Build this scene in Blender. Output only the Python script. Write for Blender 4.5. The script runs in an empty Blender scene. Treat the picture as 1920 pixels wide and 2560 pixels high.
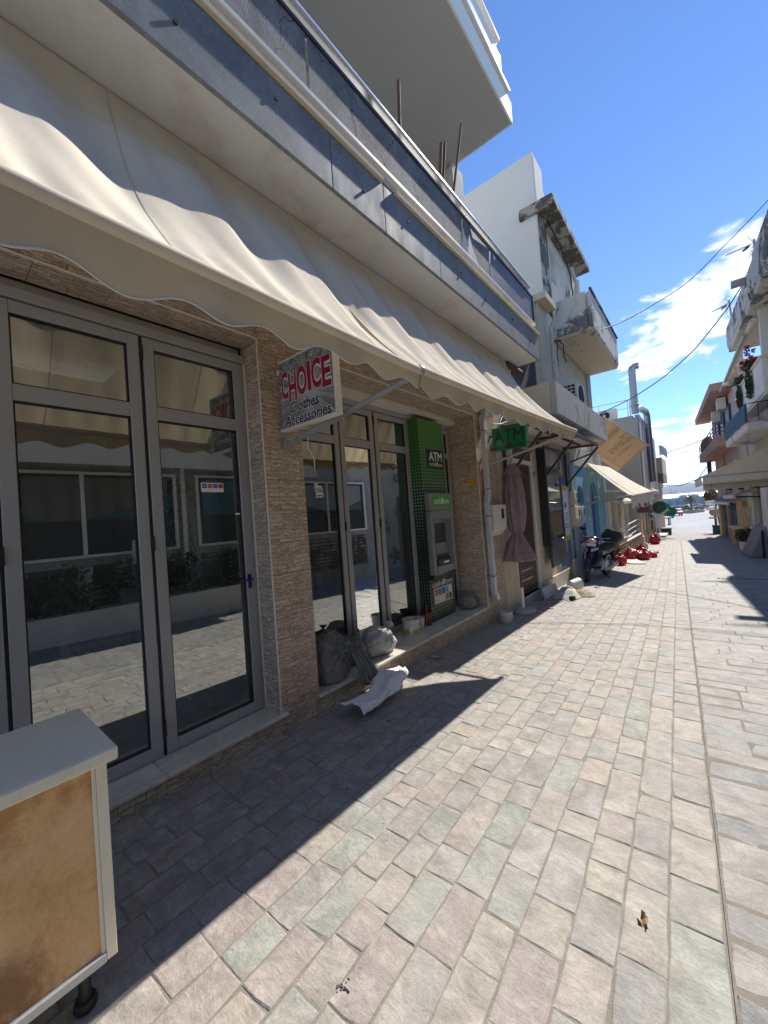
import bpy, bmesh, math, random
from mathutils import Vector, Matrix, noise as mnoise
R = math.radians
rnd = random.Random(7)
HAZE = True
scn = bpy.context.scene
col = scn.collection

# ---------------------------------------------------------------- camera
# world axes: +Y runs down the street along the left facade, +X to the right, eye level is z = 0
F, CX, CY = 960.0, 960.0, 1280.0
ROLL, PITCH, YAW = R(4.2), R(1.0), R(39.6)
_f = Vector((-math.sin(YAW)*math.cos(PITCH), math.cos(YAW)*math.cos(PITCH), math.sin(PITCH)))
_r0 = Vector((math.cos(YAW), math.sin(YAW), 0)); _u0 = _r0.cross(_f)
CAM_R = _r0*math.cos(ROLL) - _u0*math.sin(ROLL)
CAM_U = _r0*math.sin(ROLL) + _u0*math.cos(ROLL)
cd = bpy.data.cameras.new('camera'); cam = bpy.data.objects.new('camera', cd); col.objects.link(cam)
cd.sensor_fit = 'HORIZONTAL'; cd.sensor_width = 36; cd.lens = 36*F/1920
cd.clip_start = 0.02; cd.clip_end = 9000
cam.matrix_world = Matrix(((CAM_R.x, CAM_U.x, -_f.x, 0), (CAM_R.y, CAM_U.y, -_f.y, 0), (CAM_R.z, CAM_U.z, -_f.z, 0), (0, 0, 0, 1)))
scn.camera = cam
scn.render.resolution_x, scn.render.resolution_y = 768, 1024

# ---------------------------------------------------------------- sun, sky, exposure
SUN_AZ, SUN_EL = 6.0, 46.0          # azimuth from +Y towards +X
sv = Vector((math.sin(R(SUN_AZ))*math.cos(R(SUN_EL)), math.cos(R(SUN_AZ))*math.cos(R(SUN_EL)), math.sin(R(SUN_EL))))
sd = bpy.data.lights.new('sun', 'SUN'); sd.energy = 3.5; sd.angle = R(0.55); sd.color = (1.0, 0.945, 0.86)
so = bpy.data.objects.new('sun', sd); col.objects.link(so)
so.rotation_euler = sv.to_track_quat('Z', 'Y').to_euler(); so.location = (0, 0, 30)
scn.view_settings.view_transform = 'Standard'; scn.view_settings.look = 'None'
scn.view_settings.gamma = 1.0; scn.view_settings.use_curve_mapping = False
scn.view_settings.exposure = 1.08
w = bpy.data.worlds.new('World'); scn.world = w; w.use_nodes = True
nt = w.node_tree; N = nt.nodes; Lk = nt.links; N.clear()
def wn(t, **k):
    n = N.new(t)
    for a, b in k.items(): setattr(n, a, b)
    return n
def wmath(op, a, b=None, c=None):
    n = wn('ShaderNodeMath', operation=op)
    for i, v in enumerate((a, b, c)):
        if v is None: continue
        if isinstance(v, (int, float)): n.inputs[i].default_value = v
        else: Lk.new(v, n.inputs[i])
    return n.outputs[0]
sky = wn('ShaderNodeTexSky', sky_type='NISHITA'); sky.sun_disc = False
sky.sun_elevation = R(SUN_EL); sky.sun_rotation = R(SUN_AZ)
sky.air_density = 1.0; sky.dust_density = 0.0; sky.ozone_density = 3.0; sky.altitude = 0
gen = wn('ShaderNodeTexCoord').outputs['Generated']
sep = wn('ShaderNodeSeparateXYZ'); Lk.new(gen, sep.inputs[0])
# clouds: one layer of cumulus seen on a plane overhead, denser in banks
den = wmath('ADD', wmath('MAXIMUM', sep.outputs[2], 0.0), 0.12)
cx_ = wmath('DIVIDE', sep.outputs[0], den); cy_ = wmath('DIVIDE', sep.outputs[1], den)
cv = wn('ShaderNodeCombineXYZ'); Lk.new(cx_, cv.inputs[0]); Lk.new(cy_, cv.inputs[1])
n1 = wn('ShaderNodeTexNoise'); n1.inputs['Scale'].default_value = 5.2; n1.inputs['Detail'].default_value = 12; n1.inputs['Roughness'].default_value = 0.62
n1.inputs['Distortion'].default_value = 0.35
Lk.new(cv.outputs[0], n1.inputs['Vector'])
# cloud banks: soft masks round a few directions, spread over the whole sky
def bank(d, size, amp, squash=1.0):
    d = Vector(d).normalized()
    vs = wn('ShaderNodeVectorMath', operation='SUBTRACT'); Lk.new(gen, vs.inputs[0]); vs.inputs[1].default_value = d
    sc = wn('ShaderNodeVectorMath', operation='MULTIPLY'); Lk.new(vs.outputs[0], sc.inputs[0]); sc.inputs[1].default_value = (1, 1, squash)
    ln = wn('ShaderNodeVectorMath', operation='LENGTH'); Lk.new(sc.outputs[0], ln.inputs[0])
    q = wmath('DIVIDE', ln.outputs['Value'], size)
    return wmath('MULTIPLY', wmath('MAXIMUM', wmath('SUBTRACT', 1.0, q), 0.0), amp)
BANKS = [((0.0, 0.94, 0.33), 0.15, 1.0, 1.3), ((0.10, 0.93, 0.39), 0.13, 1.0, 1.2), ((-0.06, 0.95, 0.29), 0.10, 0.95, 1.3), ((0.0, 0.99, 0.10), 0.20, 1.0, 1.6), ((-0.55, 0.75, 0.58), 0.05, 0.55, 1.5),
         ((0.6, 0.7, 0.35), 0.3, 1.0, 1.2), ((0.9, -0.2, 0.3), 0.35, 0.9, 1.3), ((-0.5, -0.8, 0.3), 0.35, 0.9, 1.3), ((0.3, -0.9, 0.35), 0.3, 0.9, 1.2), ((-0.9, 0.3, 0.25), 0.3, 0.8, 1.4)]
acc = None
for b in BANKS:
    o = bank(*b); acc = o if acc is None else wmath('MAXIMUM', acc, o)
dens = wmath('ADD', n1.outputs['Fac'], wmath('SUBTRACT', wmath('MULTIPLY', acc, 0.62), 0.34))
mr = wn('ShaderNodeMapRange'); mr.interpolation_type = 'SMOOTHSTEP'; Lk.new(dens, mr.inputs['Value']); mr.inputs['From Min'].default_value = 0.40; mr.inputs['From Max'].default_value = 0.60
n2 = wn('ShaderNodeTexNoise'); n2.inputs['Scale'].default_value = 5.0; n2.inputs['Detail'].default_value = 6; Lk.new(cv.outputs[0], n2.inputs['Vector'])
cc = wn('ShaderNodeValToRGB'); Lk.new(n2.outputs['Fac'], cc.inputs[0])
cc.color_ramp.elements[0].position = 0.33; cc.color_ramp.elements[0].color = (3.6, 4.2, 5.3, 1)
cc.color_ramp.elements[1].position = 0.58; cc.color_ramp.elements[1].color = (6.6, 6.7, 6.9, 1)
hs = wn('ShaderNodeHueSaturation'); hs.inputs['Saturation'].default_value = 1.16; hs.inputs['Value'].default_value = 1.0; Lk.new(sky.outputs[0], hs.inputs['Color'])
hr_ = wn('ShaderNodeValToRGB'); Lk.new(sep.outputs[2], hr_.inputs[0]); hr_.color_ramp.elements[0].color = (0.62, 0.80, 1.02, 1); hr_.color_ramp.elements[1].position = 0.38; hr_.color_ramp.elements[1].color = (0.78, 0.71, 0.78, 1)
hm_ = wn('ShaderNodeMix', data_type='RGBA', blend_type='MULTIPLY'); hm_.inputs['Factor'].default_value = 1.0; Lk.new(hs.outputs[0], hm_.inputs[6]); Lk.new(hr_.outputs[0], hm_.inputs[7])
mx = wn('ShaderNodeMix', data_type='RGBA'); Lk.new(mr.outputs[0], mx.inputs['Factor']); Lk.new(hm_.outputs[2], mx.inputs[6]); Lk.new(cc.outputs[0], mx.inputs[7])
bg = wn('ShaderNodeBackground'); bg.inputs['Strength'].default_value = 0.115; Lk.new(mx.outputs[2], bg.inputs['Color'])
wo = wn('ShaderNodeOutputWorld'); Lk.new(bg.outputs[0], wo.inputs['Surface'])

# ---------------------------------------------------------------- measuring helpers
def ray(x, y):
    return ((x-CX)*CAM_R - (y-CY)*CAM_U + F*_f).normalized()
def G(y):                                   # height of the sloping street
    return -1.55 - 0.03*min(y, 70.0)
def px(x, y, X=None, Y=None, Z=None):
    v = ray(x, y)
    t = X/v.x if X is not None else Y/v.y if Y is not None else Z/v.z
    return v*t
# ---------------------------------------------------------------- material helpers
def lin(c):
    return tuple(((v/255)/12.92 if v/255 <= 0.04045 else ((v/255+0.055)/1.055)**2.4) for v in c)
class NT:
    def __init__(s, name):
        s.m = bpy.data.materials.new(name); s.m.use_nodes = True; s.t = s.m.node_tree
        s.p = s.t.nodes['Principled BSDF']; s.o = s.t.nodes['Material Output']
    def n(s, t, **k):
        q = s.t.nodes.new(t)
        for a, b in k.items(): setattr(q, a, b)
        return q
    def put(s, sock, v):
        if isinstance(v, bpy.types.NodeSocket): s.t.links.new(v, sock)
        elif isinstance(v, (tuple, list)) and sock.type == 'RGBA' and len(v) == 3: sock.default_value = (*v, 1)
        else: sock.default_value = v
    def math(s, op, a, b=None, c=None, clamp=False):
        q = s.n('ShaderNodeMath', operation=op); q.use_clamp = clamp
        for i, v in enumerate((a, b, c)):
            if v is not None: s.put(q.inputs[i], v)
        return q.outputs[0]
    def vmath(s, op, a, b=None):
        q = s.n('ShaderNodeVectorMath', operation=op); s.put(q.inputs[0], a)
        if b is not None: s.put(q.inputs[1], b)
        return q.outputs['Value'] if op in ('LENGTH', 'DOT_PRODUCT', 'DISTANCE') else q.outputs[0]
    def mix(s, f, a, b, mode='MIX'):
        q = s.n('ShaderNodeMix', data_type='RGBA', blend_type=mode); q.clamp_result = False
        s.put(q.inputs[0], f); s.put(q.inputs[6], a); s.put(q.inputs[7], b); return q.outputs[2]
    def ramp(s, f, els, interp='LINEAR'):
        q = s.n('ShaderNodeValToRGB'); r = q.color_ramp; r.interpolation = interp; s.put(q.inputs[0], f)
        while len(r.elements) < len(els): r.elements.new(0.5)
        for e, (p, c) in zip(r.elements, els):
            e.position = p; e.color = (*c, 1) if len(c) == 3 else c
        return q.outputs[0]
    def rng(s, f, a, b, lo=0.0, hi=1.0, smooth=False):
        q = s.n('ShaderNodeMapRange'); s.put(q.inputs['Value'], f)
        if smooth: q.interpolation_type = 'SMOOTHSTEP'
        for k, v in (('From Min', a), ('From Max', b), ('To Min', lo), ('To Max', hi)): s.put(q.inputs[k], v)
        return q.outputs[0]
    def noise(s, vec, scale, detail=4, rough=0.55, dist=0.0):
        q = s.n('ShaderNodeTexNoise'); s.put(q.inputs['Vector'], vec); q.inputs['Scale'].default_value = scale
        q.inputs['Detail'].default_value = detail; q.inputs['Roughness'].default_value = rough; q.inputs['Distortion'].default_value = dist
        return q.outputs['Fac']
    def vor(s, vec, scale, feature='F1', out='Distance'):
        q = s.n('ShaderNodeTexVoronoi', feature=feature); s.put(q.inputs['Vector'], vec); q.inputs['Scale'].default_value = scale
        return q.outputs[out]
    def pos(s): return s.n('ShaderNodeNewGeometry').outputs['Position']
    def obj(s): return s.n('ShaderNodeTexCoord').outputs['Object']
    def scale(s, vec, sx, sy, sz): return s.vmath('MULTIPLY', vec, (sx, sy, sz))
    def sep(s, vec):
        q = s.n('ShaderNodeSeparateXYZ'); s.put(q.inputs[0], vec); return q.outputs
    def comb(s, x, y, z=0.0):
        q = s.n('ShaderNodeCombineXYZ'); s.put(q.inputs[0], x); s.put(q.inputs[1], y); s.put(q.inputs[2], z); return q.outputs[0]
    def rand(s):                            # one random number per object and per loose island
        a = s.n('ShaderNodeObjectInfo').outputs['Random']; b = s.n('ShaderNodeNewGeometry').outputs['Random Per Island']
        return s.math('FRACT', s.math('ADD', a, b))
    def base(s, c): s.put(s.p.inputs['Base Color'], c)
    def rough(s, r): s.put(s.p.inputs['Roughness'], r)
    def bump(s, h, strength=0.3, dist=0.01):
        q = s.n('ShaderNodeBump'); s.put(q.inputs['Height'], h); q.inputs['Strength'].default_value = strength; q.inputs['Distance'].default_value = dist
        s.t.links.new(q.outputs[0], s.p.inputs['Normal'])
def sc3(c, k): return tuple(min(v*k, 0.95) for v in c)
def paint(name, c, rough=0.6, metal=0.0, var=0.12, scale=3.0, fine=60.0, bump=0.15, dist=0.004, dirt=None, dirt_amt=0.45, dirt_scale=2.2, spec=0.5):
    m = NT(name); v = m.pos()
    a = m.noise(v, scale, 6, 0.6); b = m.noise(v, fine, 3, 0.6)
    k = m.math('ADD', m.math('MULTIPLY', a, 0.65), m.math('MULTIPLY', b, 0.35))
    cc_ = m.ramp(k, [(0.3, sc3(c, 1-var)), (0.7, sc3(c, 1+var))])
    if dirt is not None:
        d = m.noise(m.scale(v, 1, 1, 0.6), dirt_scale, 8, 0.68, 0.4)
        cc_ = m.mix(m.rng(d, 0.62-dirt_amt*0.35, 0.78-dirt_amt*0.2), cc_, dirt)
    m.base(cc_); m.rough(m.rng(a, 0.3, 0.7, max(rough-0.08, 0.02), min(rough+0.08, 1)))
    m.p.inputs['Metallic'].default_value = metal; m.p.inputs['Specular IOR Level'].default_value = spec
    if bump: m.bump(m.math('ADD', m.math('MULTIPLY', a, 0.5), b), bump, dist)
    return m.m
def flat(name, c, rough=0.5, metal=0.0, spec=0.5):
    m = NT(name); m.base(c); m.rough(rough); m.p.inputs['Metallic'].default_value = metal; m.p.inputs['Specular IOR Level'].default_value = spec
    return m.m
def peel(name, c, patch, amount=0.5, scale=2.0, rough=0.85, bump=0.5, grime=None, crack=True):
    m = NT(name); v = m.pos()
    a = m.noise(v, scale, 9, 0.68, 0.5); fine = m.noise(v, 45, 4, 0.65); big = m.noise(v, 0.7, 3, 0.5)
    mask = m.rng(m.math('ADD', a, m.math('MULTIPLY', m.math('SUBTRACT', big, 0.5), 0.5)), 0.70-amount*0.32, 0.735-amount*0.32)
    g = m.ramp(m.math('ADD', m.math('MULTIPLY', fine, 0.4), m.math('MULTIPLY', m.noise(v, 5, 6, 0.6), 0.6)), [(0.3, sc3(c, 0.85)), (0.7, sc3(c, 1.08))])
    if grime is not None:
        st = m.noise(m.scale(v, 3, 3, 0.45), 2.2, 7, 0.7)
        g = m.mix(m.rng(st, 0.5, 0.85, 0.0, 0.75), g, grime)
    pc = m.ramp(m.noise(v, 9, 6, 0.7), [(0.3, sc3(patch, 0.6)), (0.7, sc3(patch, 1.3))])
    cc_ = m.mix(mask, g, pc)
    h = m.math('SUBTRACT', m.math('MULTIPLY', fine, 0.3), mask)
    if crack:
        vo = m.vor(m.vmath('ADD', v, m.scale(m.comb(a, fine, a), 0.4, 0.1, 0.4)), 1.3, 'DISTANCE_TO_EDGE')
        ck = m.math('MULTIPLY', m.rng(vo, 0.0, 0.008, 1.0, 0.0), m.rng(big, 0.5, 0.58))
        cc_ = m.mix(m.math('MULTIPLY', ck, 0.8), cc_, sc3(patch, 0.3)); h = m.math('SUBTRACT', h, ck)
    m.base(cc_); m.rough(rough); m.bump(h, bump, 0.006); return m.m
# ---------------------------------------------------------------- mesh helpers
class MB:
    def __init__(s, T=None): s.v = []; s.f = []; s.T = T
    def add(s, vs, fs):
        o = len(s.v); s.v += [s.T @ Vector(p) if s.T else Vector(p) for p in vs]; s.f += [[i+o for i in f] for f in fs]; return s
    def box(s, x0, x1, y0, y1, z0, z1):
        return s.add([(x0,y0,z0),(x1,y0,z0),(x1,y1,z0),(x0,y1,z0),(x0,y0,z1),(x1,y0,z1),(x1,y1,z1),(x0,y1,z1)],
                     [(3,2,1,0),(4,5,6,7),(0,1,5,4),(1,2,6,5),(2,3,7,6),(3,0,4,7)])
    def obox(s, c, ux, uy, uz):             # box from a centre and three half-axes
        c = Vector(c); ux, uy, uz = Vector(ux), Vector(uy), Vector(uz)
        return s.add([c-ux-uy-uz, c+ux-uy-uz, c+ux+uy-uz, c-ux+uy-uz, c-ux-uy+uz, c+ux-uy+uz, c+ux+uy+uz, c-ux+uy+uz],
                     [(3,2,1,0),(4,5,6,7),(0,1,5,4),(1,2,6,5),(2,3,7,6),(3,0,4,7)])
    def beam(s, a, b, w, h, up=(0,0,1)):
        a, b = Vector(a), Vector(b); d = (b-a); l = d.length; d.normalize(); u = Vector(up)
        x = d.cross(u)
        if x.length < 1e-4: x = d.cross(Vector((1,0,0)))
        x.normalize(); z = x.cross(d)
        return s.obox((a+b)/2, x*w/2, d*l/2, z*h/2)
    def prism(s, pts, ext):                 # polygon extruded by a vector
        e = Vector(ext); n = len(pts); P = [Vector(p) for p in pts]
        return s.add(P+[p+e for p in P], [list(range(n))[::-1], list(range(n, 2*n))] + [(i, (i+1) % n, (i+1) % n+n, i+n) for i in range(n)])
    def tube(s, pts, r, n=8, caps=True):
        P = [Vector(p) for p in pts]; k = len(P); rs = r if isinstance(r, (list, tuple)) else [r]*k
        vs = []; prev = None
        for i, p in enumerate(P):
            d = (P[min(i+1, k-1)]-P[max(i-1, 0)]).normalized()
            x = d.cross(Vector((0,0,1)) if abs(d.z) < 0.95 else Vector((1,0,0))) if prev is None else prev - d*prev.dot(d)
            x.normalize(); prev = x; y = d.cross(x)
            vs += [p+(x*math.cos(2*math.pi*j/n)+y*math.sin(2*math.pi*j/n))*rs[i] for j in range(n)]
        fs = [(i*n+j, i*n+(j+1) % n, (i+1)*n+(j+1) % n, (i+1)*n+j) for i in range(k-1) for j in range(n)]
        if caps: fs += [list(range(n))[::-1], [(k-1)*n+j for j in range(n)]]
        return s.add(vs, fs)
    def lathe(s, c, prof, n=16, axis=(0,0,1), fr=None):
        c = Vector(c); ax = Vector(axis).normalized(); x = ax.orthogonal().normalized(); y = ax.cross(x); k = len(prof)
        vs = [c+ax*h+(x*math.cos(2*math.pi*j/n)+y*math.sin(2*math.pi*j/n))*(r*(fr(j/n, i/(k-1)) if fr else 1)) for i, (r, h) in enumerate(prof) for j in range(n)]
        fs = [(i*n+j, i*n+(j+1) % n, (i+1)*n+(j+1) % n, (i+1)*n+j) for i in range(k-1) for j in range(n)]
        if prof[0][0] > 1e-5: fs.append(list(range(n))[::-1])
        if prof[-1][0] > 1e-5: fs.append([(k-1)*n+j for j in range(n)])
        return s.add(vs, fs)
    def grid(s, fn, nu, nv):
        vs = [fn(i/nu, j/nv) for i in range(nu+1) for j in range(nv+1)]
        return s.add(vs, [(i*(nv+1)+j, (i+1)*(nv+1)+j, (i+1)*(nv+1)+j+1, i*(nv+1)+j+1) for i in range(nu) for j in range(nv)])
    def ball(s, c, rx, ry, rz, nu=16, nv=10, fn=None):
        c = Vector(c); vs = []
        for i in range(nv+1):
            t = math.pi*i/nv
            for j in range(nu):
                a = 2*math.pi*j/nu; d = Vector((math.sin(t)*math.cos(a), math.sin(t)*math.sin(a), math.cos(t)))
                k = fn(d) if fn else 1
                vs.append(c+Vector((d.x*rx*k, d.y*ry*k, d.z*rz*k)))
        return s.add(vs, [(i*nu+j, (i+1)*nu+j, (i+1)*nu+(j+1) % nu, i*nu+(j+1) % nu) for i in range(nv) for j in range(nu)])
WM = {}                                     # world matrix of every thing or part, for parenting
def tag(o, label=None, cat=None, group=None, kind=None):
    for k, v in (('label', label), ('category', cat), ('group', group), ('kind', kind)):
        if v: o[k] = v
    return o
def thing(name, loc, label, cat, group=None, rotz=0.0):
    o = bpy.data.objects.new(name, None); col.objects.link(o); o.empty_display_size = 0.1
    o.location = loc; o.rotation_euler = (0, 0, rotz); tag(o, label, cat, group)
    WM[o.name] = Matrix.Translation(Vector(loc)) @ Matrix.Rotation(rotz, 4, 'Z'); return o
def ob(name, mb, m, parent=None, bevel=0.0, smooth=False, label=None, cat=None, group=None, kind=None, solid=0.0, org=None, wn_=False):
    me = bpy.data.meshes.new(name)
    M = WM[parent.name] if parent else (Matrix.Translation(Vector(org)) if org is not None else Matrix.Identity(4))
    I = M.inverted()
    me.from_pydata([I @ v for v in mb.v], [], mb.f)
    b = bmesh.new(); b.from_mesh(me); bmesh.ops.remove_doubles(b, verts=b.verts, dist=1e-5)
    if not solid: bmesh.ops.recalc_face_normals(b, faces=b.faces)
    if bevel: bmesh.ops.bevel(b, geom=[e for e in b.edges if e.is_manifold and e.calc_face_angle(0) > 0.5], offset=bevel, segments=1, affect='EDGES', clamp_overlap=True)
    b.to_mesh(me); b.free()
    if smooth:
        for p in me.polygons: p.use_smooth = True
        if smooth == 'auto': me.set_sharp_from_angle(angle=R(40))
    o = bpy.data.objects.new(name, me); col.objects.link(o)
    if isinstance(m, (list, tuple)):
        for q in m: me.materials.append(q)
    else: me.materials.append(m)
    if parent: o.parent = parent
    elif org is not None: o.location = org
    WM[o.name] = M
    if solid:
        md = o.modifiers.new('solid', 'SOLIDIFY'); md.thickness = solid; md.offset = 0
    return tag(o, label, cat, group, kind)
def dup(o, loc, rotz=None, label=None, group=None, scale=None):
    def cp(q, par):
        c = q.copy(); col.objects.link(c)
        if par is not None: c.parent = par
        for ch in list(q.children): cp(ch, c)
        return c
    c = cp(o, None); c.location = loc
    if rotz is not None: c.rotation_euler = (0, 0, rotz)
    if scale: c.scale = scale
    if label: c['label'] = label
    if group: c['group'] = group
    return c
_font = {}
def text(s, o, xd, yd, wdt, hgt, m, parent, name='lettering', ext=0.002, off=0.0, shear=0.0, mirror=False, **kw):
    """lettering fitted into the rectangle o, o+xd*wdt, o+yd*hgt"""
    cu = bpy.data.curves.new('txt', 'FONT'); cu.body = s; cu.size = 1; cu.offset = off; cu.shear = shear; cu.resolution_u = 3; cu.fill_mode = 'FRONT'
    t = bpy.data.objects.new('txt', cu); col.objects.link(t)
    dg = bpy.context.evaluated_depsgraph_get(); me = bpy.data.meshes.new_from_object(t.evaluated_get(dg)); bpy.data.objects.remove(t)
    vs = [v.co.copy() for v in me.vertices]; fs = [list(p.vertices) for p in me.polygons]; bpy.data.meshes.remove(me)
    x0, x1 = min(v.x for v in vs), max(v.x for v in vs); y0, y1 = min(v.y for v in vs), max(v.y for v in vs)
    xd, yd, o = Vector(xd).normalized(), Vector(yd).normalized(), Vector(o); nrm = xd.cross(yd)
    mb = MB()
    def at(v):
        u = (v.x-x0)/(x1-x0)
        if mirror: u = 1-u
        return o + xd*(u*wdt) + yd*((v.y-y0)/(y1-y0)*hgt) + nrm*ext
    mb.add([at(v) for v in vs], fs)
    return ob(name, mb, m, parent, **kw)
def poly_area_noise(p, s=1.0): return mnoise.noise(Vector(p)*s)
# ---------------------------------------------------------------- materials
M = {}
def paver_mat(name, cols, rough=0.72, grain=1.0):
    m = NT(name); r = m.rand(); v = m.pos()
    vv = m.vmath('ADD', v, m.comb(m.math('MULTIPLY', r, 37.0), m.math('MULTIPLY', r, 91.0), r))
    n = len(cols); base = m.ramp(r, [((i+0.0)/n, c) for i, c in enumerate(cols)], 'CONSTANT'); base = m.mix(0.24, base, (0.308, 0.293, 0.262))
    a = m.noise(vv, 7*grain, 7, 0.66, 0.6); fine = m.noise(vv, 130, 4, 0.7); mid = m.noise(m.scale(vv, 1.0, 2.4, 1), 22, 5, 0.65, 0.8)
    veins = m.rng(m.math('ABSOLUTE', m.math('SUBTRACT', m.noise(vv, 5, 5, 0.6, 1.5), 0.5)), 0.0, 0.018, 1.0, 0.0)
    k = m.math('ADD', m.math('MULTIPLY', a, 0.5), m.math('ADD', m.math('MULTIPLY', mid, 0.3), m.math('MULTIPLY', fine, 0.2)))
    c = m.mix(1.0, base, m.ramp(k, [(0.32, (0.48, 0.45, 0.43)), (0.43, (0.80, 0.785, 0.77)), (0.52, (1.05, 1.04, 1.03)), (0.68, (1.65, 1.62, 1.55))]), 'MULTIPLY')
    c = m.mix(m.math('MULTIPLY', veins, 0.22), c, (0.24, 0.20, 0.17))
    rustm = m.rng(m.noise(m.vmath('ADD', vv, (5.0, 1.0, 2.0)), 6, 5, 0.65, 1.2), 0.56, 0.70, 0.0, 0.35); c = m.mix(rustm, c, (0.36, 0.235, 0.17))
    worn = m.rng(m.noise(v, 1.6, 6, 0.65), 0.52, 0.72, 0.0, 0.35)
    c = m.mix(worn, c, (0.42, 0.385, 0.33))
    spots = m.math('MULTIPLY', m.rng(m.vor(v, 3.2), 0.045, 0.055, 1.0, 0.0), m.rng(m.noise(v, 3.1, 2), 0.56, 0.58))
    c = m.mix(m.math('MULTIPLY', spots, 0.75), c, (0.07, 0.065, 0.06))
    m.base(c); m.rough(m.rng(mid, 0.3, 0.7, rough-0.12, rough+0.12)); m.p.inputs['Specular IOR Level'].default_value = 0.4
    terr = m.math('FRACT', m.math('MULTIPLY', m.noise(m.scale(vv, 1.0, 1.6, 1), 4.5, 6, 0.6, 0.8), 9.0)); edge = m.rng(terr, 0.0, 0.10, 1.0, 0.0)
    c = m.mix(m.math('MULTIPLY', edge, 0.22), c, (0.15, 0.125, 0.105))
    lich = m.math('MULTIPLY', m.rng(m.noise(vv, 30, 5, 0.75), 0.56, 0.68), m.rng(m.noise(v, 2.3, 4), 0.45, 0.62)); c = m.mix(m.math('MULTIPLY', lich, 0.45), c, (0.50,0.48,0.42)); m.base(c)
    h = m.math('SUBTRACT', m.math('ADD', m.math('ADD', m.math('MULTIPLY', a, 1.0), m.math('MULTIPLY', terr, 0.22)), m.math('ADD', m.math('MULTIPLY', mid, 0.6), m.math('MULTIPLY', fine, 0.22))), m.math('MULTIPLY', veins, 0.08))
    m.bump(h, 0.5, 0.009); return m.m
M['paver'] = paver_mat('pink and green flagstone', [(0.345,0.305,0.272),(0.305,0.302,0.268),(0.36,0.33,0.282),(0.288,0.298,0.268),(0.322,0.277,0.258),(0.318,0.300,0.272),(0.272,0.292,0.262),(0.355,0.305,0.262),(0.302,0.295,0.272),(0.296,0.280,0.268),(0.328,0.286,0.262),(0.310,0.303,0.28),(0.282,0.282,0.264),(0.342,0.318,0.28)])
M['slab'] = paver_mat('grey street slab', [(0.235,0.24,0.24),(0.262,0.258,0.25),(0.215,0.226,0.225),(0.28,0.27,0.255),(0.24,0.243,0.24),(0.268,0.26,0.247)], 0.68)
def mortar():
    m = NT('sandy joint mortar'); v = m.pos(); a = m.noise(v, 14, 6, 0.7); b = m.noise(v, 150, 3, 0.7)
    m.base(m.ramp(m.math('ADD', m.math('MULTIPLY', a, 0.5), m.math('MULTIPLY', b, 0.5)), [(0.3, (0.15,0.135,0.11)), (0.7, (0.31,0.28,0.235))])); m.rough(0.95); m.bump(b, 0.6, 0.006); return m.m
M['mortar'] = mortar()
def cladding():
    m = NT('printed stone cladding'); g = m.n('ShaderNodeNewGeometry'); P = m.sep(g.outputs['Position']); Nn = m.sep(g.outputs['Normal'])
    r = m.n('ShaderNodeObjectInfo').outputs['Random']
    isz = m.rng(m.math('ABSOLUTE', Nn[2]), 0.5, 0.6)
    u = m.math('ADD', P[0], P[1]); uu = m.math('ADD', m.math('MULTIPLY', P[1], isz), m.math('MULTIPLY', u, m.math('SUBTRACT', 1.0, isz)))
    vv = m.math('ADD', m.math('MULTIPLY', P[0], isz), m.math('MULTIPLY', P[2], m.math('SUBTRACT', 1.0, isz)))
    uu = m.math('ADD', uu, m.math('MULTIPLY', r, 13.7)); 
    vec = m.comb(uu, vv, 0.0)
    wob = m.noise(vec, 11, 3, 0.6); wob2 = m.noise(m.vmath('ADD', vec, (7.7, 3.1, 0)), 9, 3, 0.6)
    vec2 = m.vmath('ADD', vec, m.comb(m.math('MULTIPLY', m.math('SUBTRACT', wob, 0.5), 0.05), m.math('MULTIPLY', m.math('SUBTRACT', wob2, 0.5), 0.045), 0.0))
    def brick(w, h, off, k):
        b = m.n('ShaderNodeTexBrick'); m.put(b.inputs['Vector'], vec2); b.offset = off; b.inputs['Scale'].default_value = 1.0
        b.inputs['Brick Width'].default_value = w; b.inputs['Row Height'].default_value = h; b.inputs['Mortar Size'].default_value = k; b.inputs['Mortar Smooth'].default_value = 0.6
        b.inputs['Color1'].default_value = (0.42,0.31,0.235,1); b.inputs['Color2'].default_value = (0.61,0.49,0.385,1); b.inputs['Mortar'].default_value = (0.045,0.03,0.022,1); b.inputs['Bias'].default_value = 0.1
        return b
    b1 = brick(0.15, 0.034, 0.42, 0.0021); b2 = brick(0.085, 0.0185, 0.37, 0.0015)
    sel = m.rng(m.noise(vec, 5.5, 1), 0.5, 0.53)
    cc_ = m.mix(sel, b1.outputs['Color'], b2.outputs['Color']); fac = m.mix(sel, b1.outputs['Fac'], b2.outputs['Fac'])
    a = m.noise(m.scale(vec, 0.6, 2.2, 1), 38, 6, 0.72, 0.6); fine = m.noise(vec, 170, 3, 0.6)
    cc_ = m.mix(1.0, cc_, m.ramp(a, [(0.3, (0.5,0.46,0.42)), (0.52, (1,1,1)), (0.7, (1.35,1.33,1.3))]), 'MULTIPLY')
    lines = m.rng(m.math('ABSOLUTE', m.math('SUBTRACT', m.noise(m.scale(vec, 0.45, 2.6, 1), 19, 3, 0.5, 0.4), 0.5)), 0.0, 0.012, 0.7, 0.0)
    cc_ = m.mix(lines, cc_, (0.05,0.035,0.025))
    m.base(cc_); m.rough(0.55); m.p.inputs['Specular IOR Level'].default_value = 0.4
    m.bump(m.math('ADD', m.math('MULTIPLY', a, 0.5), m.math('MULTIPLY', m.math('SUBTRACT', 1.0, fac), 0.9)), 0.35, 0.004); return m.m
M['clad'] = cladding()
M['white_trim'] = paint('white tile trim', (0.72,0.70,0.66), 0.4, var=0.05, bump=0)
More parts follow.
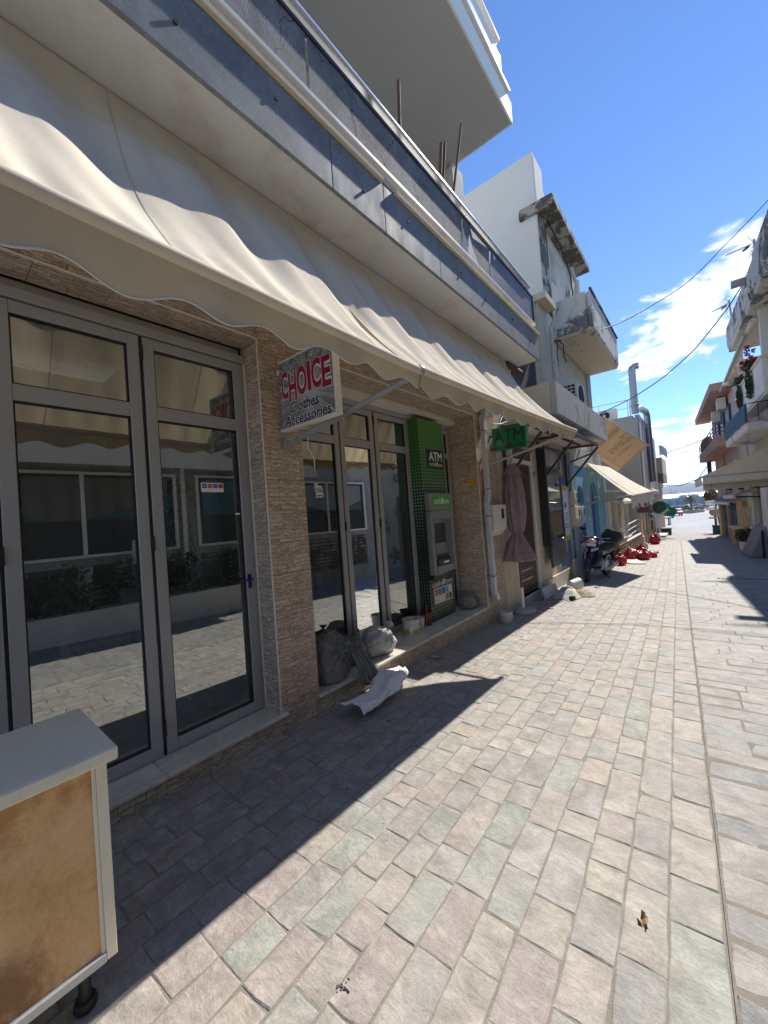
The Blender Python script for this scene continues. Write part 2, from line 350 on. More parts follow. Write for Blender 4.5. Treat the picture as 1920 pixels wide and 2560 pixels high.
M['plaster'] = paint('off white plaster', (0.66,0.63,0.58), 0.85, var=0.06, bump=0.2)
M['soffit'] = paint('painted balcony soffit', (0.74,0.72,0.67), 0.8, var=0.05, scale=1.2, bump=0.2, dirt=(0.55,0.51,0.45), dirt_amt=0.33)
M['alu'] = paint('grey aluminium frame', (0.35,0.35,0.36), 0.42, var=0.04, bump=0.03, metal=0.15)
M['alu_light'] = paint('bright aluminium rail', (0.78,0.79,0.80), 0.3, var=0.04, bump=0.03, metal=0.7)
M['gasket'] = flat('black gasket', (0.012,0.012,0.016), 0.5)
def glass(name, refl=0.24, tint=(0.30,0.34,0.33), body=(0.09,0.09,0.085), bodymix=0.15):
    m = NT(name); t = m.n('ShaderNodeBsdfTransparent'); t.inputs[0].default_value = (*tint, 1)
    g = m.n('ShaderNodeBsdfGlossy'); g.inputs['Roughness'].default_value = 0.004; g.inputs[0].default_value = (0.93,0.97,0.96,1)
    d = m.n('ShaderNodeBsdfDiffuse'); m.put(d.inputs[0], body)
    fr = m.n('ShaderNodeFresnel'); fr.inputs['IOR'].default_value = 1.6
    k = m.math('ADD', m.math('MULTIPLY', fr.outputs[0], 1.0-refl), refl, clamp=True)
    a = m.n('ShaderNodeMixShader'); m.put(a.inputs[0], m.math('ADD', bodymix*.6, m.rng(m.noise(m.scale(m.pos(), 1, 1, .35), 3.5, 7, .7), .45, .75, 0.0, bodymix*1.6))); m.t.links.new(t.outputs[0], a.inputs[1]); m.t.links.new(d.outputs[0], a.inputs[2])
    b = m.n('ShaderNodeMixShader'); m.put(b.inputs[0], k); m.t.links.new(a.outputs[0], b.inputs[1]); m.t.links.new(g.outputs[0], b.inputs[2])
    bn = m.n('ShaderNodeBump'); bn.inputs['Strength'].default_value = 0.02; bn.inputs['Distance'].default_value = 0.02
    m.put(bn.inputs['Height'], m.noise(m.pos(), 1.4, 1)); m.t.links.new(bn.outputs[0], g.inputs['Normal'])
    m.t.links.new(b.outputs[0], m.o.inputs[0]); return m.m
M['glass'] = glass('tinted shop glass', 0.31, (0.42,0.46,0.45)); M['glass_dark'] = glass('dark window glass', 0.12, (0.1,0.12,0.13))
def marble(name, c, vein=(0.72,0.70,0.66), rough=0.3, vs=2.4, amt=0.35):
    m = NT(name); v = m.pos(); a = m.noise(v, 2.2, 7, 0.65, 0.7); fine = m.noise(v, 26, 6, 0.8); st = m.noise(m.scale(v, 1, 1, 0.35), 7, 6, 0.7)
    ve = m.rng(m.math('ABSOLUTE', m.math('SUBTRACT', m.noise(v, vs, 6, 0.6, 2.2), 0.5)), 0.0, 0.016, amt, 0.0)
    cc_ = m.ramp(m.math('ADD', m.math('MULTIPLY', a, 0.55), m.math('MULTIPLY', m.math('ADD', fine, st), 0.225)), [(0.3, sc3(c, 0.55)), (0.5, c), (0.7, sc3(c, 1.5))])
    m.base(m.mix(ve, cc_, vein)); m.rough(m.rng(st, 0.3, 0.7, rough-0.08, rough+0.12)); m.bump(fine, 0.08, 0.003); return m.m
M['marble_grey'] = marble('blue grey marble', (0.205,0.22,0.235), (0.42,0.43,0.43), 0.62); M['marble_sill'] = marble('worn white marble', (0.60,0.57,0.50), (0.42,0.38,0.32), 0.35, 1.6, 0.3)
def canvas(name, c, stain=(0.50,0.42,0.30), amt=0.5):
    m = NT(name); v = m.pos(); a = m.noise(m.scale(v, 1, 1, 1), 2.0, 7, 0.65); st = m.noise(m.scale(v, 0.7, 0.7, 2.2), 4, 6, 0.7)
    we = m.math('SINE', m.math('MULTIPLY', m.sep(v)[1], 1400.0))
    cc_ = m.ramp(a, [(0.3, sc3(c, 0.93)), (0.7, sc3(c, 1.06))])
    cc_ = m.mix(m.rng(st, 0.56, 0.8, 0.0, amt), cc_, stain)
    d = m.n('ShaderNodeBsdfDiffuse'); m.put(d.inputs[0], cc_); tr = m.n('ShaderNodeBsdfTranslucent'); m.put(tr.inputs[0], m.mix(1.0, cc_, (0.9,0.76,0.52), 'MULTIPLY'))
    bn = m.n('ShaderNodeBump'); bn.inputs['Strength'].default_value = 0.10; bn.inputs['Distance'].default_value = 0.004; m.put(bn.inputs['Height'], m.noise(v, 320, 2, 0.5)); m.t.links.new(bn.outputs[0], d.inputs['Normal'])
    k = m.n('ShaderNodeMixShader'); k.inputs[0].default_value = 0.2; m.t.links.new(d.outputs[0], k.inputs[1]); m.t.links.new(tr.outputs[0], k.inputs[2]); m.t.links.new(k.outputs[0], m.o.inputs[0]); return m.m
M['canvas'] = canvas('cream awning canvas', (0.80,0.735,0.615)); M['valance'] = canvas('stained shade tan valance canvas', (0.70,0.595,0.42), (0.40,0.30,0.17), 0.45); M['canvas_grey'] = canvas('grey awning canvas', (0.36,0.36,0.36)); M['canvas_white'] = canvas('pale awning canvas', (0.78,0.74,0.65), amt=0.2)  # valance: tan base paints shade and backlit tone into cream cloth, stains on top
M['cord'] = paint('white piping cord', (0.72,0.70,0.64), 0.7, var=0.05, bump=0)
M['pipe_grey'] = paint('grey painted tube', (0.33,0.33,0.32), 0.4, var=0.08, metal=0.3, bump=0.05)
M['pipe_white'] = paint('pale downpipe', (0.52,0.53,0.55), 0.4, var=0.06, bump=0.05, dirt=(0.28,0.27,0.25), dirt_amt=0.25)
M['white_metal'] = paint('white painted metal', (0.78,0.77,0.74), 0.4, var=0.05, bump=0.03)
M['black'] = flat('black plastic', (0.018,0.018,0.02), 0.45); M['black_matte'] = flat('matte black', (0.02,0.02,0.022), 0.8)
M['dark'] = flat('dark interior', (0.05,0.05,0.048), 0.9); M['interior'] = paint('shop interior wall', (0.42,0.42,0.40), 0.9, bump=0)
M['rust_brown'] = paint('brown painted steel', (0.085,0.032,0.02), 0.5, var=0.25, scale=8, bump=0.15)
M['rust'] = paint('rusty iron rod', (0.16,0.075,0.045), 0.85, var=0.35, scale=20, bump=0.3)
M['cream'] = paint('cream plaster', (0.60,0.52,0.38), 0.85, var=0.07, scale=1.5, bump=0.25, dirt=(0.36,0.29,0.20), dirt_amt=0.28)
M['cream_peel'] = peel('chipped cream plaster', (0.60,0.52,0.39), (0.30,0.24,0.17), 0.18, 2.4, grime=(0.40,0.33,0.25))
M['concrete_white'] = peel('weathered white concrete', (0.62,0.60,0.55), (0.20,0.19,0.175), 0.42, 2.1, bump=0.7, grime=(0.33,0.31,0.28))
M['facade_white'] = peel('old white facade', (0.60,0.575,0.52), (0.36,0.33,0.28), 0.22, 2.6, bump=0.6, grime=(0.42,0.39,0.34))
M['concrete_old'] = peel('crumbling grey concrete', (0.40,0.37,0.31), (0.105,0.095,0.08), 0.75, 2.8, bump=0.9, grime=(0.19,0.17,0.14))
M['fascia_peel'] = peel('peeling white fascia', (0.56,0.54,0.50), (0.15,0.14,0.12), 0.60, 1.9, bump=0.8, grime=(0.33,0.31,0.28), crack=False)
M['concrete_grey'] = peel('stained grey render', (0.44,0.43,0.40), (0.30,0.285,0.26), 0.4, 1.4, grime=(0.30,0.285,0.26))
M['white_wall'] = paint('white rendered wall', (0.70,0.69,0.66), 0.9, var=0.045, scale=0.6, bump=0.25, dirt=(0.56,0.54,0.50), dirt_amt=0.18, dirt_scale=0.7)
M['blue_wall'] = peel('flaking pale blue wall', (0.15,0.37,0.58), (0.55,0.62,0.65), 0.30, 2.6, grime=(0.16,0.26,0.33), crack=False)
M['blue_wood'] = paint('blue painted wood', (0.02,0.09,0.29), 0.5, var=0.2, scale=6, bump=0.1)
M['blue_pale'] = paint('pale blue paint', (0.36,0.49,0.56), 0.6, var=0.1)
M['blue_rail'] = paint('teal blue railing board', (0.02,0.075,0.115), 0.6, var=0.2, scale=4)
M['stone_rubble'] = paint('rubble stone', (0.34,0.27,0.20), 0.95, var=0.5, scale=7, fine=40, bump=0.8, dist=0.02, dirt=(0.13,0.10,0.07), dirt_amt=0.5, dirt_scale=9)
M['stone_cap'] = paint('limewashed cap', (0.68,0.63,0.55), 0.9, var=0.1, bump=0.3)
M['grey_wall'] = paint('grey beige render', (0.40,0.375,0.32), 0.9, var=0.05, scale=0.8, bump=0.2)
M['galv'] = paint('galvanised flue', (0.33,0.34,0.35), 0.42, var=0.12, scale=5, metal=0.6, bump=0.05)
M['brown_wall'] = paint('brown render', (0.19,0.125,0.085), 0.9, var=0.08)
M['ac'] = paint('air conditioner casing', (0.66,0.64,0.58), 0.5, var=0.05, bump=0)
M['pink'] = paint('salmon render', (0.46,0.27,0.21), 0.9, var=0.07, scale=1.2, bump=0.2); M['pink_pale'] = paint('pale pink render', (0.56,0.44,0.39), 0.9, var=0.06, scale=1.2, bump=0.2)
M['ochre'] = paint('ochre plaster', (0.53,0.36,0.17), 0.9, var=0.1, bump=0.2)
M['red_plastic'] = paint('red plastic sack', (0.42,0.012,0.022), 0.32, var=0.2, scale=9, bump=0.1)
M['leaf'] = paint('dark leaf', (0.045,0.075,0.02), 0.6, var=0.5, scale=14, bump=0); M['leaf_dry'] = paint('dry leaf', (0.30,0.19,0.09), 0.8, var=0.3, scale=30, bump=0.1)
M['petal'] = flat('red petals', (0.50,0.02,0.045), 0.6)
M['white'] = flat('white paint', (0.78,0.78,0.76), 0.5); M['terracotta'] = paint('terracotta', (0.40,0.15,0.07), 0.8, var=0.15)
M['shutter_brown'] = paint('brown shutter slat', (0.10,0.048,0.036), 0.45, var=0.2, scale=10, bump=0.05)
M['cable'] = flat('black cable', (0.008,0.009,0.016), 0.6)
# ---------------------------------------------------------------- ground, pavement, road
def strip(ys, x0f, x1f, dz):
    mb = MB(); vs = []; fs = []
    for i, y in enumerate(ys):
        vs += [(x0f(y), y, G(y)+dz), (x1f(y), y, G(y)+dz)]
        if i: fs.append((2*i-2, 2*i-1, 2*i+1, 2*i))
    return mb.add(vs, fs)
def asphalt(name, c, s=30):
    m = NT(name); v = m.pos(); a = m.noise(v, 0.35, 6, 0.6); b = m.noise(v, s, 4, 0.7); t = m.noise(m.scale(v, 2.0, 0.15, 1), 1.0, 5, 0.6)
    k = m.math('ADD', m.math('MULTIPLY', a, 0.4), m.math('ADD', m.math('MULTIPLY', b, 0.3), m.math('MULTIPLY', t, 0.3)))
    m.base(m.ramp(k, [(0.3, sc3(c, 0.7)), (0.7, sc3(c, 1.3))])); m.rough(0.85); m.bump(b, 0.3, 0.01); return m.m
M['quay'] = asphalt('pale quay paving', (0.34,0.33,0.31), 3)
ob('ground', strip([-60, -20, 0, 40, 70, 120, 230], lambda y: -260, lambda y: 260, -0.06), M['quay'], kind='structure')
sea = NT('harbour water'); sea.base((0.02,0.07,0.12)); sea.rough(0.12); sea.bump(sea.noise(sea.pos(), 0.6, 5), 0.4, 0.3)
ob('sea', MB().add([(-3000,230,-4.6),(3000,230,-4.6),(3000,5200,-4.6),(-3000,5200,-4.6)], [(0,1,2,3)]), sea.m, kind='structure')
RA = R(2.3); RD = Vector((-math.sin(RA), math.cos(RA), 0)); RN = Vector((math.cos(RA), math.sin(RA), 0)); EDGE = 0.035
def rp(c, s): return RN*c + RD*s
def edge_x(y): return (EDGE - y*math.sin(RA))/math.cos(RA)
YS = [-4, 0, 3, 6, 10, 15, 20, 26]
pav = ob('pavement', strip(YS, lambda y: -2.75, lambda y: edge_x(y), -0.0022), M['mortar'], kind='structure')
road = ob('road', strip(YS, lambda y: edge_x(y)+0.002, lambda y: 2.9, -0.0026), M['mortar'], kind='structure')
def cobble():
    m = NT('grey street cobbles'); v = m.pos(); b = m.n('ShaderNodeTexBrick'); m.put(b.inputs['Vector'], v); b.inputs['Scale'].default_value = 1
    b.inputs['Brick Width'].default_value = 0.42; b.inputs['Row Height'].default_value = 0.2; b.inputs['Mortar Size'].default_value = 0.012
    b.inputs['Color1'].default_value = (0.23,0.225,0.215,1); b.inputs['Color2'].default_value = (0.31,0.30,0.285,1); b.inputs['Mortar'].default_value = (0.13,0.125,0.12,1)
    a = m.noise(v, 0.8, 7, 0.65); m.base(m.mix(1.0, b.outputs[0], m.ramp(a, [(0.3,(0.75,)*3),(0.7,(1.25,)*3)]), 'MULTIPLY')); m.rough(0.8); m.bump(m.math('SUBTRACT', a, b.outputs['Fac']), 0.3, 0.01); return m.m
M['cobble'] = cobble()
ob('lower_street', strip([26.0, 29.5, 40, 50], lambda y: -2.9-0.03*(y-26), lambda y: 2.9-0.06*(y-26), -0.011), M['cobble'], kind='structure')
ob('quay_road', strip([50.0, 60, 70, 100], lambda y: -30, lambda y: 30, -0.03), asphalt('bleached harbour road', (0.29,0.29,0.285), 8), kind='structure')
def stone_geo(L, W, rg, h=0.03, wob=0.0035, bev=0.0045):
    """one hewn paving stone: uneven outline, worn arris, slightly dished top"""
    nl = 3 if L > W else 2
    P = []
    for (ax, ay, bx, by, n) in ((-.5,-.5,.5,-.5, 2), (.5,-.5,.5,.5, nl), (.5,.5,-.5,.5, 2), (-.5,.5,-.5,-.5, nl)):
        for i in range(n):
            t = i/n; x = (ax+(bx-ax)*t)*W; y = (ay+(by-ay)*t)*L
            P.append((x+rg.uniform(-wob, wob), y+rg.uniform(-wob, wob)))
    if rg.random() < 0.5:
        k = rg.choice([0, 2, 2+nl, 4+nl]); x, y = P[k]; P[k] = (x*(1-rg.uniform(.05,.16)), y*(1-rg.uniform(.03,.1)))
    n = len(P); zr = [rg.uniform(-.0015, .0015) for _ in P]
    kx, ky = 1-2*bev/W, 1-2*bev/L
    vs = [(x, y, -h) for x, y in P] + [(x, y, -bev*0.5) for x, y in P] + [(x*kx+rg.uniform(-.001,.001), y*ky+rg.uniform(-.0015,.0015), zr[i]) for i, (x, y) in enumerate(P)] + [(rg.uniform(-.1,.1)*W, rg.uniform(-.1,.1)*L, rg.uniform(-.001,.002))]
    fs = []
    for i in range(n):
        j = (i+1) % n; fs += [(i, j, n+j, n+i), (n+i, n+j, 2*n+j, 2*n+i), (2*n+i, 2*n+j, 3*n)]
    return vs, fs
def lay(cands, parent, m, name, stuff, limit=300, keep=4):
    """the largest in the picture become parts of their own, the rest one joined part"""
    def size(c):
        p = c['p']; d = p.dot(_f)
        if d < 0.15: return 0
        x = CX+F*p.dot(CAM_R)/d; y = CY-F*p.dot(CAM_U)/d
        if not (-60 < x < 1980 and -60 < y < 2640): return 0
        return c['L']*c['W']*abs(p.z)/p.length**3
    cands.sort(key=size, reverse=True)
    bank_ = {}; rg = random.Random(3); mb = MB()
    for i, c in enumerate(cands):
        q = (round(c['L']/0.02), round(c['W']/0.004))
        rx = -0.03+rg.uniform(-.003, .003); ry = rg.uniform(-.004, .004)
        Mx = Matrix.Translation(c['p']+Vector((0,0,rg.uniform(-.001,.002)))) @ Matrix.Rotation(c['a']+rg.uniform(-.008,.008), 4, 'Z') @ Matrix.Rotation(rx*math.cos(c['a']), 4, 'X') @ Matrix.Rotation(ry+rx*math.sin(c['a']), 4, 'Y')
        if i < limit:
            lst = bank_.setdefault(q, [])
            if len(lst) < keep:
                vs, fs = stone_geo(c['L'], c['W'], rg); me = bpy.data.meshes.new(name); me.from_pydata(vs, [], fs); me.materials.append(m); lst.append(me)
            else: me = rg.choice(lst)
            o = bpy.data.objects.new(name, me); col.objects.link(o); o.parent = parent; o.matrix_local = WM[parent.name].inverted() @ Mx
        else:
            vs, fs = stone_geo(c['L'], c['W'], rg); mb.add([Mx @ Vector(v) for v in vs], fs)
    ob(stuff, mb, m, parent, kind='stuff')
cands = []; c = EDGE-0.004; rg = random.Random(11)
ROWS = []
while c > -2.95:
    wd = rg.uniform(0.132, 0.160) if c < EDGE-0.01 else 0.165
    ROWS.append((c-wd, wd)); c -= wd
for (c0, wd) in ROWS:
    s = -3.0+rg.uniform(0, .3)
    while s < 26:
        L = rg.choice([.17,.2,.23,.26,.26,.3,.3,.34,.4]); 
        p = rp(c0+wd/2, s+L/2); x, y = p.x, p.y
        if x > -2.70 and not (y > 26): cands.append(dict(p=Vector((x, y, G(y))), L=L-rg.uniform(.003,.007), W=wd-rg.uniform(.003,.008), a=RA))
        s += L
lay(cands, pav, M['paver'], 'paving_stone', 'paving_stones')
cands = []; s = -3.0
while s < 26:
    W = rg.choice([.15,.17,.19,.21]); c = EDGE+0.006
    first = rg.uniform(.2, .6)
    while c < 2.75:
        L = first if first else rg.uniform(.38, .85); first = 0
        p = rp(c+L/2, s+W/2)
        cands.append(dict(p=Vector((p.x, p.y, G(p.y))), L=L-rg.uniform(.005,.009), W=W-rg.uniform(.005,.009), a=RA+math.pi/2)); c += L
    s += W
lay(cands, road, M['slab'], 'street_slab', 'street_slabs', 260)
# a narrow iron drain grate across the road
g = MB(); y0 = 11.35
for i in range(34): g.box(0.15+i*0.075, 0.20+i*0.075, y0, y0+0.09, G(y0)+0.002, G(y0)+0.006)
ob('drain_slots', g, M['black_matte'], road, kind='stuff')
# ---------------------------------------------------------------- the corner shop in stone cladding (left foreground)
shop = thing('shop_building', (-2.6, 2.0, G(2.0)), 'stone clad shop with grey glass doors under long cream awnings and a marble faced balcony', 'building')
FX, LZ, SILL = -2.6, 1.485, -1.445      # facade plane, lintel soffit, sill top
D1, D2 = -2.83, -3.08                   # glazing planes of the two bays
w_ = MB()
w_.box(-3.4, FX-0.0125, 1.746, 2.10, -2.2, 2.38)             # pier between the bays
w_.box(-3.4, FX-0.0125, 5.476, 6.19, -2.2, 2.38)             # far pier
w_.box(-3.0, FX-0.012, -1.6, 1.732, LZ+0.013, 2.38); w_.box(-3.3, FX-0.012, 2.10, 5.462, LZ+0.013, 2.38)
w_.box(-2.95, FX-0.012, -1.6, 1.732, -2.2, -1.476); w_.box(-3.2, FX-0.012, 2.10, 5.462, -2.2, -1.476)
ob('wall', w_, M['dark'], shop)
i_ = MB(); i_.box(-7.0, -6.9, -1.7, 6.19, -1.5, 2.38); i_.box(-7.0, -2.95, -1.8, -1.6, -1.5, 2.38); i_.box(-6.9, -3.4, 6.05, 6.18, -1.5, 2.38); i_.box(-6.9, -3.4, 1.85, 1.99, -1.5, 2.38)
i_.box(-6.9, -2.95, -1.6, 1.85, -1.55, -1.447); i_.box(-6.9, -3.2, 1.99, 6.05, -1.55, -1.447)
ob('interior_room', i_, M['interior'], shop)
# plaster strip above the glazing
ob('plaster_strip', MB().box(-2.99, -2.875, -1.6, 1.73, 1.385, 1.4835).box(-3.29, -2.925, 2.10, 5.46, 1.40, 1.55), M['plaster'], shop)
# cladding tiles, each one its own piece
me = bpy.data.meshes.new('cladding_tile'); b = bmesh.new(); bmesh.ops.create_cube(b, size=1); bmesh.ops.bevel(b, geom=b.edges[:], offset=0.006, segments=1, affect='EDGES'); b.to_mesh(me); b.free(); me.materials.append(M['clad'])
TW, TH = 0.335, 0.252; trg = random.Random(5); ntile = 0
def tiles(o, ud, vd, ul, vl, parent=shop, off=0.5, tw=TW, th=TH):
    global ntile
    o, ud, vd = Vector(o), Vector(ud), Vector(vd); nd = ud.cross(vd); row = 0; v = 0
    rot = Matrix((ud, vd, nd)).transposed().to_4x4()
    while v < vl-0.01:
        hh = min(th, vl-v); u = -tw*off*(row % 2); row += 1
        while u < ul-0.005:
            a, e = max(u, 0), min(u+tw, ul); u += tw
            if e-a < 0.008: continue
            t = bpy.data.objects.new('cladding_tile', me); col.objects.link(t); t.parent = parent
            c = o + ud*(a+e)/2 + vd*(v+hh/2) + nd*(-0.006+trg.uniform(-.0008,.0008))
            t.matrix_local = WM[parent.name].inverted() @ Matrix.Translation(c) @ rot @ Matrix.Diagonal((e-a-0.003, hh-0.003, 0.012, 1)); ntile += 1
        v += hh
Yd, Zd, Xd = (0,1,0), (0,0,1), (1,0,0)
tiles((FX, 1.732, -1.64), Yd, Zd, 0.378, 4.0)                # pier front
tiles((D1-0.02, 1.732-0.0, -1.47), Xd, Zd, D1*-1-0.02-2.58, LZ+1.47)   # pier flank in bay one
tiles((FX, 5.462, -1.76), Yd, Zd, 0.728, 4.12); tiles((D2, 5.462, -1.45), Xd, Zd, 0.48, LZ+1.45+0.05)
tiles((FX, -0.3, LZ), Yd, Zd, 2.03, 0.85, off=0.3); tiles((FX, 2.11, LZ), Yd, Zd, 3.35, 0.85, off=0.3)
tiles((FX, -0.3, LZ), Yd, (-1,0,0), 2.03, 0.225, th=0.225, tw=0.36); tiles((FX, 2.11, LZ), Yd, (-1,0,0), 3.35, 0.315, th=0.315, tw=0.40)
tiles((FX, -0.5, -1.66), Yd, Zd, 2.24, 0.185, th=0.185, off=0); tiles((FX, 2.11, -1.74), Yd, Zd, 3.35, 0.265, th=0.265, off=0)
tr = MB()
for y in (1.727, 5.457): tr.box(FX-0.004, FX+0.004, y-0.004, y+0.005, -1.47, LZ)
for y in (1.75, ): tr.box(D1+0.02, D1+0.032, 1.722, 1.732, -1.44, 1.40)
tr.box(FX-0.004, FX+0.004, -1.5, 1.727, LZ-0.005, LZ+0.006); tr.box(FX-0.004, FX+0.004, 2.11, 5.457, LZ-0.005, LZ+0.006)
ob('edge_trim', tr, M['white_trim'], shop)
# marble sills, laid in lengths
def sill(y0, y1, x0, x1): ob('sill_slab', MB().box(x0, x1, y0+.001, y1-.001, -1.475, SILL), M['marble_sill'], shop, bevel=0.005)
sill(-1.5, 0.90, -2.95, -2.575); sill(0.90, 1.785, -2.95, -2.58); sill(2.105, 3.8, -3.2, -2.578); sill(3.8, 5.50, -3.2, -2.582)
# folding glass doors
def leaf(y0, y1, X, z0, z1, t0=0.785, t1=0.875, fw=0.068):
    f = MB(); d0, d1 = X-0.026, X+0.026
    f.box(d0, d1, y0, y0+fw, z0, z1); f.box(d0, d1, y1-fw, y1, z0, z1)
    for a, e in ((z0, z0+fw+.01), (t0, t1), (z1-fw, z1)): f.box(d0+.001, d1-.001, y0+fw, y1-fw, a, e)
    o = ob('glass_door', f, M['alu'], shop, bevel=0.003)
    g = MB()
    for a, e in ((z0+fw+.01, t0), (t1, z1-fw)):
        for (ya, yb, za, zb) in ((y0+fw, y0+fw+.009, a, e), (y1-fw-.009, y1-fw, a, e), (y0+fw+.009, y1-fw-.009, a, a+.009), (y0+fw+.009, y1-fw-.009, e-.009, e)): g.box(X-.012, X+.010, ya, yb, za, zb)
        ob('glass_pane', MB().add([(X-.004, y0+fw+.003, a+.003), (X-.004, y1-fw-.003, a+.003), (X-.004, y1-fw-.003, e-.003), (X-.004, y0+fw+.003, e-.003)], [(0,1,2,3)]), M['glass'], o)
    ob('gasket', g, M['gasket'], o); return o
H1, H2 = 1.335, 1.335
for y0, y1 in ((-0.46, 0.255), (0.272, 0.965)): leaf(y0, y1, D1, SILL+.004, H1)
door = leaf(0.987, 1.700, D1, SILL+.004, H1)
for y0, y1 in ((2.30, 3.00), (3.018, 3.595), (3.625, 4.325)): leaf(y0, y1, D2, SILL+.004, H2, 0.865, 0.955)
leaf(4.36, 5.44, D2, SILL+.004, H2, 0.865, 0.955)
hd = MB()
hd.box(D1-.05, D1+.045, -1.5, 1.722, H1+.006, 1.40); hd.box(D1-.05, D1+.02, 1.702, 1.722, SILL, H1+.006)
hd.box(D2-.05, D2+.05, 2.10, 5.46, H2+.006, 1.415); hd.box(D2-.04, D2+.03, 4.327, 4.358, SILL, H2+.006)
ob('door_frame', hd, M['alu'], shop, bevel=0.003)
for X, y in ((D1, 0.976), (D1, 0.2635), (D2, 3.009), (D2, 3.61)):
    hg = MB(); hg.box(X-.02, X+.015, y-.009, y+.009, SILL, H1+.004)
    for z in (-1.27, -0.05, 1.23): hg.box(X+.0149, X+.036, y-.0105, y+.0105, z-.05, z+.05)
    ob('hinge', hg, M['gasket'], shop, bevel=0.002)

h = MB(); h.tube([(D1+.026, 1.655, -0.40), (D1+.075, 1.655, -0.40), (D1+.078, 1.60, -0.40), (D1+.076, 1.545, -0.405)], 0.008, 8).box(D1+.024, D1+.032, 1.64, 1.67, -0.47, -0.36)
ob('handle', h, flat('blue door handle', (0.02,0.02,0.12), 0.35), door, smooth='auto')
# card sticker on the door
cs_ = ob('sticker', MB().box(D1+.001, D1+.0025, 1.33, 1.50, 0.295, 0.365), M['white'], door)
for k, cc_ in enumerate(((0.03,0.04,0.30),(0.55,0.10,0.04),(0.05,0.20,0.45),(0.45,0.03,0.10))):
    ob('card_logo', MB().box(D1+.003, D1+.0036, 1.337+k*.041, 1.372+k*.041, 0.325, 0.357), flat('card print', cc_, 0.4), door)
text('VISA', (D1+.0038, 1.339, 0.334), Yd, Zd, 0.03, 0.012, M['white'], door)
ob('sticker', MB().box(D1+.001, D1+.0025, 1.585, 1.625, 0.115, 0.13), M['white'], door)
# leaf sticker on the second bay
st = MB().prism([(D2+.001, 2.62+.10*a, 0.27+.16*b_) for a, b_ in ((.0,.95),(.45,1.0),(.5,.8),(.95,.78),(1.15,.55),(1.1,.3),(1.25,.12),(.9,.0),(.4,.02),(.1,-.05),(.15,.3),(.0,.5),(.05,.75))], (0.001,0,0))
ps = ob('sticker', st, M['white'], shop)
text('Member of', (D2+.0025, 2.63, 0.40), Yd, Zd, 0.05, 0.014, M['black'], shop); text('Palini', (D2+.0025, 2.635, 0.325), Yd, Zd, 0.09, 0.05, flat('sticker ink', (0.03,0.03,0.12)), shop)
ob('sticker', MB().prism([(D2+.0025, 2.635, .278), (D2+.0025, 2.73, .288), (D2+.0025, 2.735, .300), (D2+.0025, 2.64, .296)], (.0006,0,0)), flat('sticker green', (0.10,0.30,0.06)), shop)
text('Sunweb', (-2.775, 5.4475, 0.445), Xd, Zd, 0.15, 0.042, flat('sunweb red', (0.42,0.03,0.02)), shop, label='red Sunweb lettering on a yellow plate')
ob('name_plate', MB().box(-2.80, -2.605, 5.449, 5.455, 0.43, 0.50), flat('sunweb yellow', (0.80,0.42,0.03)), shop, bevel=0.002)
# balcony over the awnings
BX, BZ = -1.87, 2.39
ob('balcony_slab', MB().box(-3.2, BX-.03, -3.0, 6.50, BZ, BZ+.20).box(-3.05, BX-.03, 6.44, 6.50, BZ+.20, BZ+.42), M['soffit'], shop)
for y0, y1 in ((-3.0, 0.2), (0.2, 1.96), (1.96, 2.56), (2.56, 3.44), (3.44, 4.92), (4.92, 6.52)):
    z1 = BZ+.40
    ob('marble_panel', MB().box(BX-.03, BX, y0+.003, y1-.003, BZ-.012, z1), M['marble_grey'], shop, bevel=0.003)
ob('marble_panel', MB().box(-2.6, BX-.0305, 6.50, 6.52, BZ-.01, BZ+.40), M['marble_grey'], shop)
bolt = MB()
for y in (0.9, 1.5, 2.3, 2.9, 3.9, 4.5, 5.4, 6.1): bolt.lathe((BX+.0, y, BZ+.22+.05*math.sin(y*5)), [(.012,-.01),(.012,.012)], 8, (1,0,0))
ob('bolt', bolt, M['black_matte'], shop)
for y0, y1 in ((-3.0, 2.55), (2.72, 6.53)): ob('moulding', MB().box(BX-.12, BX+.024, y0, y1, BZ+.40, BZ+.45), M['cream'], shop, bevel=0.008)
ob('moulding_stub', MB().box(BX-.12, BX-.01, 2.55, 2.72, BZ+.40, BZ+.435), M['concrete_old'], shop)
ob('lower_rail', MB().box(BX-.035, BX+.01, -3.0, 6.42, BZ+.53, BZ+.565), M['white_metal'], shop, bevel=0.004)
ob('top_rail', MB().box(BX-.10, BX+.02, -3.0, 6.28, BZ+1.075, BZ+1.12), M['alu_light'], shop, bevel=0.012)
ob('panel_rail', MB().box(BX-.03, BX, -3.0, 6.42, BZ+.985, BZ+1.015).box(BX-.03, BX, 6.40, 6.42, BZ+.565, BZ+.985), M['gasket'], shop)
for y in (-0.6, 1.0, 2.55, 4.1, 5.3, 6.25): ob('rail_post', MB().box(BX-.10, BX-.055, y-.022, y+.022, BZ+.2, BZ+1.075), M['white_metal'], shop)
